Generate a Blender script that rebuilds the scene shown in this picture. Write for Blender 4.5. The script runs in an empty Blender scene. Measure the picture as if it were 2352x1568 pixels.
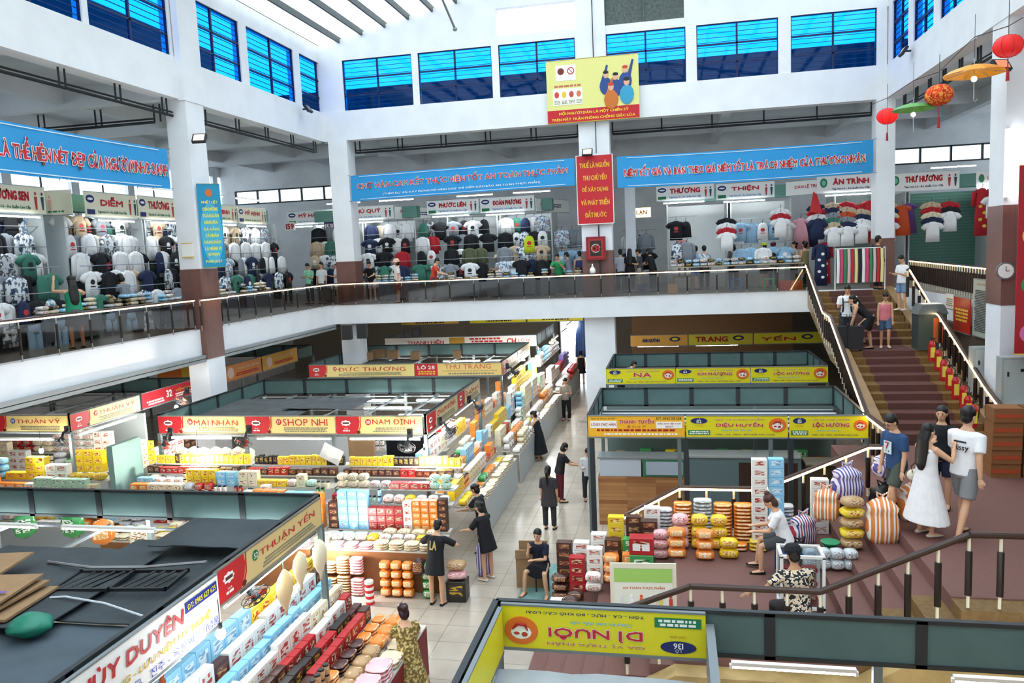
import bpy, math, random
from mathutils import Vector, Matrix
random.seed(7)
S = bpy.context.scene
COL = S.collection
# ---------------------------------------------------------------- camera
W_, H_, F_ = 2352, 1568, 1794.73
RC = Matrix(((0.97903946, 0.19889565, -0.04384359), (-0.02007313, -0.11999027, -0.99257212), (-0.20267908, 0.97264734, -0.11348275)))
EYE = Vector((0, 0, 6.8))
cd = bpy.data.cameras.new('camera'); cam = bpy.data.objects.new('camera', cd); COL.objects.link(cam)
cd.sensor_width = 36; cd.lens = F_/W_*36; cd.clip_start = .1; cd.clip_end = 500
m = Matrix((RC[0], -RC[1], -RC[2])).transposed().to_4x4(); m.translation = EYE
cam.matrix_world = m
S.camera = cam
# ---------------------------------------------------------------- light, exposure
S.view_settings.view_transform = 'Standard'; S.view_settings.look = 'None'
S.view_settings.gamma = 1; S.view_settings.use_curve_mapping = False
S.view_settings.exposure = EXPO = 0.55
wd = bpy.data.worlds.new('world'); S.world = wd; wd.use_nodes = True
bg = wd.node_tree.nodes['Background']; bg.inputs[0].default_value = (.86, .93, 1, 1); bg.inputs[1].default_value = 2.3
S.cycles.max_bounces = 7; S.cycles.diffuse_bounces = 4; S.cycles.transparent_max_bounces = 12
S.cycles.caustics_reflective = False; S.cycles.caustics_refractive = False
S.cycles.sample_clamp_indirect = 6; S.cycles.sample_clamp_direct = 30

# ---------------------------------------------------------------- picture point -> place in the hall, on a known plane
def at(px, py, ax, val):
    d = RC.transposed() @ Vector(((px-W_/2)/F_, (py-H_/2)/F_, 1))
    return EYE + d*((val-EYE[ax])/d[ax])
X, Y, Z = 0, 1, 2
# ---------------------------------------------------------------- materials
MATS = {}
def srgb(c):
    if isinstance(c, str):
        c = c.lstrip('#'); c = ''.join(q*2 for q in c) if len(c) == 3 else c; c = [int(c[i:i+2], 16)/255 for i in (0, 2, 4)]
    return tuple((v/12.92 if v <= .04045 else ((v+.055)/1.055)**2.4) for v in c[:3]) + (1,)
def nmat(name):
    m = bpy.data.materials.new(name); m.use_nodes = True
    return m, m.node_tree.nodes, m.node_tree.links, m.node_tree.nodes['Principled BSDF']
def mat(c, rough=.6, metal=0, emit=0, noise=0, nscale=3, spec=.4, bump=0):
    key = ('m', str(c), rough, metal, emit, noise, nscale, bump)
    if key in MATS: return MATS[key]
    m, N, L, b = nmat('paint_' + str(len(MATS)))
    col = srgb(c)
    b.inputs['Base Color'].default_value = col; b.inputs['Roughness'].default_value = rough
    b.inputs['Metallic'].default_value = metal; b.inputs['Specular IOR Level'].default_value = spec
    if emit:
        b.inputs['Emission Color'].default_value = col; b.inputs['Emission Strength'].default_value = emit
    if noise or bump:
        tc = N.new('ShaderNodeTexCoord'); t = N.new('ShaderNodeTexNoise'); t.inputs['Scale'].default_value = nscale
        t.inputs['Detail'].default_value = 6
        L.new(tc.outputs['Object'], t.inputs['Vector'])
        if noise:
            mx = N.new('ShaderNodeMixRGB'); mx.blend_type = 'MULTIPLY'; mx.inputs[0].default_value = 1
            r = N.new('ShaderNodeValToRGB'); r.color_ramp.elements[0].position = .35; r.color_ramp.elements[1].position = .62
            v = 1-noise; r.color_ramp.elements[0].color = (v, v, v, 1)
            L.new(t.outputs[0], r.inputs[0]); L.new(r.outputs[0], mx.inputs[2]); mx.inputs[1].default_value = col
            L.new(mx.outputs[0], b.inputs['Base Color'])
        if bump:
            bp = N.new('ShaderNodeBump'); bp.inputs['Strength'].default_value = bump; bp.inputs['Distance'].default_value = .02
            L.new(t.outputs[0], bp.inputs['Height']); L.new(bp.outputs[0], b.inputs['Normal'])
    MATS[key] = m; return m
def pack(c1, c2, c3, sc=3.0, rough=.35, kind='CHEBYCHEV'):
    """printed wrapping: base colour, a label field in the second colour with broken-up print in the third, speckle elsewhere"""
    key = ('p', str(c1), str(c2), str(c3), sc, kind)
    if key in MATS: return MATS[key]
    m, N, L, b = nmat('print_' + str(len(MATS)))
    tc = N.new('ShaderNodeTexCoord'); sp = N.new('ShaderNodeSeparateXYZ'); L.new(tc.outputs['Generated'], sp.inputs[0])
    def near(o, c, w):
        a = N.new('ShaderNodeMath'); a.operation = 'SUBTRACT'; L.new(o, a.inputs[0]); a.inputs[1].default_value = c
        a2 = N.new('ShaderNodeMath'); a2.operation = 'ABSOLUTE'; L.new(a.outputs[0], a2.inputs[0])
        a3 = N.new('ShaderNodeMath'); a3.operation = 'LESS_THAN'; L.new(a2.outputs[0], a3.inputs[0]); a3.inputs[1].default_value = w; return a3.outputs[0]
    def mul(p, q):
        a = N.new('ShaderNodeMath'); a.operation = 'MULTIPLY'; L.new(p, a.inputs[0]); L.new(q, a.inputs[1]); return a.outputs[0]
    lab = mul(near(sp.outputs[0], .5, .33), near(sp.outputs[2], .56, .26)); mp = N.new('ShaderNodeMapping'); mp.inputs['Scale'].default_value = (sc*.9, .6, sc*3.2)
    v = N.new('ShaderNodeTexNoise'); v.inputs['Scale'].default_value = 1.7; v.inputs['Detail'].default_value = 0
    oi = N.new('ShaderNodeObjectInfo'); om = N.new('ShaderNodeMath'); om.operation = 'MULTIPLY'; om.inputs[1].default_value = 37; L.new(oi.outputs['Random'], om.inputs[0]); cx = N.new('ShaderNodeCombineXYZ'); L.new(om.outputs[0], cx.inputs[0]); L.new(om.outputs[0], cx.inputs[2]); L.new(cx.outputs[0], mp.inputs['Location'])
    L.new(tc.outputs['Generated'], mp.inputs[0]); L.new(mp.outputs[0], v.inputs[0])
    g = N.new('ShaderNodeMath'); g.operation = 'GREATER_THAN'; L.new(v.outputs[0], g.inputs[0]); g.inputs[1].default_value = .53
    r = N.new('ShaderNodeMixRGB'); r.inputs[1].default_value = srgb(c2); r.inputs[2].default_value = srgb(c3); L.new(g.outputs[0], r.inputs[0])
    r2 = N.new('ShaderNodeMixRGB'); r2.inputs[1].default_value = srgb(c1); L.new(r.outputs[0], r2.inputs[2]); L.new(lab, r2.inputs[0])
    L.new(r2.outputs[0], b.inputs['Base Color']); b.inputs['Roughness'].default_value = rough
    MATS[key] = m; return m
def mottled(c1, c2, c3, sc=6):
    m, N, L, b = nmat('mottle_' + str(len(MATS))); tc = N.new('ShaderNodeTexCoord'); v = N.new('ShaderNodeTexNoise'); v.inputs['Scale'].default_value = sc; v.inputs['Detail'].default_value = 2
    L.new(tc.outputs['Object'], v.inputs[0]); r = N.new('ShaderNodeValToRGB'); r.color_ramp.interpolation = 'CONSTANT'; e = r.color_ramp.elements
    e[0].color = srgb(c1); e[1].position = .5; e[1].color = srgb(c2); q = e.new(.6); q.color = srgb(c3); L.new(v.outputs[0], r.inputs[0]); L.new(r.outputs[0], b.inputs['Base Color']); b.inputs['Roughness'].default_value = .85
    MATS['mo'+c1+c2+c3] = m; return m
def stripes(cols, sc=6, axis='X', rough=.5, wob=0, coord='Generated'):
    key = ('s', str(cols), sc, axis, wob, coord)
    if key in MATS: return MATS[key]
    m, N, L, b = nmat('stripe_' + str(len(MATS)))
    tc = N.new('ShaderNodeTexCoord'); w = N.new('ShaderNodeTexWave'); w.bands_direction = axis; w.wave_profile = 'SAW'
    w.inputs['Scale'].default_value = sc; w.inputs['Distortion'].default_value = wob
    L.new(tc.outputs[coord], w.inputs['Vector'])
    r = N.new('ShaderNodeValToRGB'); r.color_ramp.interpolation = 'CONSTANT'; e = r.color_ramp.elements
    for i, c in enumerate(cols):
        el = e[i] if i < 2 else e.new(i/len(cols))
        el.position = i/len(cols); el.color = srgb(c)
    L.new(w.outputs[0], r.inputs[0]); L.new(r.outputs[0], b.inputs['Base Color']); b.inputs['Roughness'].default_value = rough
    MATS[key] = m; return m
def tiles(c1, c2, grout, tw, th, gap=.006, rough=.4, rot=0, coord='Object', bump=.0, noise=.0):
    key = ('t', str(c1), str(c2), tw, th, rot)
    if key in MATS: return MATS[key]
    m, N, L, b = nmat('tile_' + str(len(MATS)))
    tc = N.new('ShaderNodeTexCoord'); mp = N.new('ShaderNodeMapping'); mp.inputs['Rotation'].default_value = (0, 0, rot) if not isinstance(rot, tuple) else rot
    br = N.new('ShaderNodeTexBrick'); br.offset = 0; br.inputs['Scale'].default_value = 1
    br.inputs['Brick Width'].default_value = tw; br.inputs['Row Height'].default_value = th; br.inputs['Mortar Size'].default_value = gap
    br.inputs['Color1'].default_value = srgb(c1); br.inputs['Color2'].default_value = srgb(c2); br.inputs['Mortar'].default_value = srgb(grout)
    L.new(tc.outputs[coord], mp.inputs[0]); L.new(mp.outputs[0], br.inputs['Vector'])
    t = N.new('ShaderNodeTexNoise'); t.inputs['Scale'].default_value = 1.3; t.inputs['Detail'].default_value = 8; L.new(tc.outputs[coord], t.inputs[0])
    r = N.new('ShaderNodeValToRGB'); r.color_ramp.elements[0].position = .3; r.color_ramp.elements[0].color = (.8, .8, .8, 1); r.color_ramp.elements[1].position = .6
    mx = N.new('ShaderNodeMixRGB'); mx.blend_type = 'MULTIPLY'; mx.inputs[0].default_value = 1
    L.new(t.outputs[0], r.inputs[0]); L.new(br.outputs[0], mx.inputs[1]); L.new(r.outputs[0], mx.inputs[2]); L.new(mx.outputs[0], b.inputs['Base Color'])
    b.inputs['Roughness'].default_value = rough
    MATS[key] = m; return m
def glass(c, a=.7, rough=.05, name='g'):
    """thin tinted pane: part clear, part glossy"""
    key = ('g', str(c), a, rough)
    if key in MATS: return MATS[key]
    m, N, L, b = nmat('pane_' + str(len(MATS))); N.remove(b)
    t = N.new('ShaderNodeBsdfTransparent'); t.inputs[0].default_value = srgb(c)
    g = N.new('ShaderNodeBsdfGlossy'); g.inputs['Roughness'].default_value = rough; g.inputs[0].default_value = (.8, .8, .8, 1)
    mx = N.new('ShaderNodeMixShader'); mx.inputs[0].default_value = 1-a
    L.new(t.outputs[0], mx.inputs[1]); L.new(g.outputs[0], mx.inputs[2]); L.new(mx.outputs[0], N['Material Output'].inputs[0])
    MATS[key] = m; return m
def translucent(c, clear=.5):
    key = ('tr', str(c), clear)
    if key in MATS: return MATS[key]
    m, N, L, b = nmat('sheet_' + str(len(MATS))); N.remove(b)
    t = N.new('ShaderNodeBsdfTransparent'); t.inputs[0].default_value = srgb(c)
    g = N.new('ShaderNodeBsdfTranslucent'); g.inputs[0].default_value = srgb(c)
    mx = N.new('ShaderNodeMixShader'); mx.inputs[0].default_value = 1-clear
    L.new(t.outputs[0], mx.inputs[1]); L.new(g.outputs[0], mx.inputs[2]); L.new(mx.outputs[0], N['Material Output'].inputs[0])
    MATS[key] = m; return m
WHITE = mat('#eceef2', .8, noise=.06, nscale=1.2); WHITE2 = mat('#e4e4e6', .85, noise=.14, nscale=.9)
DARK = mat('#2a2d30', .5); GREY = mat('#7d8386', .5, .3); STEEL = mat('#a9adb0', .35, .8)
MAROON = tiles('#74504a', '#7d5850', '#5c3e3a', .3, .3, .004, .35)
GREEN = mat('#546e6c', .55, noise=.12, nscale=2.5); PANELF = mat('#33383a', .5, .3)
WOODF = mat('#8a5a34', .5, noise=.3, nscale=6)
TUBE = mat('#f4fbff', emit=48); LED = mat('#ffd9a0', emit=9); BULB = mat('#ffffff', emit=60)
# ---------------------------------------------------------------- mesh collecting
class MB:
    def __init__(s): s.v = []; s.f = []; s.mi = []; s.m = []; s.cur = 0
    def use(s, m):
        if m not in s.m: s.m.append(m)
        s.cur = s.m.index(m); return s
    def face(s, *idx): s.f.append(idx); s.mi.append(s.cur)
    def box(s, x0, x1, y0, y1, z0, z1, M=None):
        b = len(s.v)
        for z in (z0, z1):
            for p in ((x0, y0), (x1, y0), (x1, y1), (x0, y1)):
                q = Vector((p[0], p[1], z)); s.v.append(M @ q if M else q)
        for f in ((0, 3, 2, 1), (4, 5, 6, 7), (0, 1, 5, 4), (1, 2, 6, 5), (2, 3, 7, 6), (3, 0, 4, 7)): s.face(*[b+i for i in f])
        return s
    def cbox(s, c, d, M=None):
        return s.box(c[0]-d[0]/2, c[0]+d[0]/2, c[1]-d[1]/2, c[1]+d[1]/2, c[2]-d[2]/2, c[2]+d[2]/2, M)
    def prism(s, poly, h0, h1, f=lambda a, b, h: (a, b, h)):
        b = len(s.v); n = len(poly)
        for h in (h0, h1):
            for p in poly: s.v.append(Vector(f(p[0], p[1], h)))
        s.face(*[b+i for i in range(n)][::-1]); s.face(*[b+n+i for i in range(n)])
        for i in range(n): s.face(b+i, b+(i+1) % n, b+n+(i+1) % n, b+n+i)
        return s
    def rings(s, R, cap=True, closed=True):
        b = len(s.v); n = len(R[0])
        for r in R: s.v += [Vector(p) for p in r]
        for i in range(len(R)-1):
            for j in range(n if closed else n-1):
                s.face(b+i*n+j, b+i*n+(j+1) % n, b+(i+1)*n+(j+1) % n, b+(i+1)*n+j)
        if cap:
            s.face(*[b+j for j in range(n)][::-1]); s.face(*[b+(len(R)-1)*n+j for j in range(n)])
        return s
    def tube(s, pts, rad, n=8, side=None, ell=1.0, cap=True):
        """pts with a radius each; side = direction of the wide axis, ell = narrow/wide"""
        pts = [Vector(p) for p in pts]
        if not hasattr(rad, '__len__'): rad = [rad]*len(pts)
        R = []; u = None
        for i, p in enumerate(pts):
            d = (pts[min(i+1, len(pts)-1)]-pts[max(i-1, 0)]).normalized()
            if side is not None: u = Vector(side)
            elif u is None: u = Vector((1, 0, 0)) if abs(d.x) < .8 else Vector((0, 1, 0))
            u = (u-d*u.dot(d)).normalized(); w = d.cross(u)
            r = rad[i]; a, bb = (r if hasattr(r, '__len__') else (r, r*ell))
            R.append([p+u*(math.cos(t)*a)+w*(math.sin(t)*bb) for t in [2*math.pi*k/n for k in range(n)]])
        return s.rings(R, cap)
    def ball(s, c, r, n=12, k=8, M=None):
        c = Vector(c); r = r if hasattr(r, '__len__') else (r, r, r)
        R = []
        for i in range(k+1):
            a = math.pi*(i/k) if 0 < i < k else (.04 if i == 0 else math.pi-.04)
            q = []
            for j in range(n):
                t = 2*math.pi*j/n
                o = Vector((r[0]*math.sin(a)*math.cos(t), r[1]*math.sin(a)*math.sin(t), -r[2]*math.cos(a)))
                q.append((M @ o if M else o)+c)
            R.append(q)
        return s.rings(R)
    def lathe(s, c, prof, n=14):
        c = Vector(c)
        return s.rings([[c+Vector((r*math.cos(2*math.pi*j/n), r*math.sin(2*math.pi*j/n), z)) for j in range(n)] for r, z in prof])
    def data(s, name, mt=None, smooth=False):
        me = bpy.data.meshes.new(name); me.from_pydata(s.v, [], s.f)
        for q in (s.m or [mt]): me.materials.append(q)
        if s.m: me.polygons.foreach_set('material_index', s.mi)
        if smooth: me.polygons.foreach_set('use_smooth', [True]*len(me.polygons))
        me.update(); return me
    def obj(s, name, mt=None, parent=None, smooth=False, loc=None):
        return link(name, s.data(name, mt, smooth), parent, loc)
def link(name, me, parent=None, loc=None, rz=None, mt=None):
    o = bpy.data.objects.new(name, me); COL.objects.link(o)
    if loc is not None: o.location = loc
    if rz is not None: o.rotation_euler[2] = rz
    if parent: o.parent = parent
    return o
def tag(o, label=None, cat=None, group=None, kind=None):
    if label: o['label'] = label
    if cat: o['category'] = cat
    if group: o['group'] = group
    if kind: o['kind'] = kind
    return o
def thing(name, label, cat, loc=(0, 0, 0), rz=0, group=None):
    o = bpy.data.objects.new(name, None); COL.objects.link(o); o.location = loc; o.rotation_euler[2] = rz
    o.empty_display_size = .2
    return tag(o, label, cat, group)
def struct(o, label=None, cat=None): return tag(o, label, cat, kind='structure')
def dup(o, parent=None, top=True):
    c = o.copy(); COL.objects.link(c); c.parent = parent
    for ch in list(o.children): dup(ch, c, False)
    return c
def move(o, loc, rz=0): o.location = loc; o.rotation_euler[2] = rz; return o
# ---------------------------------------------------------------- lettering
import unicodedata
GC = {}
def rawglyph(ch):
    cu = bpy.data.curves.new('t', 'FONT'); cu.body = ch; cu.size = 1; cu.resolution_u = 2
    o = bpy.data.objects.new('t', cu); COL.objects.link(o)
    me = bpy.data.meshes.new_from_object(o.evaluated_get(bpy.context.evaluated_depsgraph_get()))
    bpy.data.objects.remove(o); bpy.data.curves.remove(cu)
    vs = [(v.co.x, v.co.y) for v in me.vertices]; fs = [tuple(p.vertices) for p in me.polygons]; bpy.data.meshes.remove(me)
    return vs, fs
def glyph(ch):
    """one letter; the horn and the bar of Vietnamese letters are drawn as strokes of their own"""
    if ch in GC: return GC[ch]
    d = unicodedata.normalize('NFD', ch); horn = '\u031b' in d; base = unicodedata.normalize('NFC', d.replace('\u031b', '')); bar = base in 'Đđ'
    if bar: base = 'D' if base == 'Đ' else 'd'
    vs, fs = rawglyph(base)
    if vs:
        x0 = min(v[0] for v in vs); vs = [(v[0]-x0, v[1]) for v in vs]; x1 = max(v[0] for v in vs)
        def quadg(a, b, c, e):
            n = len(vs); vs.extend([a, b, c, e]); fs.append((n, n+1, n+2, n+3))
        if bar:
            y = .33 if base == 'D' else .6
            o = .12 if base == 'D' else .0
            vs = [(v[0]+o, v[1]) for v in vs]; quadg((0, y), (.34, y), (.34, y+.08), (0, y+.08)) if base == 'D' else quadg((.2, y), (.5, y), (.5, y+.06), (.2, y+.06))
        if horn:
            ht = .68 if base.isupper() else .5
            quadg((x1-.08, ht-.1), (x1+.02, ht-.12), (x1+.14, ht+.04), (x1+.05, ht+.06)); quadg((x1+.05, ht-.0), (x1+.14, ht-.0), (x1+.12, ht+.13), (x1+.04, ht+.12))
    w = max((v[0] for v in vs), default=.22)
    GC[ch] = (vs, fs, w); return GC[ch]
def glyphs(txt, h, w=None, bold=0.0, shear=0, mx=None):
    """lettering as flat letters: width w, height h, standing in XZ, reading along +X, centred"""
    V, F, x = [], [], 0
    for ch in txt:
        if ch == ' ': x += .26; continue
        vs, fs, gw = glyph(ch); n = len(V)
        V += [(v[0]+x+shear*v[1], v[1]) for v in vs]; F += [tuple(n+i for i in f) for f in fs]; x += gw+.11
    if not V: return MB()
    x0 = min(v[0] for v in V); x1 = max(v[0] for v in V); y0 = min(v[1] for v in V); y1 = max(v[1] for v in V)
    sy = h/(y1-y0); sx = (w/(x1-x0)) if w else sy
    b = MB(); b.v = [Vector(((v[0]-(x0+x1)/2)*sx, 0, (v[1]-(y0+y1)/2)*sy)) for v in V]; b.f = F; b.mi = [0]*len(F)
    if bold > 0:
        d = bold*sy; E = {}
        for f in F:
            for i in range(len(f)): E.setdefault(frozenset((f[i], f[i-1])), []).append((f[i-1], f[i], f))
        for e in [q[0] for q in E.values() if len(q) == 1]:
            p, q = b.v[e[0]], b.v[e[1]]; t = q-p
            if t.length < 1e-7: continue
            n = Vector((t.z, 0, -t.x)).normalized(); c = sum((b.v[i] for i in e[2]), Vector())/len(e[2])
            if n.dot(c-p) > 0: n = -n
            t = t.normalized()*d*.6; k = len(b.v); b.v += [p-t*.5, q+t*.5, q+t+n*d, p-t+n*d]; b.face(k, k+1, k+2, k+3)
    return b
def letters(parent, txt, h, w, m, x=0, z=0, y=-.006, bold=0.0, shear=0, rot=0, name='lettering', outline=None, mx=None):
    if outline:
        b = glyphs(txt, h, w, bold+.035, shear); o = b.obj('lettering_outline', outline, parent); o.location = (x, y, z); o.rotation_euler[1] = rot; y -= .003
    b = glyphs(txt, h, w, bold, shear); o = b.obj(name, m, parent); o.location = (x, y, z); o.rotation_euler[1] = rot; return o
# ================================================================ THE HALL
FZ = 4.7; BX0 = -15.4; BY = 33.6; RX = 9.2; CE = 12.9
K = .82; FT = 6.8-2.1*K
def mark(): return set(bpy.data.objects)
def rescale(m0):
    # the upper storey was drawn on wider planes: bring it to its true distance and size
    for o in bpy.data.objects:
        if o in m0 or o.parent or o.type == 'CAMERA': continue
        o.location = EYE+K*(o.location-EYE); o.scale = o.scale*K
UZ = 6.8-6.8/K
b = MB(); b.box(-24, 16, -6, 46, -.2, 0)
struct(b.obj('floor', tiles('#bdb0a1', '#b6a99a', '#8f8578', .6, .6, .007, .22)))
# ground-floor outer walls (doorway at the end of the aisle)
b = MB(); b.box(-24, -6.6, 45.8, 46, 0, 4.4).box(-4.8, 16, 45.8, 46, 0, 4.4).box(-6.6, -4.8, 45.8, 46, 3.1, 4.4)
struct(b.obj('wall_back', mat('#8d8577', .8)))
b = MB(); b.box(-24, -23.8, -6, 46, 0, 4.4); struct(b.obj('wall_left', WHITE2))
b = MB(); b.box(15.8, 16, -6, 46, 0, 4.4); struct(b.obj('wall_right', WHITE2))
b = MB(); b.box(-24, 16, -6.2, -6, 0, 17); struct(b.obj('wall_front', WHITE2))
# door 1: the open aisle doorway frame
b = MB(); b.box(-9, 0, 46, 60, -.15, -.01); struct(b.obj('ground', mat('#cfcac0', .9)))
b = MB(); b.box(-6.7, -6.6, 45.7, 46.05, 0, 3.2).box(-4.8, -4.7, 45.7, 46.05, 0, 3.2).box(-6.7, -4.7, 45.7, 46.05, 3.1, 3.2); struct(b.obj('door_1', DARK))
M0 = mark()
# upper floor slabs
def slab(name, x0, x1, y0, y1): b = MB(); b.box(x0, x1, y0, y1, 3.85, FZ); return struct(b.obj(name, WHITE))
slab('floor_left', -29.2, BX0, -8, 56); slab('floor_back', BX0, 5.45, BY, 56); slab('floor_right', RX, 19.4, 15, 56); slab('floor_corner', 5.45, RX, 33.2, 56)
b = MB(); b.box(-28, BX0-.3, -6, 46, FZ, FZ+.012).box(BX0-.3, RX, BY+.3, 46, FZ, FZ+.012).box(RX, 18, 16, 46, FZ, FZ+.012); struct(b.obj('floor_upper', tiles('#8f8a84', '#86817b', '#6b6762', .4, .4, .004, .3)))
# steel ledge under the slab edges
b = MB(); b.box(BX0-.02, BX0+.14, -6, BY, 3.72, 3.85).box(BX0+.1, BX0+.14, -6, BY, 3.62, 3.74); struct(b.obj('trim_1', mat('#9aa0a2', .5, .4)))
# upper far walls with strip windows
def wall_with_strip(name, c0, c1, wz0, wz1, wins, f, z0=FZ, z1=CE):
    b = MB()
    def add(a0, a1, za, zb):
        if a1-a0 > .001: f(b, a0, a1, za, zb)
    add(c0, c1, z0, wz0); add(c0, c1, wz1, z1); p = c0
    for a, e in wins: add(p, a, wz0, wz1); p = e
    add(p, c1, wz0, wz1); return struct(b.obj(name, WHITE2))
wall_with_strip('wall_back_upper', -28, 18, 10.55, 11.35, [(-27, -19.2), (-18.6, -14), (10, 17.5)], lambda b, a, e, za, zb: b.box(a, e, 45.8, 46, za, zb))
# side walls of the galleries; unseen tall window bands added to light them
def sidewall(name, xa, xb, wn):
    b = MB(); b.box(xa, xb, -7, 46, FZ, 9.3).box(xa, xb, -7, 46, 12.3, CE+.2); y = -7
    while y < 46: b.box(xa, xb, y, y+.5, 9.3, 12.3); y += 4
    struct(b.obj(name, WHITE2)); xm = (xa+xb)/2
    f_ = MB(); y = -6.5
    while y < 46: f_.box(xm-.03, xm+.03, y+1.7, y+1.76, 9.3, 12.3); y += 4
    w = struct(f_.obj('window_%d' % wn, DARK)); g = MB(); g.box(xm-.004, xm+.004, -6.5, 46, 9.3, 12.3); g.obj('pane', glass('#eef4f6', .94), w)  # added windows, out of view, letting sky light reach the gallery ceilings
sidewall('wall_upper_left', -28.2, -28, 30); sidewall('wall_upper_right', 18, 18.2, 31)
# bands of windows in the far upper wall
for n, (a, e) in enumerate([(-27, -19.2), (-18.6, -14), (10, 17.5)]):
    b = MB(); k = a
    while k <= e: b.box(k-.05, k+.05, 45.78, 45.9, 10.55, 11.35); k += 1.5
    b.box(a, e, 45.78, 45.9, 10.5, 10.58).box(a, e, 45.78, 45.9, 11.3, 11.38)
    w = struct(b.obj('window_%d' % (20+n), DARK)); g = MB(); g.box(a, e, 45.85, 45.86, 10.55, 11.35); g.obj('pane', glass('#e8f0f0', .9), w)
# ceilings of the galleries with down-stand beams
b = MB(); b.box(-28, -15.6, -6, 46, CE, 13.1).box(-15.6, 18, 34.6, 46, CE, 13.1).box(9.2, 18, -6, 34.6, CE, 13.1)
struct(b.obj('ceiling', mat('#d9d9dc', .85, noise=.12, nscale=.6)))
b = MB()
for y in (-1, 5, 11, 17, 23.5, 29, 34.2, 40): b.box(-28, -15.9, y, y+.35, 12.25, CE)
for x in (-24.5, -20.2): b.box(x, x+.3, -6, 46, 12.4, CE)
for x in (-14.8, -9.3, -3.5, 2.2, 8.2, 13.2): b.box(x, x+.4, 34.9, 46, 12.25, CE)
for y in (38.2, 42): b.box(-15.9, 18, y, y+.3, 12.4, CE)
for y in (11, 17, 22.8, 28.5): b.box(9.3, 18, y, y+.35, 12.25, CE)
b.box(13, 13.3, -6, 34.6, 12.4, CE)
struct(b.obj('trim_2', mat('#e2e2e5', .85, noise=.1, nscale=.7)))
# ---- clerestory: band beam, sill, windows, wall to the roof
WT = 15.65
BLUE = glass('#46bdff', .985, .03); BFR = mat('#16234a', .5, .2)
def clerestory(tagn, lo, hi, wins, pos, wn, top=16.4, gable=None):
    """lo..hi along the wall, wins list of (a,e); pos(b,a,e,d0,d1,z0,z1) adds a box with depth d behind the inner face"""
    b = MB(); pos(b, lo, hi, 0, .55, 12.15, 13.45); p = lo
    for a, e in wins: pos(b, p, a, .05, .35, 13.45, WT); p = e
    pos(b, p, hi, .05, .35, 13.45, WT)
    if not gable: pos(b, lo, hi, .05, .35, WT, top)
    struct(b.obj('wall_' + tagn, WHITE))
    for a, e in wins:
        f = MB(); mid = (a+e)/2
        for q in (a, mid, e): pos(f, q-.035, q+.035, .1, .18, 13.45, WT)
        for z in (13.45, 14.1, 14.85, WT): pos(f, a, e, .1, .18, z-.03, z+.03)
        for k in range(1, 12):
            z = 13.45+k*.185
            pos(f, a, e, .12, .15, z-.008, z+.008)
        w = struct(f.obj('window_%d' % wn[0], BFR)); wn[0] += 1
        g = MB(); pos(g, a, e, .14, .145, 13.45, WT); g.obj('pane', BLUE, w)
WN = [1]
bx = lambda px, row: at(px, row, Y, 34.1).x
bw = [(bx(790, 205), bx(948, 190)), (bx(963, 190), bx(1131, 175)), (bx(1147, 170), bx(1322, 150)), (bx(1393, 140), bx(1575, 120)), (bx(1600, 120), bx(1787, 105)), (bx(1816, 100), bx(2013, 85))]
clerestory('upper_back', -15.6, 8.4, bw, lambda b, a, e, d0, d1, z0, z1: b.box(a, e, 34+d0, 34+d1, z0, z1), WN, gable=True)
ly = lambda px, row: at(px, row, X, -15.4).y
lw = [(ly(0, 60)-9.5, ly(0, 60)-6), (ly(0, 60)-5, ly(0, 60)-1.2), (ly(0, 60)-.6, ly(190, 10)), (ly(205, 20), ly(395, 120)), (ly(432, 130), ly(560, 185)), (ly(577, 190), ly(683, 232)), (ly(697, 235), ly(775, 268))]
lw = [(a, e) for a, e in lw if e > a+.3]
clerestory('upper_left', -6, 34.3, lw, lambda b, a, e, d0, d1, z0, z1: b.box(-15.4-d1, -15.4-d0, a, e, z0, z1), WN)
rw = [(-5.4, -1.4), (-.6, 3.2), (4, 7.6), (8.2, 11.8), (13, 16.6), (17.2, 21.6), (23.4, 25.2), (25.8, 28), (28.6, 30.8), (31.4, 33.5)]
clerestory('upper_right', -6, 34.3, rw, lambda b, a, e, d0, d1, z0, z1: b.box(8.4+d0, 8.4+d1, a, e, z0, z1), WN)
# gable of the back wall with two high openings
ridge_x = -3.4; RZ0 = 16.35; RS = .205
roofz = lambda x: RZ0+RS*(12-abs(x-ridge_x))
b = MB(); f = lambda a, e, h: (a, h, e)
o1 = (at(1140, 50, Y, 34.1).x, at(1322, 50, Y, 34.1).x); o2 = (at(1387, 30, Y, 34.1).x, at(1571, 30, Y, 34.1).x)
def gseg(x0, x1, z0): b.prism([(x0, z0), (x1, z0), (x1, roofz(x1)), (x0, roofz(x0))], 34.05, 34.35, f)
gseg(-15.6, o1[0], WT); gseg(o1[1], ridge_x, WT); gseg(ridge_x, o2[0], WT); gseg(o2[1], 8.6, WT)
for o in (o1, o2):
    b.box(o[0], o[1], 34.05, 34.35, WT, 16.0)
    b.prism([(o[0], 17.15), (o[1], 17.15), (o[1], roofz(o[1])), (o[0], roofz(o[0]))], 34.05, 34.35, f)
struct(b.obj('wall_gable', WHITE))
b = MB(); b.box(o2[0], o2[1], 34.12, 34.16, 16.0, 17.15).box((o2[0]+o2[1])/2-.04, (o2[0]+o2[1])/2+.04, 34.08, 34.16, 16, 17.15)
struct(b.obj('window_40', mat('#5b6462', .7, noise=.4, nscale=9)))
b = MB(); b.box(o1[0], o1[1], 34.1, 34.12, 16, 17.15); struct(b.obj('window_41', glass('#ffffff', .97)))
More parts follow.
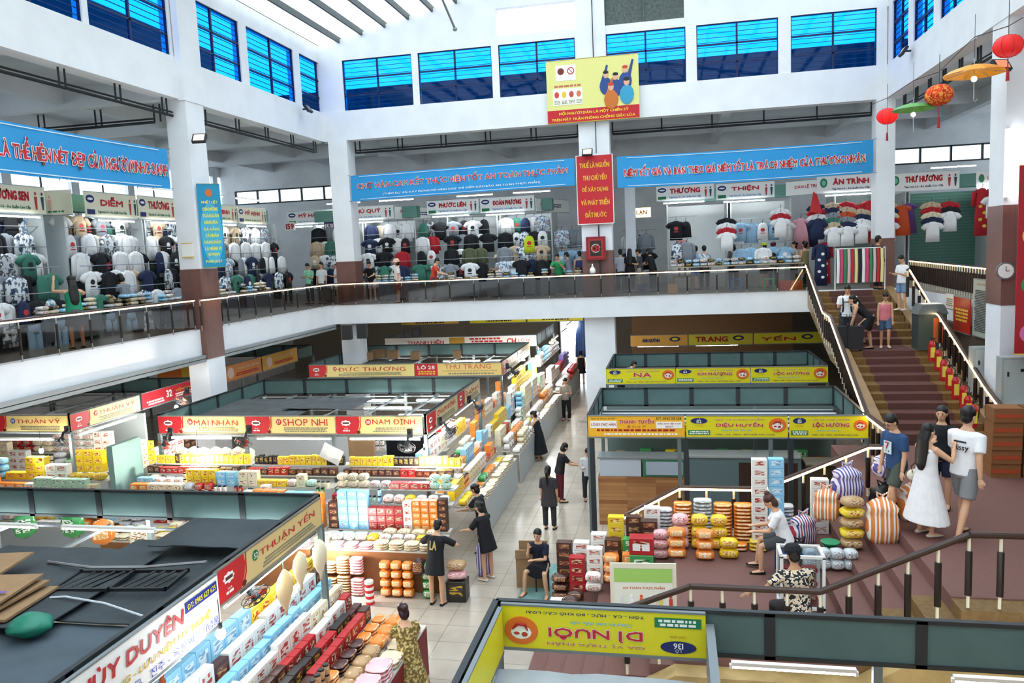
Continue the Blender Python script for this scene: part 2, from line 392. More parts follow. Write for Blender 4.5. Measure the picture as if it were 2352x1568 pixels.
# roof: translucent sheets on purlins and trusses
for s, (xa, xb) in (('left', (-16.2, ridge_x)), ('right', (ridge_x, 10.2))):
    b = MB(); b.prism([(xa, roofz(xa)+.12), (xb, roofz(xb)+.12), (xb, roofz(xb)+.13), (xa, roofz(xa)+.13)], -6, 34.6, f)
    struct(b.obj('ceiling_roof_' + s, translucent('#fbfffe', .32)))
b = MB()
for k in range(-11, 12):
    x = ridge_x+k*1.1
    b.prism([(x-.045, roofz(x)-.14), (x+.045, roofz(x)-.14), (x+.05, roofz(x)+.11), (x-.05, roofz(x)+.11)], -6, 34.5, f)
struct(b.obj('trim_3', mat('#4d5352', .6)))
b = MB()
for y in (8.5, 17, 25.5):
    for s in (-1, 1):
        b.tube([(ridge_x+s*12, y, roofz(ridge_x+12)-.1), (ridge_x, y, roofz(ridge_x)-.15)], .09, 6)
        b.tube([(ridge_x+s*12, y, 16.3), (ridge_x+s*6, y, 16.8), (ridge_x, y, 17.2)], .08, 6)
        for q in (3, 6, 9): b.tube([(ridge_x+s*q, y, roofz(ridge_x+q)-.1), (ridge_x+s*(q+1.4), y, 16.5+.06*(12-q))], .04, 6)
struct(b.obj('trim_4', mat('#3d4344', .5)))
p0 = at(1045, 66, Y, 31); b = MB(); b.tube([at(1008, -20, Y, 29.5), p0], .05, 8).ball(p0, .1, 8, 6)
tag(b.obj('roof_pipe', STEEL), 'thin grey pipe hanging down from the roof by the gable wall', 'pipe')
# parapet and neighbouring hall outside, seen dark through the blue glass
b = MB(); b.box(-28, 18, 45.6, 46, 13.1, 16.95).box(-28, -27.6, -6, 45.6, 13.1, 19.9).box(17.6, 18, -6, 45.6, 13.1, 19)
struct(b.obj('wall_outside', mat('#2a2e36', .9)))
# ---- pillars
def pillar(x0, x1, y0, y1, z1=13.4, band=(4.7, 6.7), low=True, label=''):
    b = MB().use(WHITE); b.box(x0, x1, y0, y1, band[1], z1).box(x0, x1, y0, y1, UZ, band[0])
    b.use(MAROON).box(x0-.015, x1+.015, y0-.015, y1+.015, band[0], band[1])
    return tag(struct(b.obj('pillar')), label, 'pillar')
pillar(-15.95, -15.22, 23.25, 24.25, band=(3.7, 6.7), label='white square pillar at the left balcony with a dusty red tiled band')
pillar(-15.2, -14.3, 33.95, 34.8, 12.2, label='white corner pillar behind the far left turn of the balcony')
pillar(-3.8, -2.5, 34.0, 34.8, 13.5, label='wide white pillar carrying the red slogan board and fire box')
pillar(8.02, 8.72, 33.95, 34.7, 12.2, label='white pillar behind the head of the stairs, red lantern in front')
pillar(8.42, 9.5, 22.6, 23.6, band=(4.85, 7.45), label='white and brown pillar with clock and lamp at the right edge')
# strip above pillar on the left upper wall
b = MB(); b.box(-15.42, -15.2, 23.2, 24.3, 12.1, 16.4).box(-3.75, -2.55, 33.93, 34.05, 12.1, 18.6); struct(b.obj('trim_5', WHITE))
# dark steel under-rails hanging below the band beam
def lattice(p0, p1, step, double=True, label='', drop=.55, top=12.2):
    p0 = Vector(p0); p1 = Vector(p1); d = p1-p0; n = int(d.length/step)
    r = thing('cable_ladder', label, 'cable rack', p0, 0); b = MB()
    b.tube([(0, 0, -drop), d+Vector((0, 0, -drop))], .045, 4).tube([(0, 0, -drop+.11), d+Vector((0, 0, -drop+.11))], .03, 4)
    b.obj('rail', mat('#23272a', .6), r); h = MB()
    for k in range(n+1):
        q = d*(k/n)
        h.tube([q+Vector((0, 0, -drop)), q], .035, 4)
        if double: q2 = q+d.normalized()*.22; h.tube([q2+Vector((0, 0, -drop)), q2], .035, 4)
    h.obj('hanger', mat('#23272a', .6), r); tag(r.children[-1], kind='stuff')
lattice((-15.7, 12, 12.2), (-15.7, 33.5, 12.2), 2.0, label='dark steel cable ladder hung under the left beam')
lattice((-14.2, 34.7, 12.2), (-3.9, 34.7, 12.2), 1.9, label='dark steel cable rack under the far beam, left of the wide pillar')
lattice((-2.4, 34.7, 12.2), (8.0, 34.7, 12.2), 1.9, False, label='dark steel cable rack under the far beam, right of the wide pillar')
lattice((8.9, 33.5, 12.2), (8.9, 20, 12.2), 1.5, label='dark steel cable ladder hung under the right beam')
lattice((-27, 23, 12.0), (-16.2, 23, 12.0), 1.9, label='dark steel cable rack running away under the left gallery ceiling')
# ---- balustrades: dark glass, posts, brown handrail with a warm light strip
BGL = glass('#d2cdc9', .9, .04); HR = mat('#3a2419', .3); POST = mat('#26221f', .4)
def balustrade(pts, label, glassy=True, h=1.0, zfloor=None, step=1.15, postm=None, led=True, cat='railing'):
    """pts: foot points; rail at h above"""
    pts = [Vector(p) for p in pts]; r = thing('balustrade', label, cat, pts[0]); o = pts[0]
    up = Vector((0, 0, 1)); a = MB(); l = MB()
    for i in range(len(pts)-1):
        p, q = pts[i]-o, pts[i+1]-o; d = (q-p); sd = d.cross(up).normalized()
        sgn = 1 if sd.dot(EYE-(o+p)) > 0 else -1
        a.tube([p+up*h, q+up*h], [(.05, .04)]*2, 10)
        if led: l.tube([p+up*(h-.02)+sd*sgn*.055, q+up*(h-.02)+sd*sgn*.055], .019, 6)
        n = max(1, round(d.length/step)); 
        for k in range(n+1):
            if k == n and i < len(pts)-2: continue
            c = p+d*(k/n); w = MB().use(POST if postm is None else postm[0])
            w.tube([c+up*.16, c+up*(h-.2)], .033 if postm is None else .042, 8)
            w.use(STEEL if postm is None else postm[1]).tube([c+up*0, c+up*.16], .02, 6); w.tube([c+up*(h-.2), c+up*(h-.03)], .02, 6)
            w.obj('baluster', None, r)
        if glassy:
            g = MB(); t = sd*.006; e = .03
            A, B = p+up*.06, q+up*.06; C, D = q+up*(h-.12), p+up*(h-.12)
            g.rings([[A-t, B-t, C-t, D-t], [A+t, B+t, C+t, D+t]]); g.obj('glass_panel', BGL, r)
    a.obj('handrail', HR, r)
    if led: l.obj('light_strip', LED, r)
    return r
balustrade([(BX0+.06, 3, FZ), (BX0+.06, 22.9, FZ)], 'glass balustrade with lit handrail along the near left balcony')
balustrade([(BX0+.3, 22.9, FZ), (BX0+.3, 24.5, FZ)], 'short piece of lit handrail passing the left pillar', False, step=3)
balustrade([(BX0+.06, 24.5, FZ), (BX0+.06, BY-.06, FZ)], 'glass balustrade with lit handrail between left pillar and far corner')
balustrade([(BX0+.1, BY-.08, FZ), (-3, BY-.08, FZ), (5.4, BY-.08, FZ)], 'long glass balustrade with lit handrail across the far balcony')
balustrade([at(2092, 598, Z, 5.7)-Vector((0, 0, 1)), (RX-.1, 24, FZ)], 'lit handrail with dark balusters on the right gallery edge', False, step=.3, postm=(mat('#2a1a14', .4), mat('#cfc4ae', .4)))
b = MB(); b.box(9.0, 9.2, 10, 33, UZ, 3.85); struct(b.obj('wall_side', mat('#4a4038', .8)))
rescale(M0)
# ---- main stairs (upper flights), landing, side flights
CARP = mat('#5f3c38', .75, noise=.12, nscale=30, bump=.1); TERR = mat('#7d5f35', .6, noise=.25, nscale=14)
STONE = mat('#b49660', .5, noise=.3, nscale=3)
LZ = 2.25; MZ = 1.45; L2z = 3.75; R1_ = (FT-L2z)/8
def nos(pxl, row, z): p = at(pxl, row, Z, z); return p.x, p.y
up = [(1887, 670.6), (1890, 684), (1893, 699.5), (1897, 715.6), (1901, 730), (1905, 746), (1912, 763), (1925, 781)]
nb = [(nos(*p, FT-R1_*i), FT-R1_*i) for i, p in enumerate(up)]
low = [(1949, 807), (1954, 824.6), (1961, 843), (1970, 862.7), (1979, 884.5), (1988, 905), (1997, 926), (2008, 949), (2019, 973), (2030, 997)]
nb += [(nos(*p, L2z-.15*i), L2z-.15*i) for i, p in enumerate(low)]
YB = nb[-1][0][1]-.42; nb.append(((4.7, YB), LZ))
xl = lambda y: 4.62
xr = lambda y: 6.7
yT = 33.2*K+.02
f = lambda a, e, h: (a, h, e)
b = MB()
for i in range(len(nb)-1):
    (x_, y0), z = nb[i]; y1 = yT if i == 0 else nb[i-1][0][1]
    for m_, (u0, u1) in ((TERR, (4.62, 4.95)), (CARP, (4.95, 6.25)), (TERR, (6.25, 6.7))):
        b.use(m_).box(u0, u1, y0, y1, z-.32, z)
tag(struct(b.obj('stairs')), 'brown carpeted stone stairs rising to the upper floor', 'stairs')
b = MB()
for s in (0, 1):
    R = []
    for y0, z in [(yT, FT), (nb[7][0][1], L2z+.1), (nb[8][0][1], L2z), (YB+.1, LZ+.1), (YB-.4, LZ)]:
        x = (4.36 if s == 0 else 6.72); R.append([(x, y0, z-.5), (x+.24, y0, z-.5), (x+.24, y0, z+.1), (x, y0, z+.1)])
    b.rings(R)
struct(b.obj('trim_6', mat('#9a7f5c', .35, noise=.15, nscale=3)))
y0, y1 = 10.3, 14.4
CARS = CARP; CARP = mat('#755049', .7, noise=.1, nscale=30, bump=.1)
b = MB(); b.use(CARP).box(3.36, 8.6, y0, YB+.02, LZ-.35, LZ); b.use(TERR).box(3.36, 8.6, y0-.35, y0, LZ-.35, LZ-.02)
ux = [2.22, 2.62, 3.0, 3.36]
for k in range(3):
    z = MZ+.2*(k+1); b.use(CARP).box(ux[k], ux[k+1], y0+.45, y1, z-.4, z); b.use(TERR).box(ux[k], ux[k+1], y0-.3, y0+.45, z-.4, z)
b.use(CARP).box(-.07, ux[0], y0-.3, y1, MZ-.3, MZ)
for k in range(7):
    z = MZ/8*(k+1); xx = -2.38+k*.33; b.use(CARP).box(xx, xx+.33, y0-.3, y1, 0.002, z)
tag(struct(b.obj('landing')), 'dusty red landing with the side flights of steps going down left', 'stairs')
b = MB(); b.prism([(-2.38, 0), (-.07, 1.3), (2.2, 1.3), (3.4, 2.1), (8.6, 2.1), (8.6, 1.0), (4.2, .2), (-2.3, 0)], y0-.62, y0-.32, f)
b.box(4.2, 8.6, y0-1.2, y0-.5, 0, 1.0); b.box(-.07, 3.2, y1, y1+.1, 0, MZ-.1).box(3.36, 4.3, y1, y1+.1, 0, LZ-.1)
struct(b.obj('trim_7', STONE))
b = MB(); b.box(3.6, 9, 7.7, 9, -.0, .02); b.box(3.9, 9, 8.3, 9.1, .02, 1.35); struct(b.obj('trim_8', STONE))
DP = (mat('#20140f', .35), mat('#e6dcc0', .4))
bb = lambda pts, lab, **k: balustrade(pts, lab, False, postm=DP, step=k.pop('step', .42), **k)
bb([(-.7, y0-.3, 1.1), (.15, y0-.3, MZ), (1.75, y0-.3, MZ), (3.45, y0-.3, LZ), (5.2, y0-.3, LZ)], 'dark wooden handrail with brown and cream balusters on the near side of the side steps', led=False, step=.38, h=.92)
bb([(-1.1, y1-.05, .8), (0.05, y1-.05, MZ), (1.5, y1-.05, MZ), (3.3, y1-.05, LZ), (3.6, y1-.05, LZ)], 'lit handrail on the far side of the side steps', led=True, h=.9)
def on(px, row, z, h): return at(px, row, Z, z)-Vector((0, 0, h))
bb([(5.35*K, 33.5*K, FT-.02), on(1894, 717, 4.68, .9), on(1909, 727, 4.64, .9), on(1993, 952, 3.2, .9), on(2045, 992, 3.15, .9)], 'lit handrail with dark balusters on the left side of the main stairs', h=.9, step=.36)
bb([on(2085, 618, 5.88, .9), on(2138, 705, 4.8, .9), on(2160, 722, 4.72, .9), on(2268, 890, 3.35, .9), on(2308, 942, 3.15, .9)], 'lit handrail with dark balusters on the right side of the main stairs', h=.9, step=.36)
# ================================================================ GROUND FLOOR STALL BLOCKS
TOPZ, BOTZ = 3.2, 2.75
def posts(parent, pts, h=3.2):
    for x, y in pts:
        b = MB(); b.box(x-.04, x+.04, y-.04, y+.04, 0, h); b.obj('post', mat('#6f7a7a', .5, .3), parent)
def ring(name, label, x0, x1, y0, y1, sides='NSEW', bays=1.35, z0=BOTZ, z1=TOPZ, green=GREEN):
    r = thing(name, label, 'market stall', (x0, y0, 0)); o = Vector((x0, y0, 0)); k = 0
    segs = {'N': ((x0, y1), (x1, y1)), 'S': ((x0, y0), (x1, y0)), 'E': ((x1, y0), (x1, y1)), 'W': ((x0, y0), (x0, y1))}
    for s in sides:
        a, e = [Vector((p[0], p[1], 0))-o for p in segs[s]]; d = e-a; n = max(1, round(d.length/bays)); u = d.normalized(); w = Vector((-u.y, u.x, 0))
        for i in range(n):
            p = a+d*(i/n); q = a+d*((i+1)/n); t = w*.012; b = MB().use(green)
            R = lambda zz: [p+t+Vector((0, 0, zz)), q+t+Vector((0, 0, zz)), q-t+Vector((0, 0, zz)), p-t+Vector((0, 0, zz))]
            b.rings([R(z0+.04), R(z1)]); b.use(PANELF); t = w*.03
            for g in (p, q-u*.05):
                b.rings([[g+t+Vector((0, 0, zz)), g+u*.05+t+Vector((0, 0, zz)), g+u*.05-t+Vector((0, 0, zz)), g-t+Vector((0, 0, zz))] for zz in (z0, z1+.02)])
            for zz in (z0, z1-.01): b.rings([[p+t+Vector((0, 0, h)), q+t+Vector((0, 0, h)), q-t+Vector((0, 0, h)), p-t+Vector((0, 0, h))] for h in (zz, zz+.04)])
            b.obj('fascia_panel', None, r)
    P = [(0, 0), (x1-x0, 0), (0, y1-y0), (x1-x0, y1-y0)]
    if x1-x0 > 5: P += [((x1-x0)*q, yy) for q in (.34, .67) for yy in (0, y1-y0)]
    posts(r, P, BOTZ)
    return r
def grid(parent, o, x0, x1, y0, y1, nx, ny, z=2.7, m=None, t=.03):
    for i in range(nx+1):
        x = x0+(x1-x0)*i/nx; b = MB(); b.box(x-t, x+t, y0, y1, z, z+.05); q = b.obj('roof_bar', m or GREY, parent)
        q.location = -Vector(o)
    for i in range(ny+1):
        y = y0+(y1-y0)*i/ny; b = MB(); b.box(x0, x1, y-t, y+t, z-.03, z); q = b.obj('roof_bar', m or GREY, parent); q.location = -Vector(o)
def sheet(parent, o, x0, x1, y0, y1, z, m, tilt=0, name='roof_sheet'):
    b = MB(); n = 8; R = []
    for i in range(n+1):
        x = x0+(x1-x0)*i/n; h = [z+random.uniform(-.015, .015)+tilt*i/n for _ in range(2)]
        R.append([(x, y0, h[0]), (x, y1, h[1]), (x, y1, h[1]+.015), (x, y0, h[0]+.015)])
    b.rings(R); q = b.obj(name, m, parent); q.location = -Vector(o); return q
TAR = mat('#3d4448', .75, noise=.3, nscale=1.5); TAR2 = mat('#565a5c', .8, noise=.3, nscale=2); CARD = mat('#9a7a58', .85, noise=.12, nscale=5)
PALE = mat('#a9b0b8', .8, noise=.15, nscale=3)
# --- block A, near left
A = ring('market_stall', 'green framed stall block at the lower left with dark roof sheets', -14.5, -5.42, 4.4, 10.85, 'NEW')
oa = (-14.5, 4.4, 0); grid(A, oa, -14.5, -5.5, 8.6, 10.8, 5, 2, 2.62); 
sheet(A, oa, -7.9, -5.6, 7.4, 9.9, 2.78, TAR); sheet(A, oa, -9.6, -7.0, 7.0, 9.3, 2.86, TAR); sheet(A, oa, -14.4, -5.55, 4.4, 7.45, 2.72, mat('#4c575f', .8, noise=.18, nscale=2)); sheet(A, oa, -7.2, -5.6, 9.2, 10.3, 2.98, TAR)
# --- block B
B = ring('market_stall', 'stall block in the middle left under the three yellow shop signs', -12.46, -5.6, 16.75, 21.85, 'NEW')
ob = (-12.46, 16.75, 0); grid(B, ob, -12.5, -5.7, 16.8, 21.8, 6, 5)
sheet(B, ob, -12.5, -9.6, 17.5, 20.6, 2.84, TAR2); sheet(B, ob, -9.5, -5.75, 16.9, 18.1, 2.8, mat('#85888a', .7, noise=.2)); sheet(B, ob, -10.3, -8.3, 18.9, 20.4, 2.9, TAR2)
# --- block C
C = ring('market_stall', 'stall block at the centre back with open roof grid and cartons on top', -12.55, -5.65, 25.1, 30.3, 'NEW'); oc = (-12.55, 25.1, 0)
grid(C, oc, -12.5, -5.7, 25.2, 30.2, 5, 3); sheet(C, oc, -12.4, -9.6, 25.4, 28.6, 2.8, TAR2)
# --- block D, E and the left ones
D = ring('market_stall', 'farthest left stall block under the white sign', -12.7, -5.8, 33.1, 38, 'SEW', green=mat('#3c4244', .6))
L1 = ring('market_stall', 'stall block under the left balcony with two yellow signs', -23.4, -15.1, 16.85, 22.4, 'NEW'); ol = (-23.4, 16.85, 0); grid(L1, ol, -23.4, -15.2, 17, 22.3, 6, 3)
L2 = ring('market_stall', 'stall block behind the left pillar with orange signs', -23.4, -15.25, 25.3, 31, 'NEW')
# --- right blocks
R1 = ring('market_stall', 'grey green stall block right of the aisle with three yellow signs', -1.85, 3.8, 16.65, 19.9, 'NEW', 1.1); o1_ = (-1.85, 16.65, 0)
b = MB(); b.box(-1.8, 3.75, 18.6, 19.85, 2.62, 2.66); q = b.obj('ceiling_board', mat('#dfe3e6', .6), R1); q.location = -Vector(o1_)
for k in range(3): b = MB(); b.box(-1.8, 3.75, 18.6+.42*k, 18.64+.42*k, 2.68, 2.72); q = b.obj('roof_bar', PANELF, R1); q.location = -Vector(o1_)
R2 = ring('market_stall', 'grey green stall block behind, under three small yellow signs', -1.98, 4.25, 23.25, 26.4, 'NEW', 1.05); o2_ = (-1.98, 23.25, 0)
sheet(R2, o2_, -1.9, 4.2, 23.4, 25.2, 2.7, mat('#5a6a68', .7))
R0 = ring('market_stall', 'near right stall block with upside-down yellow sign on its green fascia', -1.86, 9, 3.2, 7.55, 'NW', 1.42); o0_ = (-1.86, 3.2, 0)
sheet(R0, o0_, -1.8, .2, 4.0, 7.25, 2.62, PALE)
b = MB(); b.box(.25, .33, 3.4, 7.5, 2.6, 3.1); b.box(3.3, 3.38, 3.4, 7.5, 2.6, 2.68); q = b.obj('roof_bar', GREY, R0); q.location = -Vector(o0_)
b = MB(); b.box(.4, 9, 4, 7.45, 1.45, 1.5); q = b.obj('display_shelf', mat('#c08d52', .6, noise=.3, nscale=2), R0); q.location = -Vector(o0_)
# counters and partitions inside the right blocks
def solid(name, label, cat, parts, loc=(0, 0, 0), rz=0, group=None):
    """parts: (name, box6, material)"""
    r = thing(name, label, cat, loc, rz, group)
    for n, bx_, m_ in parts: b = MB(); b.box(*bx_); b.obj(n, m_, r)
    return r
PLANK = tiles('#9a6338', '#c08a58', '#6b4326', .7, .09, .002, .5, rot=(math.pi/2, 0, 0))
YC_ = 18.75; cxx = lambda px: at(px, 1100, Y, YC_).x; czz = lambda row: at(1500, row, Y, YC_).z
xa_, xb_, xc_, xd_ = cxx(1374), cxx(1578), cxx(1840), cxx(2000); w1, w2, w3 = xb_-xa_, xc_-xb_-.06, xd_-xc_-.1; zp, zd = czz(1096), czz(1055)
solid('shop_counter', 'plank-fronted counter with glass display under the orange sign', 'counter', [
    ('plank_front', (0, w1, 0, .04, 0, zp), PLANK), ('body', (0, w1, .04, .5, 0, zp), WOODF), ('display_case', (.05, w1/2-.02, .02, .55, zp+.01, zd), mat('#c4ccd8', .3)),
    ('display_case', (w1/2+.02, w1-.04, .02, .55, zp+.01, zd), mat('#3f7d5c', .4)), ('display_pane', (w1/2+.1, w1-.1, .0, .02, zp+.06, zd-.06), mat('#a8b4c4', .25)), ('counter_top', (0, w1, 0, .6, zd, zd+.04), mat('#8f9698', .3, .3))], (xa_, YC_, 0))
solid('shop_counter', 'grey green closed counter beside the plank-fronted one', 'counter', [
    ('body', (0, w2, 0, .5, 0, zd+.06), mat('#5c6f74', .5)), ('door', (w2*.45, w2*.97, -.02, 0, .05, zd-.05), mat('#3b2620', .4)), ('counter_top', (0, w2, -.03, .6, zd+.06, zd+.1), mat('#a9b0b0', .3, .3))], (xb_+.06, YC_, 0))
solid('shop_counter', 'dark glass counter at the right end of the yellow-signed block', 'counter', [
    ('body', (0, w3, 0, .5, 0, .6), mat('#3b3028', .5)), ('display_case', (0, w3, 0, .5, .62, zd-.1), mat('#4a4034', .2)), ('counter_top', (0, w3, -.03, .6, zd-.1, zd-.06), mat('#8c8070', .4))], (xc_+.1, YC_, 0))
b = MB(); b.box(-1.85, 4.2, 21.7, 21.8, 0, 2.6); struct(b.obj('wall_partition', mat('#6b7d7a', .7)))
solid('wall_shelf', 'cluttered shelf behind the plank counter, full of papers and cartons', 'shelf', [('shelf_board', (0, 5.6, 0, .4, 1.0, 1.04), WOODF), ('shelf_board', (0, 5.6, 0, .4, 1.7, 1.74), WOODF)], (-1.7, 21.2, 0))
for i, x in enumerate((-1.84, .16, 2.28)):
    b = MB(); b.box(x, x+.1, 16.6, 16.72, 0, 2.74); tag(b.obj('stall_post', mat('#2e3438', .5)), ['black steel post at the aisle corner of the plank counter', 'black steel post between the plank and grey counters', 'black steel post right of the grey closed counter'][i], 'post')
b = MB(); b.box(-1.9, 4.2, 26.2, 26.35, 0, 2.6); struct(b.obj('wall_partition_2', mat('#6b7d7a', .7)))
b = MB(); b.box(-1.9, 5.2, 36.5, 36.7, 0, 4.38); struct(b.obj('wall_brown', mat('#5d4228', .8)))
# ---------------------------------------------------------------- signs
RED = mat('#c8262c', .5); DRED = mat('#a81a20', .5); YEL = mat('#f0d98c', .5); NAVY = mat('#1f2a66', .5); WH = mat('#f6f4ee', .5); YG = mat('#e4d61e', .45); YB = mat('#f4b52a', .45); BLK = mat('#222426', .5)
GRN = mat('#1f7a4d', .5); CYA = mat('#64b8d8', .5); OR = mat('#e2702a', .5); GOLD = mat('#e6c04a', .5); GL = mat('#8a8672', .6)
def board(name, label, w, z0, z1, m, loc, rz, cat='sign', frame=None, group=None):
    r = thing(name, label, cat, loc, rz, group); b = MB(); b.box(0, w, 0, .03, z0, z1); b.obj('sign_board', m, r)
    if frame: b = MB(); b.box(0, w, -.01, .035, z0-.03, z0).box(0, w, -.01, .035, z1, z1+.02); b.obj('frame', frame, r)
    return r
def disc(r, x, z, a, c, m, name='emblem', y=-.008, n=20):
    b = MB(); b.prism([(x+a*math.cos(6.2832*k/n), z+c*math.sin(6.2832*k/n)) for k in range(n)], y, 0, lambda p, q, h: (p, h, q)); return b.obj(name, m, r)
def quad(r, x0, x1, z0, z1, m, name='printed_band', y=-.008): b = MB(); b.box(x0, x1, y, 0, z0, z1); return b.obj(name, m, r)
def lines(r, x0, x1, z0, z1, n, m, name='small_print', y=-.006, dens=.8):
    b = MB()
    for k in range(n):
        z = z1-(z1-z0)*(k+.5)/n; h = (z1-z0)/n*.3; x = x0+random.uniform(0, .1)*(x1-x0)
        while x < x1-random.uniform(0, .1)*(x1-x0):
            w = random.uniform(.3, 1.2)*h*5; b.box(x, min(x+w, x1), y, 0, z-h, z+h); x += w+h*1.2
    return tag(b.obj(name, m, r), kind='stuff')
def sign_red_yellow(label, loc, rz, w, title, num, z0=BOTZ+.02, z1=TOPZ-.02, numc=None, text=True, back=YEL):
    r = board('shop_sign', label, w, z0, z1, back, loc, rz, frame=mat('#7f7a70', .5)); h = z1-z0; c = (z0+z1)/2; rw = min(.28*w, h*1.6)
    b = MB(); pts = [(0, z0), (rw*.8, z0), (rw*.95, z0+h*.35), (rw, z0+h*.7), (rw*.97, z1), (0, z1)]
    b.prism(pts, -.006, 0, lambda p, q, y: (p, y, q)); b.obj('red_panel', RED, r)
    b = MB(); ps = [(rw*.86, z0), (rw*.9, z0), (rw*1.04, z0+h*.4), (rw*1.06, z1), (rw*1.03, z1), (rw*1.0, z0+h*.4)]; b.prism(ps, -.007, 0, lambda p, q, y: (p, y, q)); b.obj('red_stripe', RED, r)
    ex = rw*.42; ez = z0+h*.62; b = MB(); n = 16
    b.prism([(ex+(.2 if k % 2 else .25)*h*1.25*math.cos(6.2832*k/n), ez+(.12 if k % 2 else .16)*h*1.1*math.sin(6.2832*k/n)) for k in range(n)], -.011, 0, lambda p, q, y: (p, y, q)); b.obj('emblem', WH, r)
    quad(r, ex-.19*h, ex+.19*h, ez-.05*h, ez+.05*h, mat('#5a3328', .5), 'emblem_plate', -.014)
    letters(r, 'VUA', h*.08, None, WH, ex, z0+h*.3, -.011); lines(r, ex-.2*h, ex+.22*h, z0+h*.12, z0+h*.24, 1, WH, y=-.011)
    b = MB(); b.ball((rw*.92, -.004, z0+.1*h), (.14*h, .006, .1*h), 10, 5); b.obj('fruit_picture', mat('#6b1d16', .5), r)
    nx = rw+.2*h+.06*w; disc(r, nx, z0+h*.68, h*.17, h*.17, numc or RED, 'number_disc'); letters(r, num, h*.17, None, WH, nx, z0+h*.68, -.012, .02)
    tx0 = nx+.26*h; tw = w-tx0-.08*w
    letters(r, title, h*.4, tw, RED, tx0+tw/2, z0+h*.66, -.008, -.005)
    lines(r, tx0, tx0+tw, z0+h*.08, z0+h*.38, 3, GL)
    return r
sign_red_yellow('yellow shop sign MAI NHÀN, leftmost of the three on the middle block', (-12.42, 16.68, 0), 0, 2.33, 'MAI NHÀN', '36')
sign_red_yellow('yellow shop sign SHOP NHI between MAI NHÀN and NAM ĐỊNH', (-10.06, 16.68, 0), 0, 2.28, 'SHOP NHI', '37')
sign_red_yellow('yellow shop sign NAM ĐỊNH facing front with red left panel', (-7.75, 16.68, 0), 0, 2.1, 'NAM ĐỊNH', '38')
T = mat('#dcc694', .5, noise=.2)
sign_red_yellow('dirty yellow NAM ĐỊNH sign turned to the aisle at the block corner', (-5.56, 16.75, 0), math.pi/2, 2.6, 'NAM ĐỊNH', '38', back=T)
sign_red_yellow('dirty yellow aisle sign next to the side NAM ĐỊNH sign', (-5.56, 19.4, 0), math.pi/2, 2.4, 'HỒNG', '40', back=T)
sign_red_yellow('large yellow THUẬN YẾN sign with green number 52 disc', (-5.37, 7.95, 0), math.pi/2, 2.85, 'THUẬN YẾN', '52', numc=GRN, back=mat('#e3c98a', .5))
sign_red_yellow('yellow THUẬN VỸ sign with blue 39 disc facing front under the left balcony', (-17.6, 16.78, 0), 0, 2.5, 'THUẬN VỸ', '39', numc=mat('#3a4fa0'))
sign_red_yellow('yellow THUẬN VỸ sign turned to the side aisle under the left balcony', (-15.06, 16.85, 0), math.pi/2, 2.65, 'THUẬN VỸ', '39')
sign_red_yellow('yellow ĐỨC THƯƠNG sign with long red left panel', (-12.5, 25.03, 0), 0, 3.85, 'ĐỨC THƯƠNG', '27')
r = board('shop_sign', 'yellow THU TRANG sign with red LÔ 28 panel', 3.0, BOTZ+.02, TOPZ-.02, mat('#edcb78', .4), (-8.62, 25.03, 0), 0, frame=GREY)
quad(r, 0, .8, BOTZ+.02, TOPZ-.02, RED, 'red_panel'); letters(r, 'LÔ 28', .15, .6, WH, .4, 3.07, -.012, .02); lines(r, .08, .72, 2.8, 2.95, 2, GOLD, y=-.012)
letters(r, 'THU TRANG', .16, 1.6, mat('#d8684a'), 1.85, 3.07, -.008); letters(r, 'CHUYÊN MUA BÁN SỈ & LẺ ĐẶC SẢN ĐÀ NẴNG', .06, 1.9, NAVY, 1.9, 2.93, -.008); lines(r, 1.0, 2.8, 2.8, 2.87, 1, GL)
sign_red_yellow('yellow aisle sign at the corner of the THU TRANG stall', (-5.6, 25.1, 0), math.pi/2, 2.6, 'THU TRANG', '28', back=T)
r = board('shop_sign', 'pale glossy aisle sign behind the THU TRANG corner', 2.5, BOTZ, TOPZ, mat('#d9c8a4', .3), (-5.6, 27.8, 0), math.pi/2); lines(r, .2, 2.3, 2.8, 3.1, 3, GL)
r = board('shop_sign', 'red 32 shop sign behind the side THUẬN VỸ sign', 2.6, BOTZ+.02, TOPZ, mat('#b02a34', .4), (-15.06, 19.6, 0), math.pi/2, frame=GREY)
letters(r, '32', .2, None, WH, 1.25, 3.0, -.008, .03); letters(r, 'HỒNG HÀ', .13, .8, GOLD, 2.0, 3.05, -.008); lines(r, .2, 1, 2.8, 2.95, 2, WH); lines(r, 1.5, 2.5, 2.82, 2.95, 2, WH)
r = board('shop_sign', 'white THANH HIỀN sign with red lettering at the far stalls', 6.9, TOPZ-.45, TOPZ, WH, (-12.7, 33.0, 0), 0, frame=GREY)
letters(r, 'THANH HIỀN', .2, 1.7, RED, 1.9, 3.02, -.008, .03); lines(r, 1.1, 2.8, 2.8, 2.88, 1, NAVY); quad(r, 3.0, 3.7, 2.78, 3.18, mat('#c99a3a'), 'picture'); lines(r, 3.9, 5.4, 2.8, 3.16, 3, RED)
letters(r, 'CH', .24, .4, RED, 5.8, 2.97, -.008, .03); letters(r, 'LÔ 13', .16, .5, RED, 6.35, 3.02, -.008)
b = MB(); b.box(-12.7, -5.8, 34, 34.1, 2.6, 3.2)
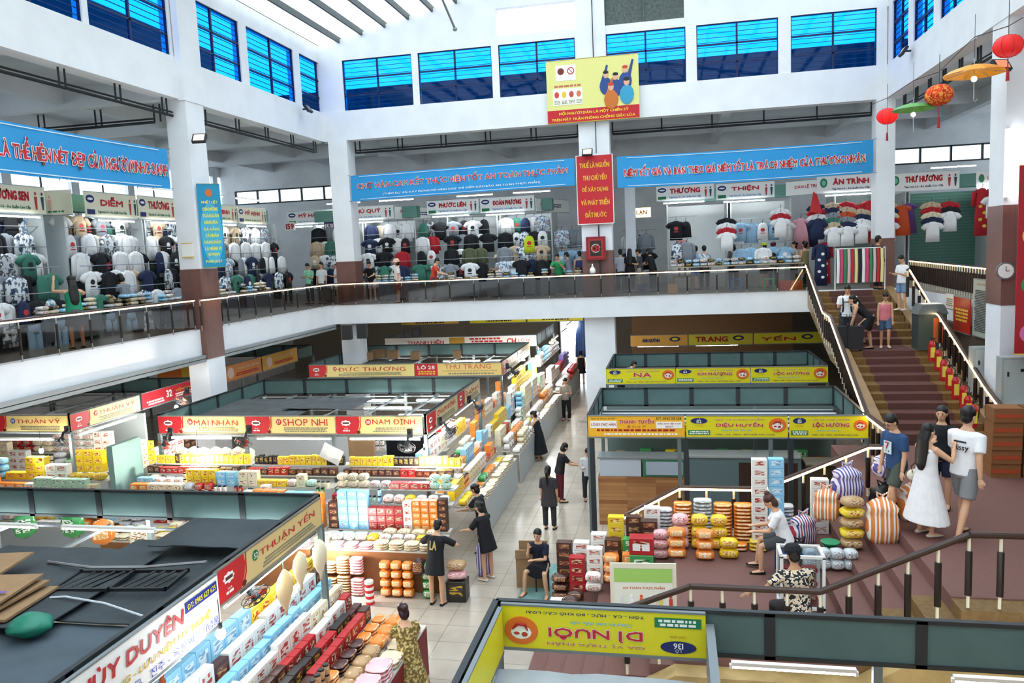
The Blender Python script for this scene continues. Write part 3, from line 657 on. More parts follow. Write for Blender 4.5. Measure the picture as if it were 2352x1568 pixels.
for x, t_, w in ((-13.9, 'THÚY TRINH', 3.1), (-10.2, 'TUYẾT', 2.9), (-7.2, 'THANH THỦY', 2.8)):
    r = board('shop_sign', 'yellow %s sign hung just below the far balcony edge' % t_, w, 3.28, 3.72, YG if x > -13 else mat('#ecc04a'), (x, 38.6, 0), 0, frame=GREY)
    letters(r, t_, .22, w*.6, RED, w*.5, 3.55, -.008, .03); lines(r, w*.25, w*.75, 3.32, 3.42, 1, BLK); disc(r, .25, 3.5, .16, .1, NAVY)
# orange signs behind the left pillar
for y, w, c in ((19.9, 0, 0), (24.0, 2.6, '#e89a58'), (26.7, 2.8, '#e8b04a')):
    if not w: continue
    r = board('shop_sign', 'orange shop sign %s behind the left pillar' % ('nearest' if y < 25 else 'farther'), w, 2.75, 3.3, mat(c, .4), (-15.2, y, 0), math.pi/2, frame=GREY); disc(r, .5, 3.03, .2, .2, mat('#f4dcd0'), 'round_emblem'); lines(r, .8, 2.4, 2.85, 2.98, 2, RED); letters(r, 'QUÀ ĐÀ NẴNG', .12, 1.4, WH, 1.7, 3.13, -.008)
r = board('shop_sign', 'yellow and red sign seen left of the pillar under the balcony', 3.2, 2.75, 3.2, mat('#e8c24a', .4), (-18.6, 25.2, 0), 0, frame=GREY); lines(r, 1.4, 3.0, 3.0, 3.16, 1, RED); quad(r, 0, 1.0, 2.75, 3.2, mat('#e07a3a'), 'orange_panel')
# yellow food signs on the right
def shrimp(r, x, z, a):
    disc(r, x, z, a, a*.85, OR, 'round_picture', -.01); b = MB()
    b.ball((x, -.012, z-.1*a), (.62*a, .006, .42*a), 14, 6); b.obj('plate', WH, r)
    b = MB(); b.tube([(x-.5*a, -.02, z+.1*a), (x-.2*a, -.02, z+.42*a), (x+.25*a, -.02, z+.38*a), (x+.4*a, -.02, z+.05*a)], [.05*a, .1*a, .1*a, .04*a], 6); b.obj('shrimp', DRED, r)
    b = MB(); b.ball((x+.2*a, -.016, z-.2*a), (.2*a, .006, .16*a), 8, 5).ball((x-.25*a, -.016, z-.15*a), (.2*a, .006, .1*a), 8, 5); b.obj('garnish', mat('#b8402a'), r)
def sign_food(label, loc, w, lot, title, rz=0, z0=BOTZ, z1=TOPZ, flip=False, group=None):
    r = board('shop_sign', label, w, z0, z1, YG, loc, rz, frame=GREY, group=group); h = z1-z0; s = -1 if flip else 1
    def q(x): return w-x if flip else x
    def v(f): return z1-f*h if flip else z0+f*h
    ro = math.pi if flip else 0
    disc(r, q(.13*w), v(.78), .085*w, .14*h, NAVY, 'lot_oval'); letters(r, 'LÔ', .09*h, None, WH, q(.13*w), v(.86), -.012, rot=ro); letters(r, lot, .13*h, None, WH, q(.13*w), v(.74), -.012, .02, rot=ro)
    letters(r, 'CHỢ HÀN', .08*h, None, mat('#b06a1a'), q(.13*w), v(.54), -.008, rot=ro)
    quad(r, q(.13*w)-.11*w, q(.13*w)+.11*w, v(.22)-.11*h, v(.22)+.11*h, GRN, 'phone_panel'); lines(r, q(.13*w)-.1*w, q(.13*w)+.1*w, v(.22)-.09*h, v(.22)+.09*h, 2, WH, y=-.012)
    letters(r, 'GIA VỊ THỰC PHẨM', .12*h, .48*w, mat('#c86a4a'), q(.53*w), v(.85), -.008, .01, rot=ro, outline=WH)
    letters(r, title, .26*h, .46*w if len(title) > 3 else .25*w, RED, q(.53*w), v(.6), -.01, .03, rot=ro, outline=WH)
    letters(r, 'Chuyên bán đặc sản', .1*h, .3*w, CYA, q(.5*w), v(.33), -.008, .01, .3, rot=ro)
    letters(r, 'TÔM - CÁ - MỰC - BÒ KHÔ CÁC LOẠI', .09*h, .58*w, NAVY, q(.58*w), v(.13), -.008, .02, rot=ro)
    shrimp(r, q(.9*w), v(.58), .085*w); return r
r = board('shop_sign', 'orange yellow THANH TUYỀN sign at the left end of the near right block', 2.05, BOTZ, TOPZ, YB, (-1.86, 16.6, 0), 0, frame=GREY)
quad(r, .05, .62, 2.94, 3.1, WH, 'white_box'); letters(r, 'LÔ:153 CHỢ HÀN', .09, .52, DRED, .335, 3.02, -.012, .01); letters(r, 'GIA VỊ THỰC PHẨM', .05, .52, BLK, .33, 3.15, -.008, .01)
letters(r, 'THANH  TUYỀN', .11, .72, RED, 1.04, 3.1, -.008, .03, outline=WH); quad(r, 1.46, 2.0, 2.94, 3.08, WH, 'white_box'); letters(r, 'ĐẶC SẢN VIỆT NAM', .05, .48, DRED, 1.73, 3.04, -.012, .01); letters(r, '越南特产', .04, None, DRED, 1.73, 2.975, -.012)
letters(r, 'ĐT: 0905 215 558', .055, .52, BLK, 1.72, 3.15, -.008, .01); letters(r, '青 川 土 产', .06, .4, DRED, 1.04, 2.97, -.008); lines(r, .06, 1.98, 2.86, 2.93, 1, DRED); lines(r, .2, 1.9, 2.78, 2.84, 1, WH)
sign_food('yellow DIỆU HUYỀN food sign, middle of the near right block', (.22, 16.6, 0), 2.05, '152', 'DIỆU HUYỀN')
sign_food('yellow LỘC HƯỜNG food sign beside the lit stair handrail', (2.3, 16.6, 0), 1.52, '151', 'LỘC HƯỜNG')
sign_food('small yellow NA food sign with the crouching person above it', (-2.0, 23.2, 0), 2.02, '165', 'NA')
sign_food('small yellow KIM PHƯỢNG food sign between NA and LỘC HƯỜNG', (.04, 23.2, 0), 2.1, '164', 'KIM PHƯỢNG')
sign_food('small yellow LỘC HƯỜNG food sign on the farther right block', (2.16, 23.2, 0), 2.1, '163', 'LỘC HƯỜNG')
sign_food('upside-down yellow DÌ NUÔI food sign on the near right block', (-1.8, 7.48, 0), 2.05, '136', 'DÌ NUÔI', flip=True)
r = board('shop_sign', 'yellow food sign seen edge-on at the left side of the near right block', 3.2, BOTZ, TOPZ, YG, (-1.8, 7.4, 0), -math.pi/2, frame=GREY); letters(r, 'DÌ NUÔI', .2, 1.2, RED, 1.6, 3.0, -.008, .02); lines(r, .5, 2.6, 2.8, 2.88, 1, NAVY)
for x, w, t_, c in ((-1.75, 2.3, 'ÁNH QUỲNH', '#d6a24a'), (.6, 2.5, 'TRANG', '#cfc23a'), (3.15, 2.6, 'YẾN', '#d8cc2a')):
    r = board('shop_sign', 'long yellow sign %s on the dim stalls under the far balcony' % t_, w, 2.72, 3.15, mat(c, .5), (x, 32.4, 0), 0, frame=GREY)
    letters(r, t_, .2, w*(.5 if len(t_) < 6 else .3), DRED if w > 2.4 else NAVY, w*.36, 2.95, -.008, .04); disc(r, w*.78, 2.98, .22, .1, NAVY, 'lot_oval'); disc(r, w*.78, 2.98, .12, .05, YG, 'lot_centre', -.012)
# red/white souvenir sign, THÙY DUYÊN
r = board('shop_sign', 'white THÙY DUYÊN sign with blue phone box at the lower left corner', 3.3, 2.62, 3.2, WH, (-5.3, 4.6, 0), math.pi/2, frame=GREY)
letters(r, 'THÙY DUYÊN', .19, 1.75, RED, 1.75, 3.04, -.008, .04, .12); quad(r, 2.66, 3.26, 3.02, 3.14, mat('#27358c'), 'phone_panel'); letters(r, 'ĐT: 0905 627 625', .06, .54, YG, 2.96, 3.08, -.012, .02)
letters(r, 'TRẦM HƯƠNG - LƯU NIỆM MỸ NGHỆ', .12, 2.3, mat('#d8b22a'), 1.95, 2.83, -.008, .03, .15); letters(r, '沉香-纪念品-工艺品   진주 - 옥팔찌 - 기념품', .1, 2.6, mat('#3c4aa8'), 1.95, 2.69, -.008)
disc(r, .35, 2.98, .26, .17, mat('#27358c'), 'lot_oval'); letters(r, 'Lô 53', .1, None, YG, .35, 3.02, -.012, .03); letters(r, 'CHỢ HÀN', .07, None, YG, .35, 2.9, -.012, .02)
# ---------------------------------------------------------------- tubes, bulbs, fans
def tube_light(p, L, rz, label, group=None):
    r = thing('tube_light', label, 'light', p, rz, group); b = MB(); b.tube([(0, 0, 0), (L, 0, 0)], .018, 8); b.obj('tube', TUBE, r)
    b = MB(); b.box(0, L, -.03, .03, .02, .06).box(-.02, .01, -.02, .02, -.02, .03).box(L-.01, L+.02, -.02, .02, -.02, .03); b.obj('housing', WH, r); return r
def bulb(p, e, label, power=120):
    r = thing('hanging_bulb', label, 'light', p); b = MB(); b.ball((0, 0, 0), (.055, .055, .07), 12, 8); b.obj('bulb', BULB, r)
    b = MB(); b.tube([(0, 0, .06), (0, 0, e)], .006, 4); b.tube([(0, 0, .05), (0, 0, .12)], .025, 8); b.obj('cord', DARK, r)
    l = bpy.data.lights.new('bulb_light', 'POINT'); l.energy = power; l.shadow_soft_size = .12; l.color = (1, .97, .92)
    lo = bpy.data.objects.new('bulb_glow', l); COL.objects.link(lo); lo.parent = r; lo.location = (0, 0, -.2)
GT = 'tube lights under the stall signs'
for x, w in ((-12.2, 1.6), (-9.9, 1.9), (-7.5, 1.7)): tube_light((x, 16.86, 2.6), w, 0, 'bright tube light under the front edge of the middle left signs', GT)
for y in (16.9, 19.5): tube_light((-5.68, y, 2.6), 2.0, math.pi/2, 'tube light under the aisle side signs of the middle block', 'aisle side tube lights')
tube_light((-5.5, 8.3, 2.6), 2.3, math.pi/2, 'tube light under the THUẬN YẾN sign')
tube_light((-5.55, 4.8, 2.4), 2.6, math.pi/2, 'tube light under the white THÙY DUYÊN sign')
for x in (-14.2, -12, -9.8, -7.6): tube_light((x, 10.55, 2.66), 1.7, 0, 'tube light along the back of the lower left stall', 'tube lights along the back fascia of the lower left stall')
for x, y in ((-9.2, 21.5), (-7.4, 21.5), (-8.6, 20.4), (-7.2, 19.4)): tube_light((x, y, 2.6), 1.4, 0, 'tube light under the open roof grid of the middle block', 'tube lights under the middle roof grid')
for x in (-11.5, -9, -7.2): tube_light((x, 29.6, 2.6), 1.5, 0, 'tube light under the open roof grid of the centre back block', 'tube lights under the back roof grid')
for x in (-17.2, ): tube_light((x, 16.6, 2.6), 1.8, 0, 'tube light under the front THUẬN VỸ sign')
tube_light((-15.0, 17, 2.62), 2.2, math.pi/2, 'tube light under the side THUẬN VỸ sign')
for y in (25.3, 28): tube_light((-5.45, y, 2.6), 2.0, math.pi/2, 'tube light under the aisle signs of the centre back block', 'back aisle tube lights')
tube_light(at(1680, 1530, Z, 2.3), 1.25, 0, 'long bright tube light at the bottom edge of the picture'); tube_light(at(2190, 1563, Z, 2.3), 2.2, 0, 'tube light at the lower right corner')
for x in (-1.5, .9): tube_light((x, 33.2, 2.6), 1.7, 0, 'tube light in the shops below the far balcony', 'tube lights in the far shops')
for px, row, y, lab, pw in [(735, 1255, 13.9, 'glaring bulb over the near end of the flat snack packs', 90), (975, 1040, 16.3, 'glaring bulb beside the dark screen of the NAM ĐỊNH stall', 110), (405, 935, 19.5, 'glaring bulb by the fan left of the pillar foot', 110), (95, 1035, 16.2, 'glaring bulb under the front THUẬN VỸ sign', 120), (455, 1035, 16.4, 'glaring bulb over the cream dried fish bags', 150), (1245, 810, 31, 'glaring bulb at the far end of the aisle stalls', 150), (1235, 800, 34, 'second glaring bulb behind at the aisle end', 150)]:
    bulb(at(px, row, Y, y), .5, lab, pw)
bulb(at(507, 1455, X, -5.0), .4, 'glaring bulb under the corner between the white and yellow signs', 10)
for x, y in ((-5.2, 33.5), (-5.2, 36.5), (-5.4, 40)): tube_light((x, y, 2.9), 1.8, math.pi/2, 'added fill tube light over the far aisle stalls', 'added fill tube lights over the far aisle stalls')  # added to brighten the dark far end of the aisle
def fan(p, rz, label, tilt=.5, red=False):
    r = thing('wall_fan', label, 'fan', p, rz); M = Matrix.Rotation(tilt, 4, 'X'); b = MB()
    for rr, yy in ((.2, 0), (.2, .05), (.13, -.03), (.07, -.04)):
        pts = [M @ Vector((rr*math.cos(t*.3927), yy-.1, rr*math.sin(t*.3927))) for t in range(17)]; b.tube(pts, .005, 4)
    for t in range(16): c, s = math.cos(t*.3927), math.sin(t*.3927); b.tube([M @ Vector((.03*c, -.145, .03*s)), M @ Vector((.2*c, -.1, .2*s)), M @ Vector((.06*c, 0, .06*s))], .003, 4)
    b.obj('cage', DARK, r); b = MB()
    for k in range(3):
        a = k*2.094; b.rings([[M @ Vector((q*math.cos(a+w), -.08+dy, q*math.sin(a+w))) for q in (.03, .17)] + [M @ Vector((q*math.cos(a+w), -.075+dy, q*math.sin(a+w))) for q in (.17, .03)] for w, dy in ((0, -.02), (.5, .0), (.95, .02))])
    b.obj('blades', mat('#c8482c') if red else mat('#60666a'), r); b = MB()
    b.tube([M @ Vector((0, -.1, 0)), M @ Vector((0, .06, 0))], .06, 10).tube([M @ Vector((0, .03, 0)), (0, .1, .16), (0, .22, .2)], .03, 6).box(-.06, .06, .2, .26, .1, .3); b.obj('motor_bracket', BLK, r); return r
for px, row, ax, v, rz, lab, rd in [(562, 1010, Y, 16.3, 0, 'black fan with red blades under the SHOP NHI sign', True), (935, 1020, Y, 16.3, 0, 'clear-caged fan under the NAM ĐỊNH sign', False), (380, 1015, Y, 16.3, 0, 'fan with orange blades at the left end under MAI NHÀN', True), (1030, 988, X, -5.2, 1.3, 'black fan on the aisle corner of the NAM ĐỊNH stall', False), (1095, 935, X, -5.2, 1.3, 'black fan farther along the aisle side signs', False), (1180, 855, X, -5.2, 1.3, 'black fan by the THU TRANG corner', False), (140, 1010, Y, 16.4, 0, 'grey fan between the two THUẬN VỸ signs', False), (420, 915, Y, 20, 0, 'fan with orange blades near the pillar foot', True), (580, 1360, X, -5.6, 1.2, 'big blurred fan under the THUẬN YẾN sign', True)]:
    fan(at(px, row, ax, v), rz, lab, .7, rd)
# ================================================================ GOODS
BOXC = {'white': ('#f4f1ea', '#e8e0d2', '#b8443c'), 'light blue': ('#8ccbec', '#d8ecf6', '#7aa8cc'), 'dark brown': ('#4a2a22', '#7a3a2a', '#c8a070'), 'red': ('#b8262a', '#7e1a1c', '#e8c8a0'), 'yellow': ('#f2cf2a', '#f6e27a', '#c8502a'),
        'cream': ('#efe2c0', '#f6eedc', '#b07a3a'), 'orange': ('#ef8a34', '#f6b25a', '#fbeed8'), 'green': ('#3f9a52', '#e6f2d8', '#2a6a3a'), 'pink': ('#f0b8bc', '#fbe6e6', '#d8606a'), 'mint': ('#bfe6cf', '#eef8f0', '#4a9a6a'), 'black': ('#26211f', '#3a302a', '#c8a23a'), 'grey': ('#c4c7ca', '#f2f2f2', '#8a8d90'), 'tan': ('#b99468', '#d8bc94', '#8a5a34'), 'silver': ('#c8ccd0', '#8f9498', '#ffffff'), 'purple': ('#8a78c8', '#e0daf4', '#5a48a0')}
BNAME = {'white': 'pale_box', 'cream': 'pale_box', 'pink': 'pale_box', 'red': 'vivid_box', 'dark brown': 'earthtone_box', 'black': 'earthtone_box', 'tan': 'earthtone_box', 'light blue': 'cooltone_box', 'grey': 'cooltone_box', 'green': 'greentone_box', 'mint': 'greentone_box', 'yellow': 'warmtone_box', 'orange': 'warmtone_box', 'purple': 'vivid_box', 'silver': 'cooltone_box'}  # contents unknown; one kind of snack box, named only by colour group
GM = {}
def gmat(c, kind='box'):
    k = (c, kind)
    if k not in GM:
        a, b_, c_ = BOXC[c]; GM[k] = pack(a, b_, c_, {'box': 1.7, 'bag': 4.2, 'pack': 2.6, 'jar': 3.3}[kind], .22 if kind in ('bag', 'pack') else .4, 'CHEBYCHEV' if kind != 'bag' else 'EUCLIDEAN')
    return GM[k]
SHP = {}
def shape(kind, c):
    """unit size solids; returned mesh stands on z=0, centred in x, y"""
    if (kind, c) in SHP: return SHP[kind, c]
    b = MB()
    if kind == 'box':
        e = .03; b.rings([[(-.5+e, -.5+e, 0), (.5-e, -.5+e, 0), (.5-e, .5-e, 0), (-.5+e, .5-e, 0)], [(-.5, -.5, e), (.5, -.5, e), (.5, .5, e), (-.5, .5, e)], [(-.5, -.5, 1-e), (.5, -.5, 1-e), (.5, .5, 1-e), (-.5, .5, 1-e)], [(-.5+e, -.5+e, 1), (.5-e, -.5+e, 1), (.5-e, .5-e, 1), (-.5+e, .5-e, 1)]])
    elif kind in ('bag', 'pack'):
        rnd = random.Random(len(SHP)); R = []; K = 7; n = 14
        for i in range(K+1):
            t = i/K; s = (1-abs(2*t-1)**3.2)**.5 if 0 < t < 1 else .16
            q = []
            for j in range(n):
                a = 2*math.pi*j/n; cx_, sy_ = math.cos(a), math.sin(a); p = .55; f = 1+rnd.uniform(-.06, .06)
                q.append((.5*s*f*math.copysign(abs(cx_)**p, cx_), .5*s*f*math.copysign(abs(sy_)**p, sy_), t))
            R.append(q)
        b.rings(R)
    elif kind == 'jar':
        b.lathe((0, 0, 0), [(.44, 0), (.5, .05), (.5, .72), (.4, .8), (.4, .82)], 12)
    me = b.data(kind, gmat(c, kind), smooth=kind != 'box'); SHP[kind, c] = me; return me
NOUN = {'box': ('snack_box', 'snack box', 'box'), 'bag': ('snack_bag', 'puffed snack bag', 'bag'), 'pack': ('dried_food_pack', 'flat clear pack', 'food pack'), 'jar': ('food_jar', 'lidded jar', 'jar')}
LIDM = {}
NG = 0
def item(kind, c, d, p, rz, place, say=None):
    global NG; NG += 1
    n, noun, cat = NOUN[kind]
    if kind == 'box': n = BNAME[c]; noun = n.replace('_', ' ')
    if kind == 'bag' and c in ('orange', 'yellow', 'tan'): n = 'warmtone_bag'; noun = 'dried fruit bag'
    if kind == 'bag' and c in ('white', 'cream', 'grey', 'silver'): n = 'pale_bag'; noun = 'cracker bag'  # all are plain snack bags; the name follows the colour alone
    o = link(n, shape(kind, c), None, p, rz); o.scale = d
    lab = say or '%s %s %s' % (c, noun, place)
    tag(o, lab, cat, lab.replace(noun, noun+'s')[:60])
    if kind == 'jar':
        if 'l' not in LIDM: b = MB(); b.lathe((0, 0, .82), [(.43, 0), (.43, .16), (.38, .18)], 12); LIDM['l'] = b.data('lid', BLK)
        link('lid', LIDM['l'], o)
    return o
DIM = {'box': (.24, .16, .16), 'bag': (.26, .2, .16), 'pack': (.27, .2, .05), 'jar': (.1, .1, .14)}
def terrace(o, rz, L, rows, place, rnd, body=None, depth=1.6, label=None, sw=1.0, gap=.012):
    """o front foot corner; rows: (v, z, kinds, colours, stack, size)"""
    o = Vector(o); M = Matrix.Translation(o) @ Matrix.Rotation(rz, 4, 'Z')
    ct = thing('display_counter', label, 'counter', o, rz); b = MB(); z0 = rows[0][1]
    b.box(0, L, 0, .03, .02, z0-.03); b.obj('front_panel', body or mat('#b8bfc2', .4, .2), ct)
    for i, r in enumerate(rows):
        v0 = 0 if i == 0 else r[0]-.005; v1 = rows[i+1][0]-.01 if i+1 < len(rows) else depth
        b = MB(); b.box(0, L, v0, v1, r[1]-.03, r[1]-.002); b.obj('shelf_board', mat('#c9c4b8', .5), ct)
    for v, z, kinds, cols, st, size in rows:
        u = .02; 
        while True:
            k = rnd.choice(kinds); c = rnd.choice(cols); d = [q*s for q, s in zip(DIM[k], size)]
            if isinstance(size[0], float) and k == 'box': d = [d[0]*rnd.uniform(.85, 1.15), d[1], d[2]*rnd.uniform(.85, 1.15)]
            run = rnd.choice((1, 2, 2, 3, 4)); out = False; ns = rnd.randint(*st)
            for _ in range(run):
                if u+d[0]+gap > L: out = True; break
                for s in range(ns):
                    j = rnd.uniform(-.03, .03) if k != 'box' else rnd.uniform(-.008, .008)
                    p = M @ Vector((u+d[0]/2, v+d[1]/2+j*.3, z+s*(d[2]+.002))); item(k, c, d, p, rz+j, place)
                u += d[0]+gap+(.02 if k != 'box' else 0)
            if out: break
    return ct
R_ = random.Random(3)
MIX = ['white', 'white', 'white', 'white', 'cream', 'cream', 'light blue', 'red', 'dark brown', 'yellow', 'orange', 'green', 'grey', 'mint']
# block B, facing the camera (three stretches so that each can be named)
for i, (x0, L, pl) in enumerate([(-12.5, 2.6, 'under MAI NHÀN sign'), (-9.85, 2.35, 'under SHOP NHI sign'), (-7.45, 2.75, 'under front NAM ĐỊNH sign')]):
    terrace((x0, 14.45, 0), 0, L, [(0, .88, ['pack'], ['tan', 'pink', 'cream'], (2, 4), (1.1, 1.4, 1.)), (.32, .92, ['bag'], ['orange', 'yellow', 'orange', 'white'], (1, 1), (.9, 1., 1.)), (.56, .95, ['pack', 'bag'], ['white', 'cream', 'grey'], (1, 2), (1.1, 1.1, 1.)),
        (.84, 1.0, ['box'], ['white', 'light blue', 'red', 'dark brown', 'white', 'orange', 'white'], (3, 5), (.85, 1., .95)), (1.08, 1.5, ['box', 'jar', 'bag', 'box'], MIX, (1, 2), (.85, 1.1, 1.15)), (1.34, 1.75, ['box', 'jar', 'bag'], ['red', 'white', 'yellow', 'cream', 'dark brown', 'mint', 'light blue'], (1, 2), (.85, 1., 1.)), (1.75, 1.9, ['box'], ['dark brown', 'red', 'dark brown'], (1, 1), (.7, .8, 1.)), (2.1, 2.05, ['box'], ['yellow', 'black', 'yellow'], (1, 1), (.5, .6, 1.3))],
        pl, R_, depth=2.4, label='stepped display counter %s, facing front' % pl, body=mat('#8b5a34', .5, noise=.2))
# block B and C along the aisle
terrace((-4.5, 16.95, 0), math.pi/2, 4.6, [(0, .9, ['pack'], ['white', 'cream', 'white', 'grey'], (2, 4), (1.1, 1.2, 1.)), (.3, .98, ['bag', 'pack', 'bag'], ['orange', 'white', 'yellow', 'green', 'white'], (1, 1), (.9, 1., 1.)), (.56, 1.12, ['box', 'jar'], MIX, (1, 2), (1., 1.1, 1.)), (.82, 1.3, ['box'], ['light blue', 'white', 'orange', 'white'], (1, 3), (1., 1., 1.)), (1.05, 1.5, ['box', 'bag'], MIX, (1, 3), (1., 1., 1.)), (1.3, 1.9, ['box'], ['white', 'cream', 'light blue', 'yellow'], (1, 2), (1.2, 1., 1.2))],
    'on nearer aisle counter', R_, depth=1.55, label='long counter along the aisle below the side NAM ĐỊNH sign')
terrace((-4.5, 22.0, 0), math.pi/2, 3.9, [(0, .9, ['pack', 'bag'], ['white', 'cream', 'white'], (1, 3), (1.2, 1.2, 1.)), (.3, .98, ['bag'], ['orange', 'yellow', 'tan', 'dark brown', 'white'], (1, 2), (1., 1., 1.3)), (.56, 1.12, ['box', 'bag'], MIX, (1, 3), (1., 1.1, 1.)), (.85, 1.4, ['box'], ['red', 'white', 'light blue', 'yellow'], (2, 4), (1.1, 1., 1.)), (1.15, 1.9, ['box'], ['white', 'red', 'white', 'orange'], (1, 3), (1.2, 1., 1.2))],
    'on middle aisle counter', R_, depth=1.4, label='aisle counter between the two fans and the black dress')
terrace((-4.55, 26.3, 0), math.pi/2, 5.2, [(0, .9, ['bag', 'pack'], ['white', 'cream', 'pink'], (1, 2), (1.3, 1.3, 1.)), (.35, 1.0, ['bag'], ['green', 'white', 'orange', 'purple', 'white'], (1, 2), (1.2, 1.2, 1.2)), (.68, 1.3, ['box', 'bag'], MIX, (2, 4), (1.2, 1.2, 1.)), (1.0, 1.8, ['box'], ['white', 'light blue', 'yellow'], (2, 4), (1.3, 1., 1.))],
    'on farther aisle counter', R_, depth=1.3, label='farther aisle counter behind the grey shirted walker')
terrace((-4.6, 32, 0), math.pi/2, 6, [(0, .9, ['bag'], ['white', 'pink', 'red'], (1, 2), (1.6, 1.6, 1.2)), (.45, 1.3, ['bag', 'box'], ['white', 'purple', 'red', 'light blue', 'white'], (2, 3), (1.5, 1.4, 1.2)), (.9, 2.0, ['box', 'bag'], ['white', 'light blue', 'grey'], (2, 3), (1.5, 1.4, 1.2))],
    'at far aisle end', R_, depth=1.4, label='crowded counter at the far end of the aisle')
# block L, facing the camera
terrace((-18.5, 14.9, 0), 0, 4.9, [(0, .95, ['box', 'box', 'pack'], MIX, (1, 2), (1.1, 1.1, .8)), (.26, 1.0, ['box', 'bag'], MIX, (1, 2), (1., 1., .9)), (.5, 1.15, ['box'], MIX, (1, 2), (1.1, 1., .8)), (.74, 1.3, ['box', 'bag'], ['white', 'mint', 'cream', 'orange'], (1, 2), (1., 1., .9)), (1.0, 1.5, ['box'], ['orange', 'mint', 'white', 'cream'], (1, 2), (1., 1., 1.)), (1.24, 1.7, ['box', 'bag'], ['yellow', 'light blue', 'white', 'orange'], (1, 3), (1.2, 1.2, 1.1))],
    'under THUẬN VỸ signs', R_, depth=1.6, label='stepped counter heaped with boxes below the left balcony')
terrace((-13.5, 15.0, 0), 0, .9, [(0, .9, ['bag'], ['green', 'orange'], (2, 3), (1.1, 1.1, 1.4)), (.3, 1.0, ['box'], ['white', 'dark brown', 'light blue', 'tan'], (4, 6), (1.1, 1.1, 1.))], 'in tall stacks left of the green post', R_, depth=.7, label='narrow counter with tall stacks left of the middle block')
terrace((-14.2, 17.6, 0), math.pi/2, 5, [(0, .9, ['bag', 'box'], MIX, (1, 2), (1.2, 1.2, 1.)), (.35, 1.3, ['box'], MIX, (2, 4), (1.2, 1.1, 1.))], 'on side aisle counter', R_, depth=.8, label='side aisle counter behind the tall stacks')
b = MB(); b.box(-23.4, -15.2, 19.8, 19.88, 0, 2.6); struct(b.obj('wall_partition_3', mat('#c4ccca', .7)))
terrace((-19.5, 18.2, 0), 0, 4.2, [(0, 1.3, ['box', 'bag', 'jar'], MIX, (2, 4), (1.2, 1.2, 1.1)), (.5, 1.7, ['box', 'bag'], MIX, (2, 4), (1.2, 1.2, 1.1))], 'on the back shelf under the balcony', R_, depth=.9, label='back shelf crowded with boxes under the left balcony')
b = MB(); b.box(-13.05, -12.9, 15.6, 16.6, 0, 2.7); tag(b.obj('stall_post', mat('#7d9a92', .5)), 'pale green panel post left of the MAI NHÀN goods', 'post')
# near-left block, aisle side: upright boxes in rows
ROWA = [(0, .86, ['pack'], ['white', 'cream', 'cream', 'pink'], (2, 4), (1.5, 1.7, 1.2)), (.37, .9, ['bag'], ['orange', 'orange', 'yellow', 'tan'], (1, 1), (1.1, 1.2, 1.1)), (.64, .95, ['pack', 'jar', 'pack'], ['tan', 'dark brown', 'orange'], (2, 3), (1., 1., 1.)), (.87, 1.0, ['box'], ['dark brown', 'red', 'dark brown'], (1, 1), (1., .8, 1.3)), (1.03, 1.08, ['box'], ['red', 'dark brown', 'black'], (1, 1), (1., .8, 1.3)), (1.19, 1.16, ['box'], ['dark brown', 'white', 'red'], (1, 1), (1., .8, 1.5)),
        (1.36, 1.26, ['box'], ['white', 'white', 'cream'], (1, 1), (1.2, .7, 2.0)), (1.52, 1.36, ['box'], ['light blue', 'dark brown', 'light blue'], (1, 1), (1.2, .8, 1.8)), (1.7, 1.5, ['box'], ['white', 'dark brown', 'white'], (1, 1), (1.2, .8, 2.)), (1.88, 1.66, ['box'], ['light blue', 'mint', 'tan', 'yellow'], (1, 1), (1.3, .9, 2.))]
terrace((-4.02, 7.0, 0), math.pi/2, 4.5, ROWA, 'below THUẬN YẾN sign', random.Random(11), depth=2.1, label='stepped counter packed with upright boxes below the THUẬN YẾN sign', body=mat('#7a1c22', .6))
# shelves under the big flat packs (face the camera)
def shelf_items(x0, x1, y, z, kind, cols, st, size, place, rnd):
    u = x0; d = [q*s for q, s in zip(DIM[kind], size)]
    while u+d[0] < x1:
        c = rnd.choice(cols)
        for s in range(rnd.randint(*st)): item(kind, c, d, (u+d[0]/2, y, z+s*(d[2]+.002)), rnd.uniform(-.03, .03), place)
        u += d[0]+.02
shelf_items(-7.4, -6.0, 14.26, .46, 'pack', ['tan', 'pink'], (4, 6), (1., 1., 1.1), 'on the low shelf at the front', R_)
shelf_items(-7.4, -6.0, 14.26, .02, 'pack', ['grey', 'pink', 'tan'], (5, 7), (1., 1., 1.1), 'on the floor shelf at the front', R_)
shelf_items(-5.9, -5.0, 14.26, .02, 'bag', ['orange'], (4, 4), (.85, 1., 1.15), 'stacked left of the standing LA shirt', R_)
shelf_items(-5.0, -4.75, 14.26, .02, 'bag', ['green'], (4, 4), (.85, 1., 1.15), 'stacked left of the bare legs', R_)
for k in range(3): item('box', 'tan', (.46, .3, .16), (-7.15+.5*k, 14.6, .7), 0, 'x', 'flat brown carton on the low shelf front, in the row of three') if False else None
for x, y, c, s in [(-4.3, 14.3, 'black', (.4, .34, .42)), ]:
    o = item('box', c, s, (x, y, 0), .05, '', 'dark crate of packs at the counter corner right of the bare legs')
for z, c in ((.43, 'pink'), (.62, 'tan')): item('bag', c, (.38, .3, .18), (-4.3, 14.3, z), .1, '', '%s sack on the dark crate at the counter corner' % c)
item('bag', 'dark brown', (.26, .24, .36), (-5.05, 14.22, .5), 0, '', 'brown bag of dried meat with white label beside the LA shirt')
b = MB(); b.use(mat('#d8262e', .4)); 
for k in range(8): b.use(mat('#d8262e', .4) if k % 2 == 0 else WH).lathe((0, 0, .06*k), [(.085, 0), (.09, .03), (.085, .06)], 12)
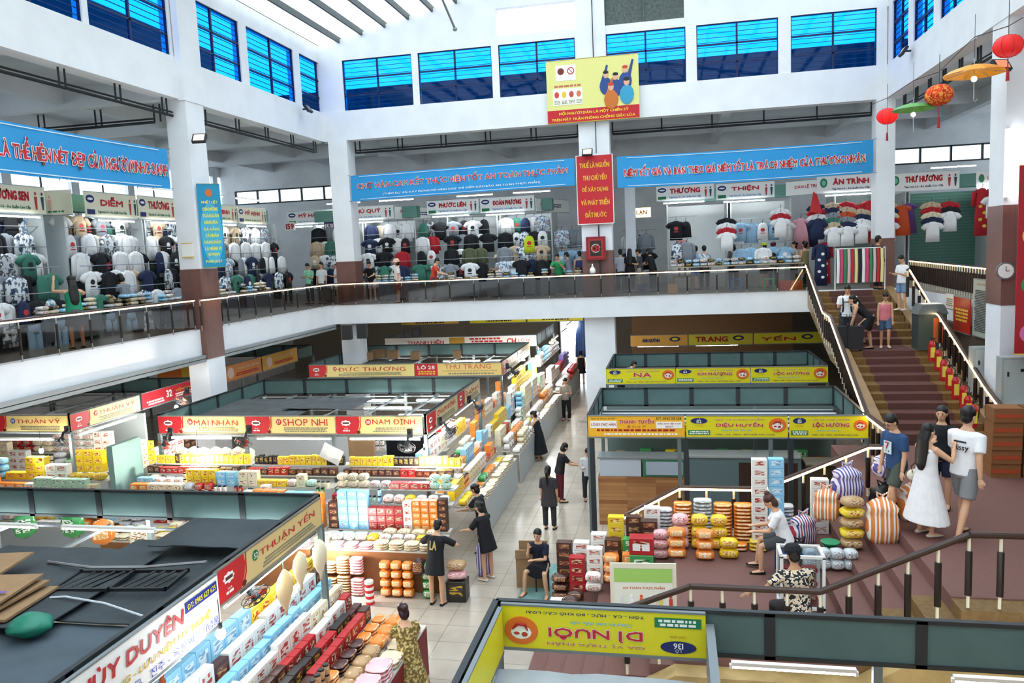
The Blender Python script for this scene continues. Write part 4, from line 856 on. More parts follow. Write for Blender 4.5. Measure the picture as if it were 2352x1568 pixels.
tag(b.obj('striped_bundle', loc=(-6.0, 13.9, 0)), 'red and white striped round bundle standing on the floor by the shelves', 'bundle')
b = MB(); b.lathe((0, 0, 0), [(.035, 0), (.04, .02), (.04, .16), (.015, .22), (.015, .25)], 10); r = b.obj('water_bottle', glass('#cfe4f4', .7)); r.location = (-6.6, 13.95, 0); tag(r, 'clear plastic water bottle standing on the floor by the low shelf', 'bottle')
b = MB(); b.lathe((0, 0, .25), [(.018, 0), (.018, .02)], 8); b.obj('cap', mat('#3a7ac8'), r)
# hanging things of the near-left stall
for k, (px, row, s_) in enumerate([(690, 1310, 1), (735, 1285, 1.15), (655, 1360, 1.2)]):
    p = at(px, row, X, -5.1-.15*k); b = MB(); R = []
    for i in range(7):
        t = i/6; w = .03+.15*math.sin(math.pi*min(t*1.15, 1)**.8)*s_; R.append([p+Vector((w*.4*math.cos(a), w*math.sin(a), (.5-t)*.55*s_)) for a in [6.2832*j/10 for j in range(10)]])
    b.rings(R); r = tag(b.obj('hanging_bag', mat(['#f4e2b8', '#f8eccb', '#f0d8a8'][k], .3), smooth=True), 'clear cream snack bag on a green string, %s of the three hanging' % ['middle', 'farthest and highest', 'nearest'][k], 'bag', None)
    b = MB(); b.tube([p+Vector((0, 0, .27*s_)), Vector((p.x, p.y, 2.72))], .006, 4); b.obj('string', mat('#3aa86a'), r)
# carved wooden goods under the white sign
r = thing('arched_shelf', 'white arched shelf of carved wooden goods under the THÙY DUYÊN sign', 'shelf', (-6.1, 5.2, 0), math.pi/2)
b = MB(); b.box(0, 2.5, .3, .34, .3, 2.4); b.obj('back_board', mat('#d9663a', .6), r)
for z in (.85, 1.2, 1.55, 1.9): b = MB(); b.box(0, 2.5, 0, .3, z-.03, z); b.obj('shelf_board', mat('#c8703a', .5), r)
for q in (0, 1.25): b = MB(); b.tube([(q+.04, -.02, .5), (q+.04, -.02, 1.7), (q+.2, -.02, 2.05), (q+.62, -.02, 2.25), (q+1.04, -.02, 2.05), (q+1.2, -.02, 1.7), (q+1.2, -.02, .5)], .035, 8); b.obj('arch', WH, r)
fm = {}
for i in range(64):
    c = i % 3
    if c not in fm: b = MB(); b.lathe((0, 0, 0), [(.035, 0), (.04, .02), (.02+.01*c, .07), (.045, .12), (.02, .17), (.03, .2), (.008, .235)], 10); fm[c] = b.data('figurine', mat(['#7a3a20', '#a8683a', '#5a2a1a'][c], .3), True)
    o = link('carved_figurine', fm[c], None, (-6.0-.0+.1*(i % 2), 5.3+.15*(i % 16), .852+.35*(i//16))); tag(o, '%s carved wooden figurine on the arched shelf' % ['red brown', 'tan', 'dark brown'][c], 'figurine', '%s carved figurines on the arched shelf' % ['red brown', 'tan', 'dark brown'][c])
# rear shelf: things seen under the signs
solid('wall_shelf', 'white back wall shelf with open cartons behind the SHOP NHI goods', 'shelf', [('back_board', (0, 3.4, .3, .34, 0, 2.6), mat('#cdd3d6', .5)), ('shelf_board', (0, 3.4, 0, .3, 1.0, 1.03), STEEL)], (-11.9, 19.2, 0))
b = MB(); b.box(-7.3, -5.95, 18.6, 18.66, 1.45, 2.35); tag(b.obj('dark_screen', mat('#15171c', .15)), 'large black screen behind the NAM ĐỊNH stall goods', 'screen')
b = MB(); b.box(-8.3, -7.6, 18.5, 18.6, 1.3, 2.5); tag(b.obj('carton_sheet', CARD), 'brown carton sheet propped left of the black screen', 'carton')
for k in range(7):
    p = Vector((-12.0+.3*k, 16.9+.05*(k % 2), 1.95)); o = item('bag', 'cream', (.3, .24, .42), p, 0, '', 'cream bag of dried fish under the MAI NHÀN sign')
b = MB(); b.box(0, .5, 0, .01, 0, .4); o = b.obj('paper_sheet', WH); o.location = (-8.15, 16.5, 2.28); o.rotation_euler = (.2, .5, .1); tag(o, 'tilted white plastic sheet hanging below the NAM ĐỊNH sign', 'paper')
# inside and on top of the near-left block
for k, (px, row) in enumerate([(170, 1235), (330, 1265), (240, 1250), (60, 1235)]):
    p = at(px, row, Z, 1.6); item('bag', ['green', 'cream', 'orange', 'green'][k], (.4, .3, .5), p, .2*k, '', '%s sack seen through the roof grid, %s' % (['green', 'cream', 'orange', 'green'][k], ['second from left', 'rightmost', 'third from left', 'leftmost'][k]))
terrace((-14.2, 9.2, 0), 0, 7.2, [(0, 1.2, ['box', 'bag'], ['white', 'green', 'orange', 'cream', 'light blue'], (1, 2), (1.4, 1.4, 1.2)), (.5, 1.5, ['box', 'bag'], MIX, (1, 2), (1.4, 1.2, 1.2))], 'seen through the open roof', R_, depth=1.0, label='shelf inside the lower left stall seen through its open roof')
terrace((-10.2, 19.6, 0), 0, 4.2, [(0, 1.6, ['box', 'jar'], MIX, (1, 2), (1.2, 1.2, 1.)), (.4, 1.9, ['box'], ['white', 'yellow', 'red', 'light blue'], (1, 2), (1.2, 1.2, 1.)), (.9, 2.1, ['box', 'bag'], MIX, (1, 1), (1.2, 1.2, 1.))], 'seen below the roof grid', R_, depth=1.4, label='inner shelf of the middle block seen through the roof grid')
for k, (x, y, w, d, rz) in enumerate([(-8.15, 7.45, 1.3, .9, .1), (-8.25, 7.5, 1.2, .9, .02), (-8.3, 7.45, 1.25, .85, .16), (-9.0, 8.1, 1.2, .8, .2)]):
    b = MB(); b.box(-w/2, w/2, -d/2, d/2, 0, .03).box(-w/2, 0, -d/2, d/2, .031, .06); z = 2.9+.075*min(k, 2)
    o = b.obj('flattened_carton', CARD); o.location = (x, y, z); o.rotation_euler[2] = rz
    tag(o, ['bottom carton of the flattened pile on the dark roof', 'middle carton of the flattened pile on the dark roof', 'top carton of the flattened pile with purple print', 'brown flattened carton farther back on the roof'][k], 'carton')
    if k == 2: b = MB(); b.box(-w*.45, w*.45, -.2, -.15, .061, .064); b.obj('purple_print', mat('#6a58a8'), o)
p = at(70, 1440, Z, 2.85); b = MB(); R = []
rr = random.Random(5)
for i in range(8):
    t = i/7; w = .22*math.sin(math.pi*(.12+.8*t)); R.append([p+Vector((w*1.2*math.cos(a)*rr.uniform(.85, 1.1), w*math.sin(a)*rr.uniform(.85, 1.1), +.26*t-.1)) for a in [6.2832*j/12 for j in range(12)]])
b.rings(R); tag(b.obj('plastic_sack', mat('#1f7a62', .4), smooth=True), 'dark green crumpled net sack lying on the dark roof sheets', 'bag')
r = thing('metal_grille', 'black welded grille lying on the dark roof near the sign corner', 'grille', at(280, 1335, Z, 2.86), .12)
b = MB(); b.box(-.75, .75, -.3, -.26, 0, .04).box(-.75, .75, .26, .3, 0, .04).box(-.75, -.71, -.3, .3, 0, .04).box(.71, .75, -.3, .3, 0, .04).box(-.02, .02, -.3, .3, 0, .04); b.obj('frame', BLK, r)
for k in range(10):
    if k in (4, 5): continue
    b = MB(); x = -.62+k*.137; b.tube([(x-.1, -.27, .02), (x+.1, .27, .02)], .018, 4); b.obj('bar', BLK, r)
b = MB(); b.tube([at(110, 1290, Z, 2.9), at(210, 1303, Z, 2.95), at(330, 1302, Z, 2.96), at(475, 1290, Z, 3.1)], .02, 6); tag(b.obj('metal_pipe', STEEL), 'long thin metal pipe across the dark roof', 'pipe')
b = MB(); b.tube([at(115, 1372, Z, 2.88), at(150, 1370, Z, 2.9), at(240, 1385, Z, 2.88), at(330, 1415, Z, 2.86)], .014, 6); tag(b.obj('cable', mat('#c8ccd0')), 'white cable curling over the dark roof sheet', 'cable')
b = MB(); b.prism([(-3.15, 13.9), (-2.45, 13.9), (-2.45, 16.2), (-3.1, 16.2)], .001, .006); tag(b.obj('floor_mat', mat('#7fa8a2', .5, noise=.35, nscale=3)), 'worn pale teal floor patch under the person resting cheek on hand', 'floor patch')
# carton clutter on the centre back block and the right block
for k, (px, row, s) in enumerate([(870, 820, .5), (905, 822, .4), (955, 825, .35), (1050, 822, .3), (845, 826, .4)]):
    p = at(px, row, Z, 2.85); b = MB(); b.box(-s/2, s/2, -.2, .2, 0, .3); o = b.obj('cardboard_carton', CARD); move(o, p, .1*k); tag(o, '%s carton of the row on top of the centre back stalls' % ['leftmost big', 'second', 'third', 'rightmost small', 'low front'][k], 'carton')
# ---------------------------------------------------------------- goods on the right-hand steps and landing
def zstep(x): return 0 if x < -2.38 else (min(MZ, MZ/8*(int((x+2.38)/.33)+1)) if x < 2.22 else (MZ+.2*(1+(x > 2.62)+(x > 3)) if x < 3.36 else LZ))
def heap(pts, place, rnd, kinds, cols, st, size):
    for x, y in pts:
        k = rnd.choice(kinds); c = rnd.choice(cols); d = [q*s for q, s in zip(DIM[k], size)]; z = max(zstep(x-d[0]/2), zstep(x+d[0]/2))+.003
        for s in range(rnd.randint(*st)): item(k, c, d, (x, y, z+s*(d[2]+.003)), rnd.uniform(-.02, .02), place)
rs = random.Random(21)
heap([(-2.1+.33*i, 14.1-.02*i) for i in range(6)], 'at the back of the lower steps', rs, ['box'], ['white', 'mint', 'light blue', 'dark brown', 'yellow', 'white'], (5, 6), (1.2, 1.1, 1.))
heap([(-2.15+.33*i, 13.75) for i in range(6)], 'in the middle rank on the lower steps', rs, ['box', 'box', 'bag'], ['dark brown', 'red', 'dark brown', 'white', 'green'], (3, 4), (1.2, 1.1, 1.))
heap([(-2.15+.33*i, 13.35) for i in range(5)], 'at the front of the lower steps', rs, ['bag', 'box'], ['orange', 'orange', 'white', 'dark brown', 'yellow'], (1, 3), (1.1, 1.1, 1.1))
heap([(-2.2, 12.95), (-1.85, 12.9)], 'lowest on the steps', rs, ['bag'], ['dark brown', 'pink'], (1, 1), (1.2, 1.2, 1.8))
heap([(-.25+.35*i, 14.05) for i in range(7)], 'in the back rank on the middle landing', rs, ['pack'], ['silver', 'grey', 'silver', 'orange'], (10, 12), (1.2, 1.2, 1.25))
heap([(.05+.33*i, 13.68) for i in range(5)], 'in the front rank on the middle landing', rs, ['bag', 'bag', 'pack'], ['orange', 'yellow', 'silver', 'pink'], (2, 3), (1.1, 1.1, 1.3))
heap([(-.02, 13.25), (.45, 13.2), (.85, 13.3)], 'nearest on the middle landing', rs, ['bag'], ['orange', 'yellow', 'yellow'], (2, 3), (1.2, 1.1, 1.1))
heap([(-.3, 13.62), (-.65, 14.1)], 'by the red box', rs, ['bag'], ['yellow', 'orange', 'pink'], (2, 3), (1., 1., 1.1))
o = item('box', 'red', (.42, .25, .3), (-.62, 13.3, zstep(-.5)+.4), 0, '', 'red payment box with two white stickers among the snack bags')
for k in (0, 1): b = MB(); b.box(-.15+.16*k, -.02+.16*k, -.13, -.128, .08, .2); q = link('sticker', b.data('sticker', WH)); q.parent = o; q.scale = (1/.42, 1/.25, 1/.3)
item('box', 'green', (.4, .28, .4), (-.62, 13.3, zstep(-.5)), 0, '', 'green patterned pack pile under the red payment box')
heap([(1.4, 13.72), (1.68, 13.76)], 'in the tall column behind the seated woman', rs, ['box'], ['white', 'light blue'], (10, 10), (1.05, 1.05, 1.))
heap([(2.45, 14.1)], 'below the lit rail end', rs, ['box'], ['white', 'cream'], (6, 6), (1.2, 1.1, 1.))
b = MB(); b.box(-.3, .3, -.25, .25, 0, .62); o = b.obj('cardboard_box', CARD); move(o, (-2.95, 15.2, 0), .05); tag(o, 'open brown cardboard box behind the woman resting her cheek', 'carton')
b = MB(); b.box(-.3, .3, -.28, -.25, .62, .8).box(-.3, .3, .25, .28, .62, .8); b.obj('flap', CARD, o)
b = MB(); b.box(-.16, .16, -.15, .15, 0, .9); o = b.obj('white_bin', mat('#c8ccd4', .3)); move(o, (-1.95, 14.8, 0), 0); tag(o, 'tall pale grey bin behind the stacked boxes', 'bin')
for i in range(16): item('box' if i % 3 else 'pack', ['tan', 'white', 'green', 'red', 'yellow', 'tan'][i % 6], (.3, .25, .14+.03*(i % 3)), (-1.5+.34*i, 21.4, 1.745 if i % 2 else 1.045), 0, 'on the cluttered shelf behind the counters')
# striped carry bags
STR = {'orange': stripes(['#e0803a', '#f4eee4', '#e0803a', '#e08a4a', '#f4eee4'], 1.2), 'blue': stripes(['#4a4a9a', '#e8e4ee', '#7a5a9a', '#e8e4ee'], 1.6), 'red': stripes(['#b83244', '#f0eaee', '#3a4a9a', '#f0eaee'], 1.6), 'purple': stripes(['#7a6ab8', '#f4f2fa', '#7a6ab8'], 2.0)}
def sack(p, d, m, lab, rz=0, seed=1, name='striped_bag', cat='bag', tie=True):
    rn = random.Random(seed); b = MB(); R = []; K = 9; n = 18
    for i in range(K+1):
        t = i/K; s = .82+.18*math.sin(math.pi*min(t*1.5, 1)) if t < .72 else max(.1, .95*math.cos((t-.72)/.28*1.45))
        R.append([(.5*d[0]*s*math.copysign(abs(math.cos(a))**.6, math.cos(a))*rn.uniform(.95, 1.05), .5*d[1]*s*math.copysign(abs(math.sin(a))**.6, math.sin(a))*rn.uniform(.95, 1.05), d[2]*t) for a in [6.2832*j/n for j in range(n)]])
    b.rings(R); o = b.obj(name, m, smooth=True); move(o, p, rz); tag(o, lab, cat)
    if tie: b = MB(); b.tube([(-.06, 0, d[2]*.96), (-.09, 0, d[2]+.07), (0, 0, d[2]+.02), (.09, 0, d[2]+.08), (.06, 0, d[2]*.96)], .02, 6); b.obj('tied_handle', m, o)
    return o
sack((3.15, 12.75, 2.05), (.5, .42, .7), STR['orange'], 'large orange and white striped bag standing on the landing', 0, 2)
sack((3.75, 13.2, LZ), (.5, .4, .62), STR['orange'], 'orange striped bag half hidden behind the man in blue', .2, 3)
sack((2.8, 13.6, 2.45), (.5, .42, .55), STR['blue'], 'blue striped bag piled highest at the left end', .3, 4)
sack((2.42, 13.3, 2.2), (.42, .36, .5), STR['orange'], 'small orange striped bag leaning on the blue one', -.3, 5)
sack((3.5, 13.95, 2.75), (.42, .36, .38), STR['blue'], 'round blue striped bag on top near the handrail end', .5, 6)
sack((2.1, 13.6, MZ+.2), (.44, .36, .5), STR['red'], 'red and blue striped bag beside the green scale', .4, 7)
sack((3.3, 13.35, 2.27), (.42, .36, .5), mat('#16171a', .35), 'black plastic sack between the striped bags', .1, 8, 'plastic_sack')
sack((1.95, 13.0, MZ), (.36, .3, .45), mat('#1a1b1e', .3), 'black plastic sack behind the seated woman in white', .1, 9, 'plastic_sack')
for k in range(5): item('bag', ['tan', 'yellow', 'tan', 'yellow', 'tan'][k], (.34, .28, .17), (2.72, 12.85, 1.87+.17*k), .1*k, '', 'gold brown snack bag %s of the tall pile by the steps' % ['lowest', 'second', 'middle', 'fourth', 'topmost'][k])
for k in range(8): item('bag', 'silver', (.2, .2, .17), (2.02+.2*(k % 4), 12.45, 1.67+.172*(k//4)), .2, '', 'silver foil bag in the low double row on the steps')
for k in range(4): item('bag', 'silver', (.22, .2, .16), (1.55+.22*k, 12.3, MZ+.002), .1, '', 'silver foil bag in the single row beside the blue stool') if k < 2 else None
r = thing('weighing_scale', 'green weighing scale among the silver bags on the steps', 'scale', (2.38, 12.75, 1.68), .1)
b = MB(); b.prism([(-.1, 0), (.1, 0), (.08, .26), (-.08, .26)], -.08, .08, lambda a, c, h: (a, h, c)); b.obj('body', GRN, r); b = MB(); b.lathe((0, 0, .28), [(.02, -.03), (.02, 0), (.13, .01), (.15, .04), (.14, .045)], 14); b.obj('pan', mat('#2f8a5e'), r); disc(r, 0, .14, .07, .07, WH, 'dial', -.09)
# bags at the shopper with pink print
sack((-4.05, 15.5, .02), (.34, .28, .75), STR['purple'], 'tall purple and white striped bag beside the shopper with pink print', .3, 12)
# glass case, signboard, stool, clutter
r = thing('glass_case', 'white framed glass display case with red packs behind the man in the cap', 'display case', (1.42, 11.05, MZ), 0)
for x in (0, .56):
    for y in (0, .42): b = MB(); b.box(x-.02, x+.02, y-.02, y+.02, 0, .95); b.obj('leg', WH, r)
b = MB()
for z in (.2, .95): b.box(-.02, .58, -.02, .02, z-.02, z+.02).box(-.02, .58, .4, .44, z-.02, z+.02).box(-.02, .02, 0, .42, z-.02, z+.02).box(.54, .58, 0, .42, z-.02, z+.02)
b.obj('frame', WH, r); b = MB(); b.box(.02, .54, .02, .4, .2, .22); b.obj('shelf', mat('#8c3038'), r); b = MB(); b.box(.03, .53, .0, .006, .22, .92).box(.03, .53, .03, .39, .945, .95).box(-.004, .004, .03, .39, .22, .92); b.obj('glass_pane', glass('#e8eef0', .85), r)
for k in range(3):
    for j in range(2): item('pack', 'red', (.22, .16, .12), (1.57+.25*j, 11.26, MZ+.23+.2*k), 0, '', 'red pack on display inside the white framed glass case')
r = thing('info_board', 'easel board with green and orange poster of children on the lower steps', 'sign board', (-.98, 10.95, .75), .06)
b = MB(); b.box(0, .95, 0, .03, .15, 1.5); b.obj('board_frame', mat('#efe6cf', .4), r); quad(r, .06, .89, .25, 1.42, mat('#f4f2e2', .3), 'poster'); quad(r, .06, .89, .25, .5, mat('#f0b23a'), 'orange_band', -.011); quad(r, .06, .89, .52, .78, mat('#6ab06a'), 'green_field', -.011); quad(r, .06, .89, 1.22, 1.42, mat('#a8d46a'), 'green_header', -.011); letters(r, 'AN TOÀN THỰC PHẨM', .06, .6, OR, .48, 1.14, -.012, .02)
for k, c in enumerate(['#e8e8e8', '#ffffff', '#e86a3a', '#f0f0f0', '#e8d86a', '#d84a3a']):
    x = .14+.14*k; b = MB(); b.box(x, x+.05, -.016, -.01, .82, .98).box(x+.005, x+.045, -.016, -.01, .66, .82); b.ball((x+.025, -.013, 1.01), (.022, .005, .028), 8, 5); b.obj('printed_child', mat(c), r)
b = MB(); b.tube([(.05, .05, 1.3), (.1, .45, 0)], .015, 6).tube([(.9, .05, 1.3), (.85, .45, 0)], .015, 6).tube([(.03, 0, .2), (.03, -.02, 0)], .015, 6).tube([(.92, 0, .2), (.92, -.02, 0)], .015, 6); b.obj('easel_leg', WH, r); b = MB(); b.box(0, .95, -.02, .0, .0, .12); b.obj('lower_panel', mat('#f0c040'), r)
# cartons and extinguishers beside the main stairs
k = 0
for i, (px, row) in enumerate([(2118, 823), (2132, 845), (2145, 868), (2158, 888), (2172, 910), (2190, 930), (2200, 955), (2213, 975), (2160, 700), (2166, 790)]):
    if i > 7: continue
    z = L2z-.15*(i+.5); p = at(px+22, row+6, Z, z); r = thing('fire_extinguisher', 'red fire extinguisher in the line up the stairs, %s from the top' % ['first', 'second', 'third', 'fourth', 'fifth', 'sixth', 'seventh', 'lowest, eighth'][i], 'fire extinguisher', p, 0)
    b = MB(); b.lathe((0, 0, 0), [(.075, 0), (.08, .02), (.08, .42), (.05, .49), (.02, .51)], 12); b.obj('cylinder', mat('#b01820', .3), r); b = MB(); b.box(-.05, .05, -.085, -.075, .1, .35); b.obj('label', mat('#e0d24a'), r); b = MB(); b.lathe((0, 0, .5), [(.02, 0), (.02, .06)], 8).box(-.03, .08, -.015, .015, .55, .58).tube([(.03, 0, .54), (.12, 0, .45), (.1, 0, .2)], .012, 5); b.obj('valve_and_hose', BLK, r)
for i in range(15):
    c = i % 3; z = i//3; b = MB(); b.box(0, .5, 0, .42, 0, .26); o = b.obj('cardboard_carton', mat(['#8a5a34', '#7a4a2a', '#94643c'][c], .8)); move(o, (5.72+.54*c, 15.6-.02*z, LZ+.265*z), 0); b = MB(); b.box(0.02, .48, -.004, 0, .08, .16); b.obj('printed_panel', mat('#b04a2a'), o)
    tag(o, 'brown carton stacked at the right foot of the stairs, %s layer, %s column' % (['bottom', 'second', 'third', 'fourth', 'top'][z], ['left', 'middle', 'right'][c]), 'carton')
print('goods', NG)
# ================================================================ UPPER FLOOR SHOPS
SX = -18.4; SY = 37.6; M0 = mark()
IV = mat('#efe9cc', .5); SW = mat('#f3f1ec', .5); SHUT = stripes(['#56877a', '#6d9c8e'], 5, 'Z')
def figures(r, x, z, h, n=2):
    for k in range(n):
        m_ = [mat('#c03a34'), mat('#34485a'), mat('#e6b8a0')][k % 3]; xx = x+k*h*.45; b = MB()
        b.tube([(xx, -.008, z-.5*h), (xx, -.008, z+.2*h)], [(.05*h, .004), (.11*h, .004)], 6, side=(1, 0, 0)); b.ball((xx, -.008, z+.36*h), (.07*h, .004, .09*h), 8, 5); b.obj('printed_figure', m_, r)
def shop_sign2(label, p, rz, w, z0, z1, title, style='blue', back=SW, small=None, frame=STEEL):
    r = board('shop_sign', label, w, 0, z1-z0, back, (p[0], p[1], z0), rz, frame=frame); h = z1-z0
    if style == 'blue': disc(r, .1*w, h*.72, .075*w, .16*h, NAVY, 'oval_mark'); disc(r, .1*w, h*.72, .05*w, .05*h, WH, 'oval_centre', -.012); quad(r, .03*w, .17*w, .1*h, .3*h, GRN if back == SW else NAVY, 'number_plate')
    else: disc(r, .1*w, h*.6, .2*h, .27*h, GRN, 'round_mark'); disc(r, .1*w, h*.6, .12*h, .16*h, mat('#7fc09a'), 'round_centre', -.012)
    letters(r, title, h*.36, min(w*.52, len(title)*h*.33), RED, w*.5, h*.66, -.008, .05)
    letters(r, small or 'Tạp hóa 1-5 - Áo Quần Cao Cấp', h*.16, w*.55, mat('#3a8ac8') if back == SW and style == 'blue' else (NAVY if style != 'blue' else GRN), w*.5, h*.22, -.008, .03)
    figures(r, w*.86, h*.5, h*.7); return r
GS2 = 'tube lights under the upper clothes shop signs'
def rowsign(title, label, p0, p1, hgt, axis, const, style='blue', back=SW, tube=True):
    """p0,p1: lower corners in the picture"""
    a = at(*p0, axis, const); c = at(*p1, axis, const); z0 = (a.z+c.z)/2
    if axis == Y: shop_sign2(label, (a.x, const-.04), 0, c.x-a.x-.04, z0, z0+hgt, title, style, back)
    else: shop_sign2(label, (const+.04, a.y), math.pi/2, c.y-a.y-.04, z0, z0+hgt, title, style, back)
    if tube:
        if axis == Y: tube_light((a.x+.3, const-.2, z0-.12), (c.x-a.x)*.7, 0, 'tube light under the '+label.split(' sign')[0]+' sign')
        else: tube_light((const+.2, a.y+.3, z0-.12), (c.y-a.y)*.7, math.pi/2, 'tube light under the '+label.split(' sign')[0]+' sign')
    return z0
rowsign('PHƯƠNG SEN', 'ivory PHƯƠNG SEN sign at the left picture edge', (-70, 486), (107, 490), .78, X, SX, back=IV)
rowsign('DIỄM', 'ivory DIỄM sign right of the angled board', (195, 496), (316, 504), .8, X, SX, back=IV)
rowsign('THƯƠNG', 'ivory THƯƠNG sign cut by the left pillar', (318, 501), (410, 508), .8, X, SX, back=IV)
rowsign('TỐ MINH', 'ivory TỐ MINH sign just right of the left pillar', (468, 508), (545, 512), .72, X, SX, back=IV)
rowsign('MỸ HẠNH', 'ivory HẠNH sign beside TỐ MINH', (547, 512), (612, 516), .7, X, SX, back=IV)
p = at(112, 492, X, SX); r = board('shop_sign', 'ivory angled board with small figures between two left shops', 1.4, 0, .72, IV, (p.x-.9, p.y+.1, p.z), .25, frame=STEEL); figures(r, .3, .36, .5, 3); lines(r, .2, 1.2, .05, .14, 1, GRN)
rowsign('MỸ HẠNH', 'white MỸ HẠNH sign with 159 plates in front', (662, 517), (775, 512), .68, Y, SY)
rowsign('PHÚ QUÝ', 'white PHÚ QUÝ sign right of the corner pillar', (783, 509), (907, 501), .66, Y, SY-1)
rowsign('PHƯỚC LIÊN', 'white PHƯỚC LIÊN sign under the long blue banner', (982, 495), (1102, 486), .66, Y, SY-1)
rowsign('ĐOÀN PHƯƠNG', 'white ĐOÀN PHƯƠNG sign left of the red slogan board', (1104, 490), (1230, 482), .7, Y, SY-1)
rowsign('THƯƠNG', 'white THƯƠNG sign right of the red slogan board', (1508, 460), (1642, 458), .66, Y, SY-1)
rowsign('THIỆN', 'white THIỆN sign left of the green exit light', (1645, 458), (1781, 454), .7, Y, SY-1)
rowsign('ÂN TRÌNH', 'white ÂN TRÌNH sign with round green mark', (1876, 444), (2035, 437), .72, Y, SY-1.5, 'round')
rowsign('THƯ HƯƠNG', 'white THƯ HƯƠNG sign at the right, over the green shutter', (2040, 440), (2205, 433), .74, Y, SY-1.5, 'round', tube=False)
for lab, px, row, y, L, ang in (('white side sign turned away beside PHÚ QUÝ', 908, 503, SY-1, 2.6, 1.15), ('pale side sign running back from ĐOÀN PHƯƠNG', 1232, 485, SY-1, 3.2, 1.2), ):
    p = at(px, row, Y, y); r = board('shop_sign', lab, L, 0, .6, SW, p, ang, frame=STEEL); letters(r, 'PHÚ QUÝ' if px < 1000 else 'HỒNG LÊ', .2, 1, RED, .9, .38, -.008, .03); lines(r, 1.6, 2.4, .2, .4, 2, NAVY)
p = at(1805, 450, Y, SY-.6); r = board('shop_sign', 'slanted white sign behind the small red flag', 1.9, 0, .6, SW, p, -.5, frame=STEEL); letters(r, 'DÀN LỆ TRINH', .2, 1.2, RED, 1, .35, -.008, .03)
p = at(2243, 432, Y, SY-4.5); r = board('shop_sign', 'white sign with green round mark by the far right pillar', 1.5, 0, .62, SW, p, .35, frame=STEEL); letters(r, 'LỆ PHƯƠNG', .2, .9, RED, .9, .38, -.008, .03); disc(r, .2, .36, .12, .16, GRN, 'round_mark')
tube_light((p.x, p.y-.3, p.z-.1), 1.2, .3, 'tube light under the far right shop sign')
for k, (px, c) in enumerate(((655, WH), (745, mat('#5a3a7a')))): p = at(px, 530, Y, SY-.3); r = board('number_plate', ['white 159 plate left of MỸ HẠNH lights', 'purple 159 plate right of MỸ HẠNH lights'][k], .55, 0, .42, c, p, 0); letters(r, '159', .26, .42, RED if k == 0 else WH, .28, .21, -.008, .04)
# shop bodies: back panels, roller shutters above the signs, partitions
def shopbody(lab, x0, x1, y0, y1, zt, m, face):
    r = thing('clothes_stall', lab, 'market stall', (x0, y0, FZ+.014)); b = MB(); w, d = x1-x0, y1-y0
    if face == 'S': b.box(0, w, d-.05, d, 0, zt)
    else: b.box(0, .05, 0, d, 0, zt)
    b.obj('back_panel', m, r)
    b = MB()
    if face == 'S': b.box(0, w, .35, .9, 4.0, 4.55)
    else: b.box(d*0+w-.9, w-.35, 0, d, 4.0, 4.55)
    b.obj('roller_shutter', SHUT, r)
    for q in (0, 1):
        b = MB()
        if face == 'S': b.box(q*(w-.05), q*(w-.05)+.05, .05, d, 0, zt)
        else: b.box(0, w, q*(d-.05), q*(d-.05)+.05, 0, zt)
        b.obj('side_panel', mat('#c9cfcf', .6), r)
    return r
shopbody('left row clothes stall below the PHƯƠNG SEN sign', SX-1.6, SX, 13.6, 20.4, 3.9, mat('#8d9aa4'), 'E')
shopbody('left row clothes stall below the DIỄM sign', SX-1.6, SX, 21.2, 24.9, 3.9, mat('#9aa4a8'), 'E'); shopbody('left row clothes stall below the THƯƠNG sign', SX-1.6, SX, 25, 28.0, 3.9, mat('#9aa4a8'), 'E'); shopbody('left row clothes stall right of the pillar', SX-1.6, SX, 28.4, 34.5, 3.9, mat('#d8dede'), 'E')
for lab, a, e, m_ in (('back row clothes stall below MỸ HẠNH', -17.6, -14.9, '#e4e8e8'), ('back row clothes stall below PHÚ QUÝ', -14.8, -12.2, '#dfe4e6'), ('back row clothes stall below PHƯỚC LIÊN', -10.6, -8.1, '#e8ecee'), ('back row clothes stall below ĐOÀN PHƯƠNG', -8.0, -5.5, '#dde4ea'), ('back row clothes stall below the right THƯƠNG sign', -.2, 2.5, '#eef2f2'), ('back row clothes stall below THIỆN', 2.6, 5.2, '#eef2f2'), ('back row clothes stall below ÂN TRÌNH', 7.0, 9.9, '#7d8c88'), ('back row clothes stall with green shutter below THƯ HƯƠNG', 10.0, 13.3, '#5f8577')):
    shopbody(lab, a, e, SY-.9, SY+1.0, 3.9, stripes(['#4f7a6c', '#5c897b'], 9, 'Z') if a == 10 else mat(m_, .6), 'S')
for x in (-17, -14.2, -10.2, -7.4, .4, 3.2, 7.6, 11): tube_light((x, SY-.3, 9.6), 1.8, 0, 'added fill tube light hidden inside the back row clothes shops', 'added fill tube lights hidden inside the back row clothes shops')  # extra tubes hidden behind the signs, added to brighten clothes and ceiling
for y in (14.5, 17.5, 21.8, 25.5, 29, 32): tube_light((SX-.5, y, 9.7), 2.0, math.pi/2, 'added fill tube light hidden inside the left row clothes shops', 'added fill tube lights hidden inside the left row clothes shops')  # the same hidden fill, added for the left gallery
rescale(M0)
kx = lambda v: v*K
kz = lambda z: 6.8+K*(z-6.8)
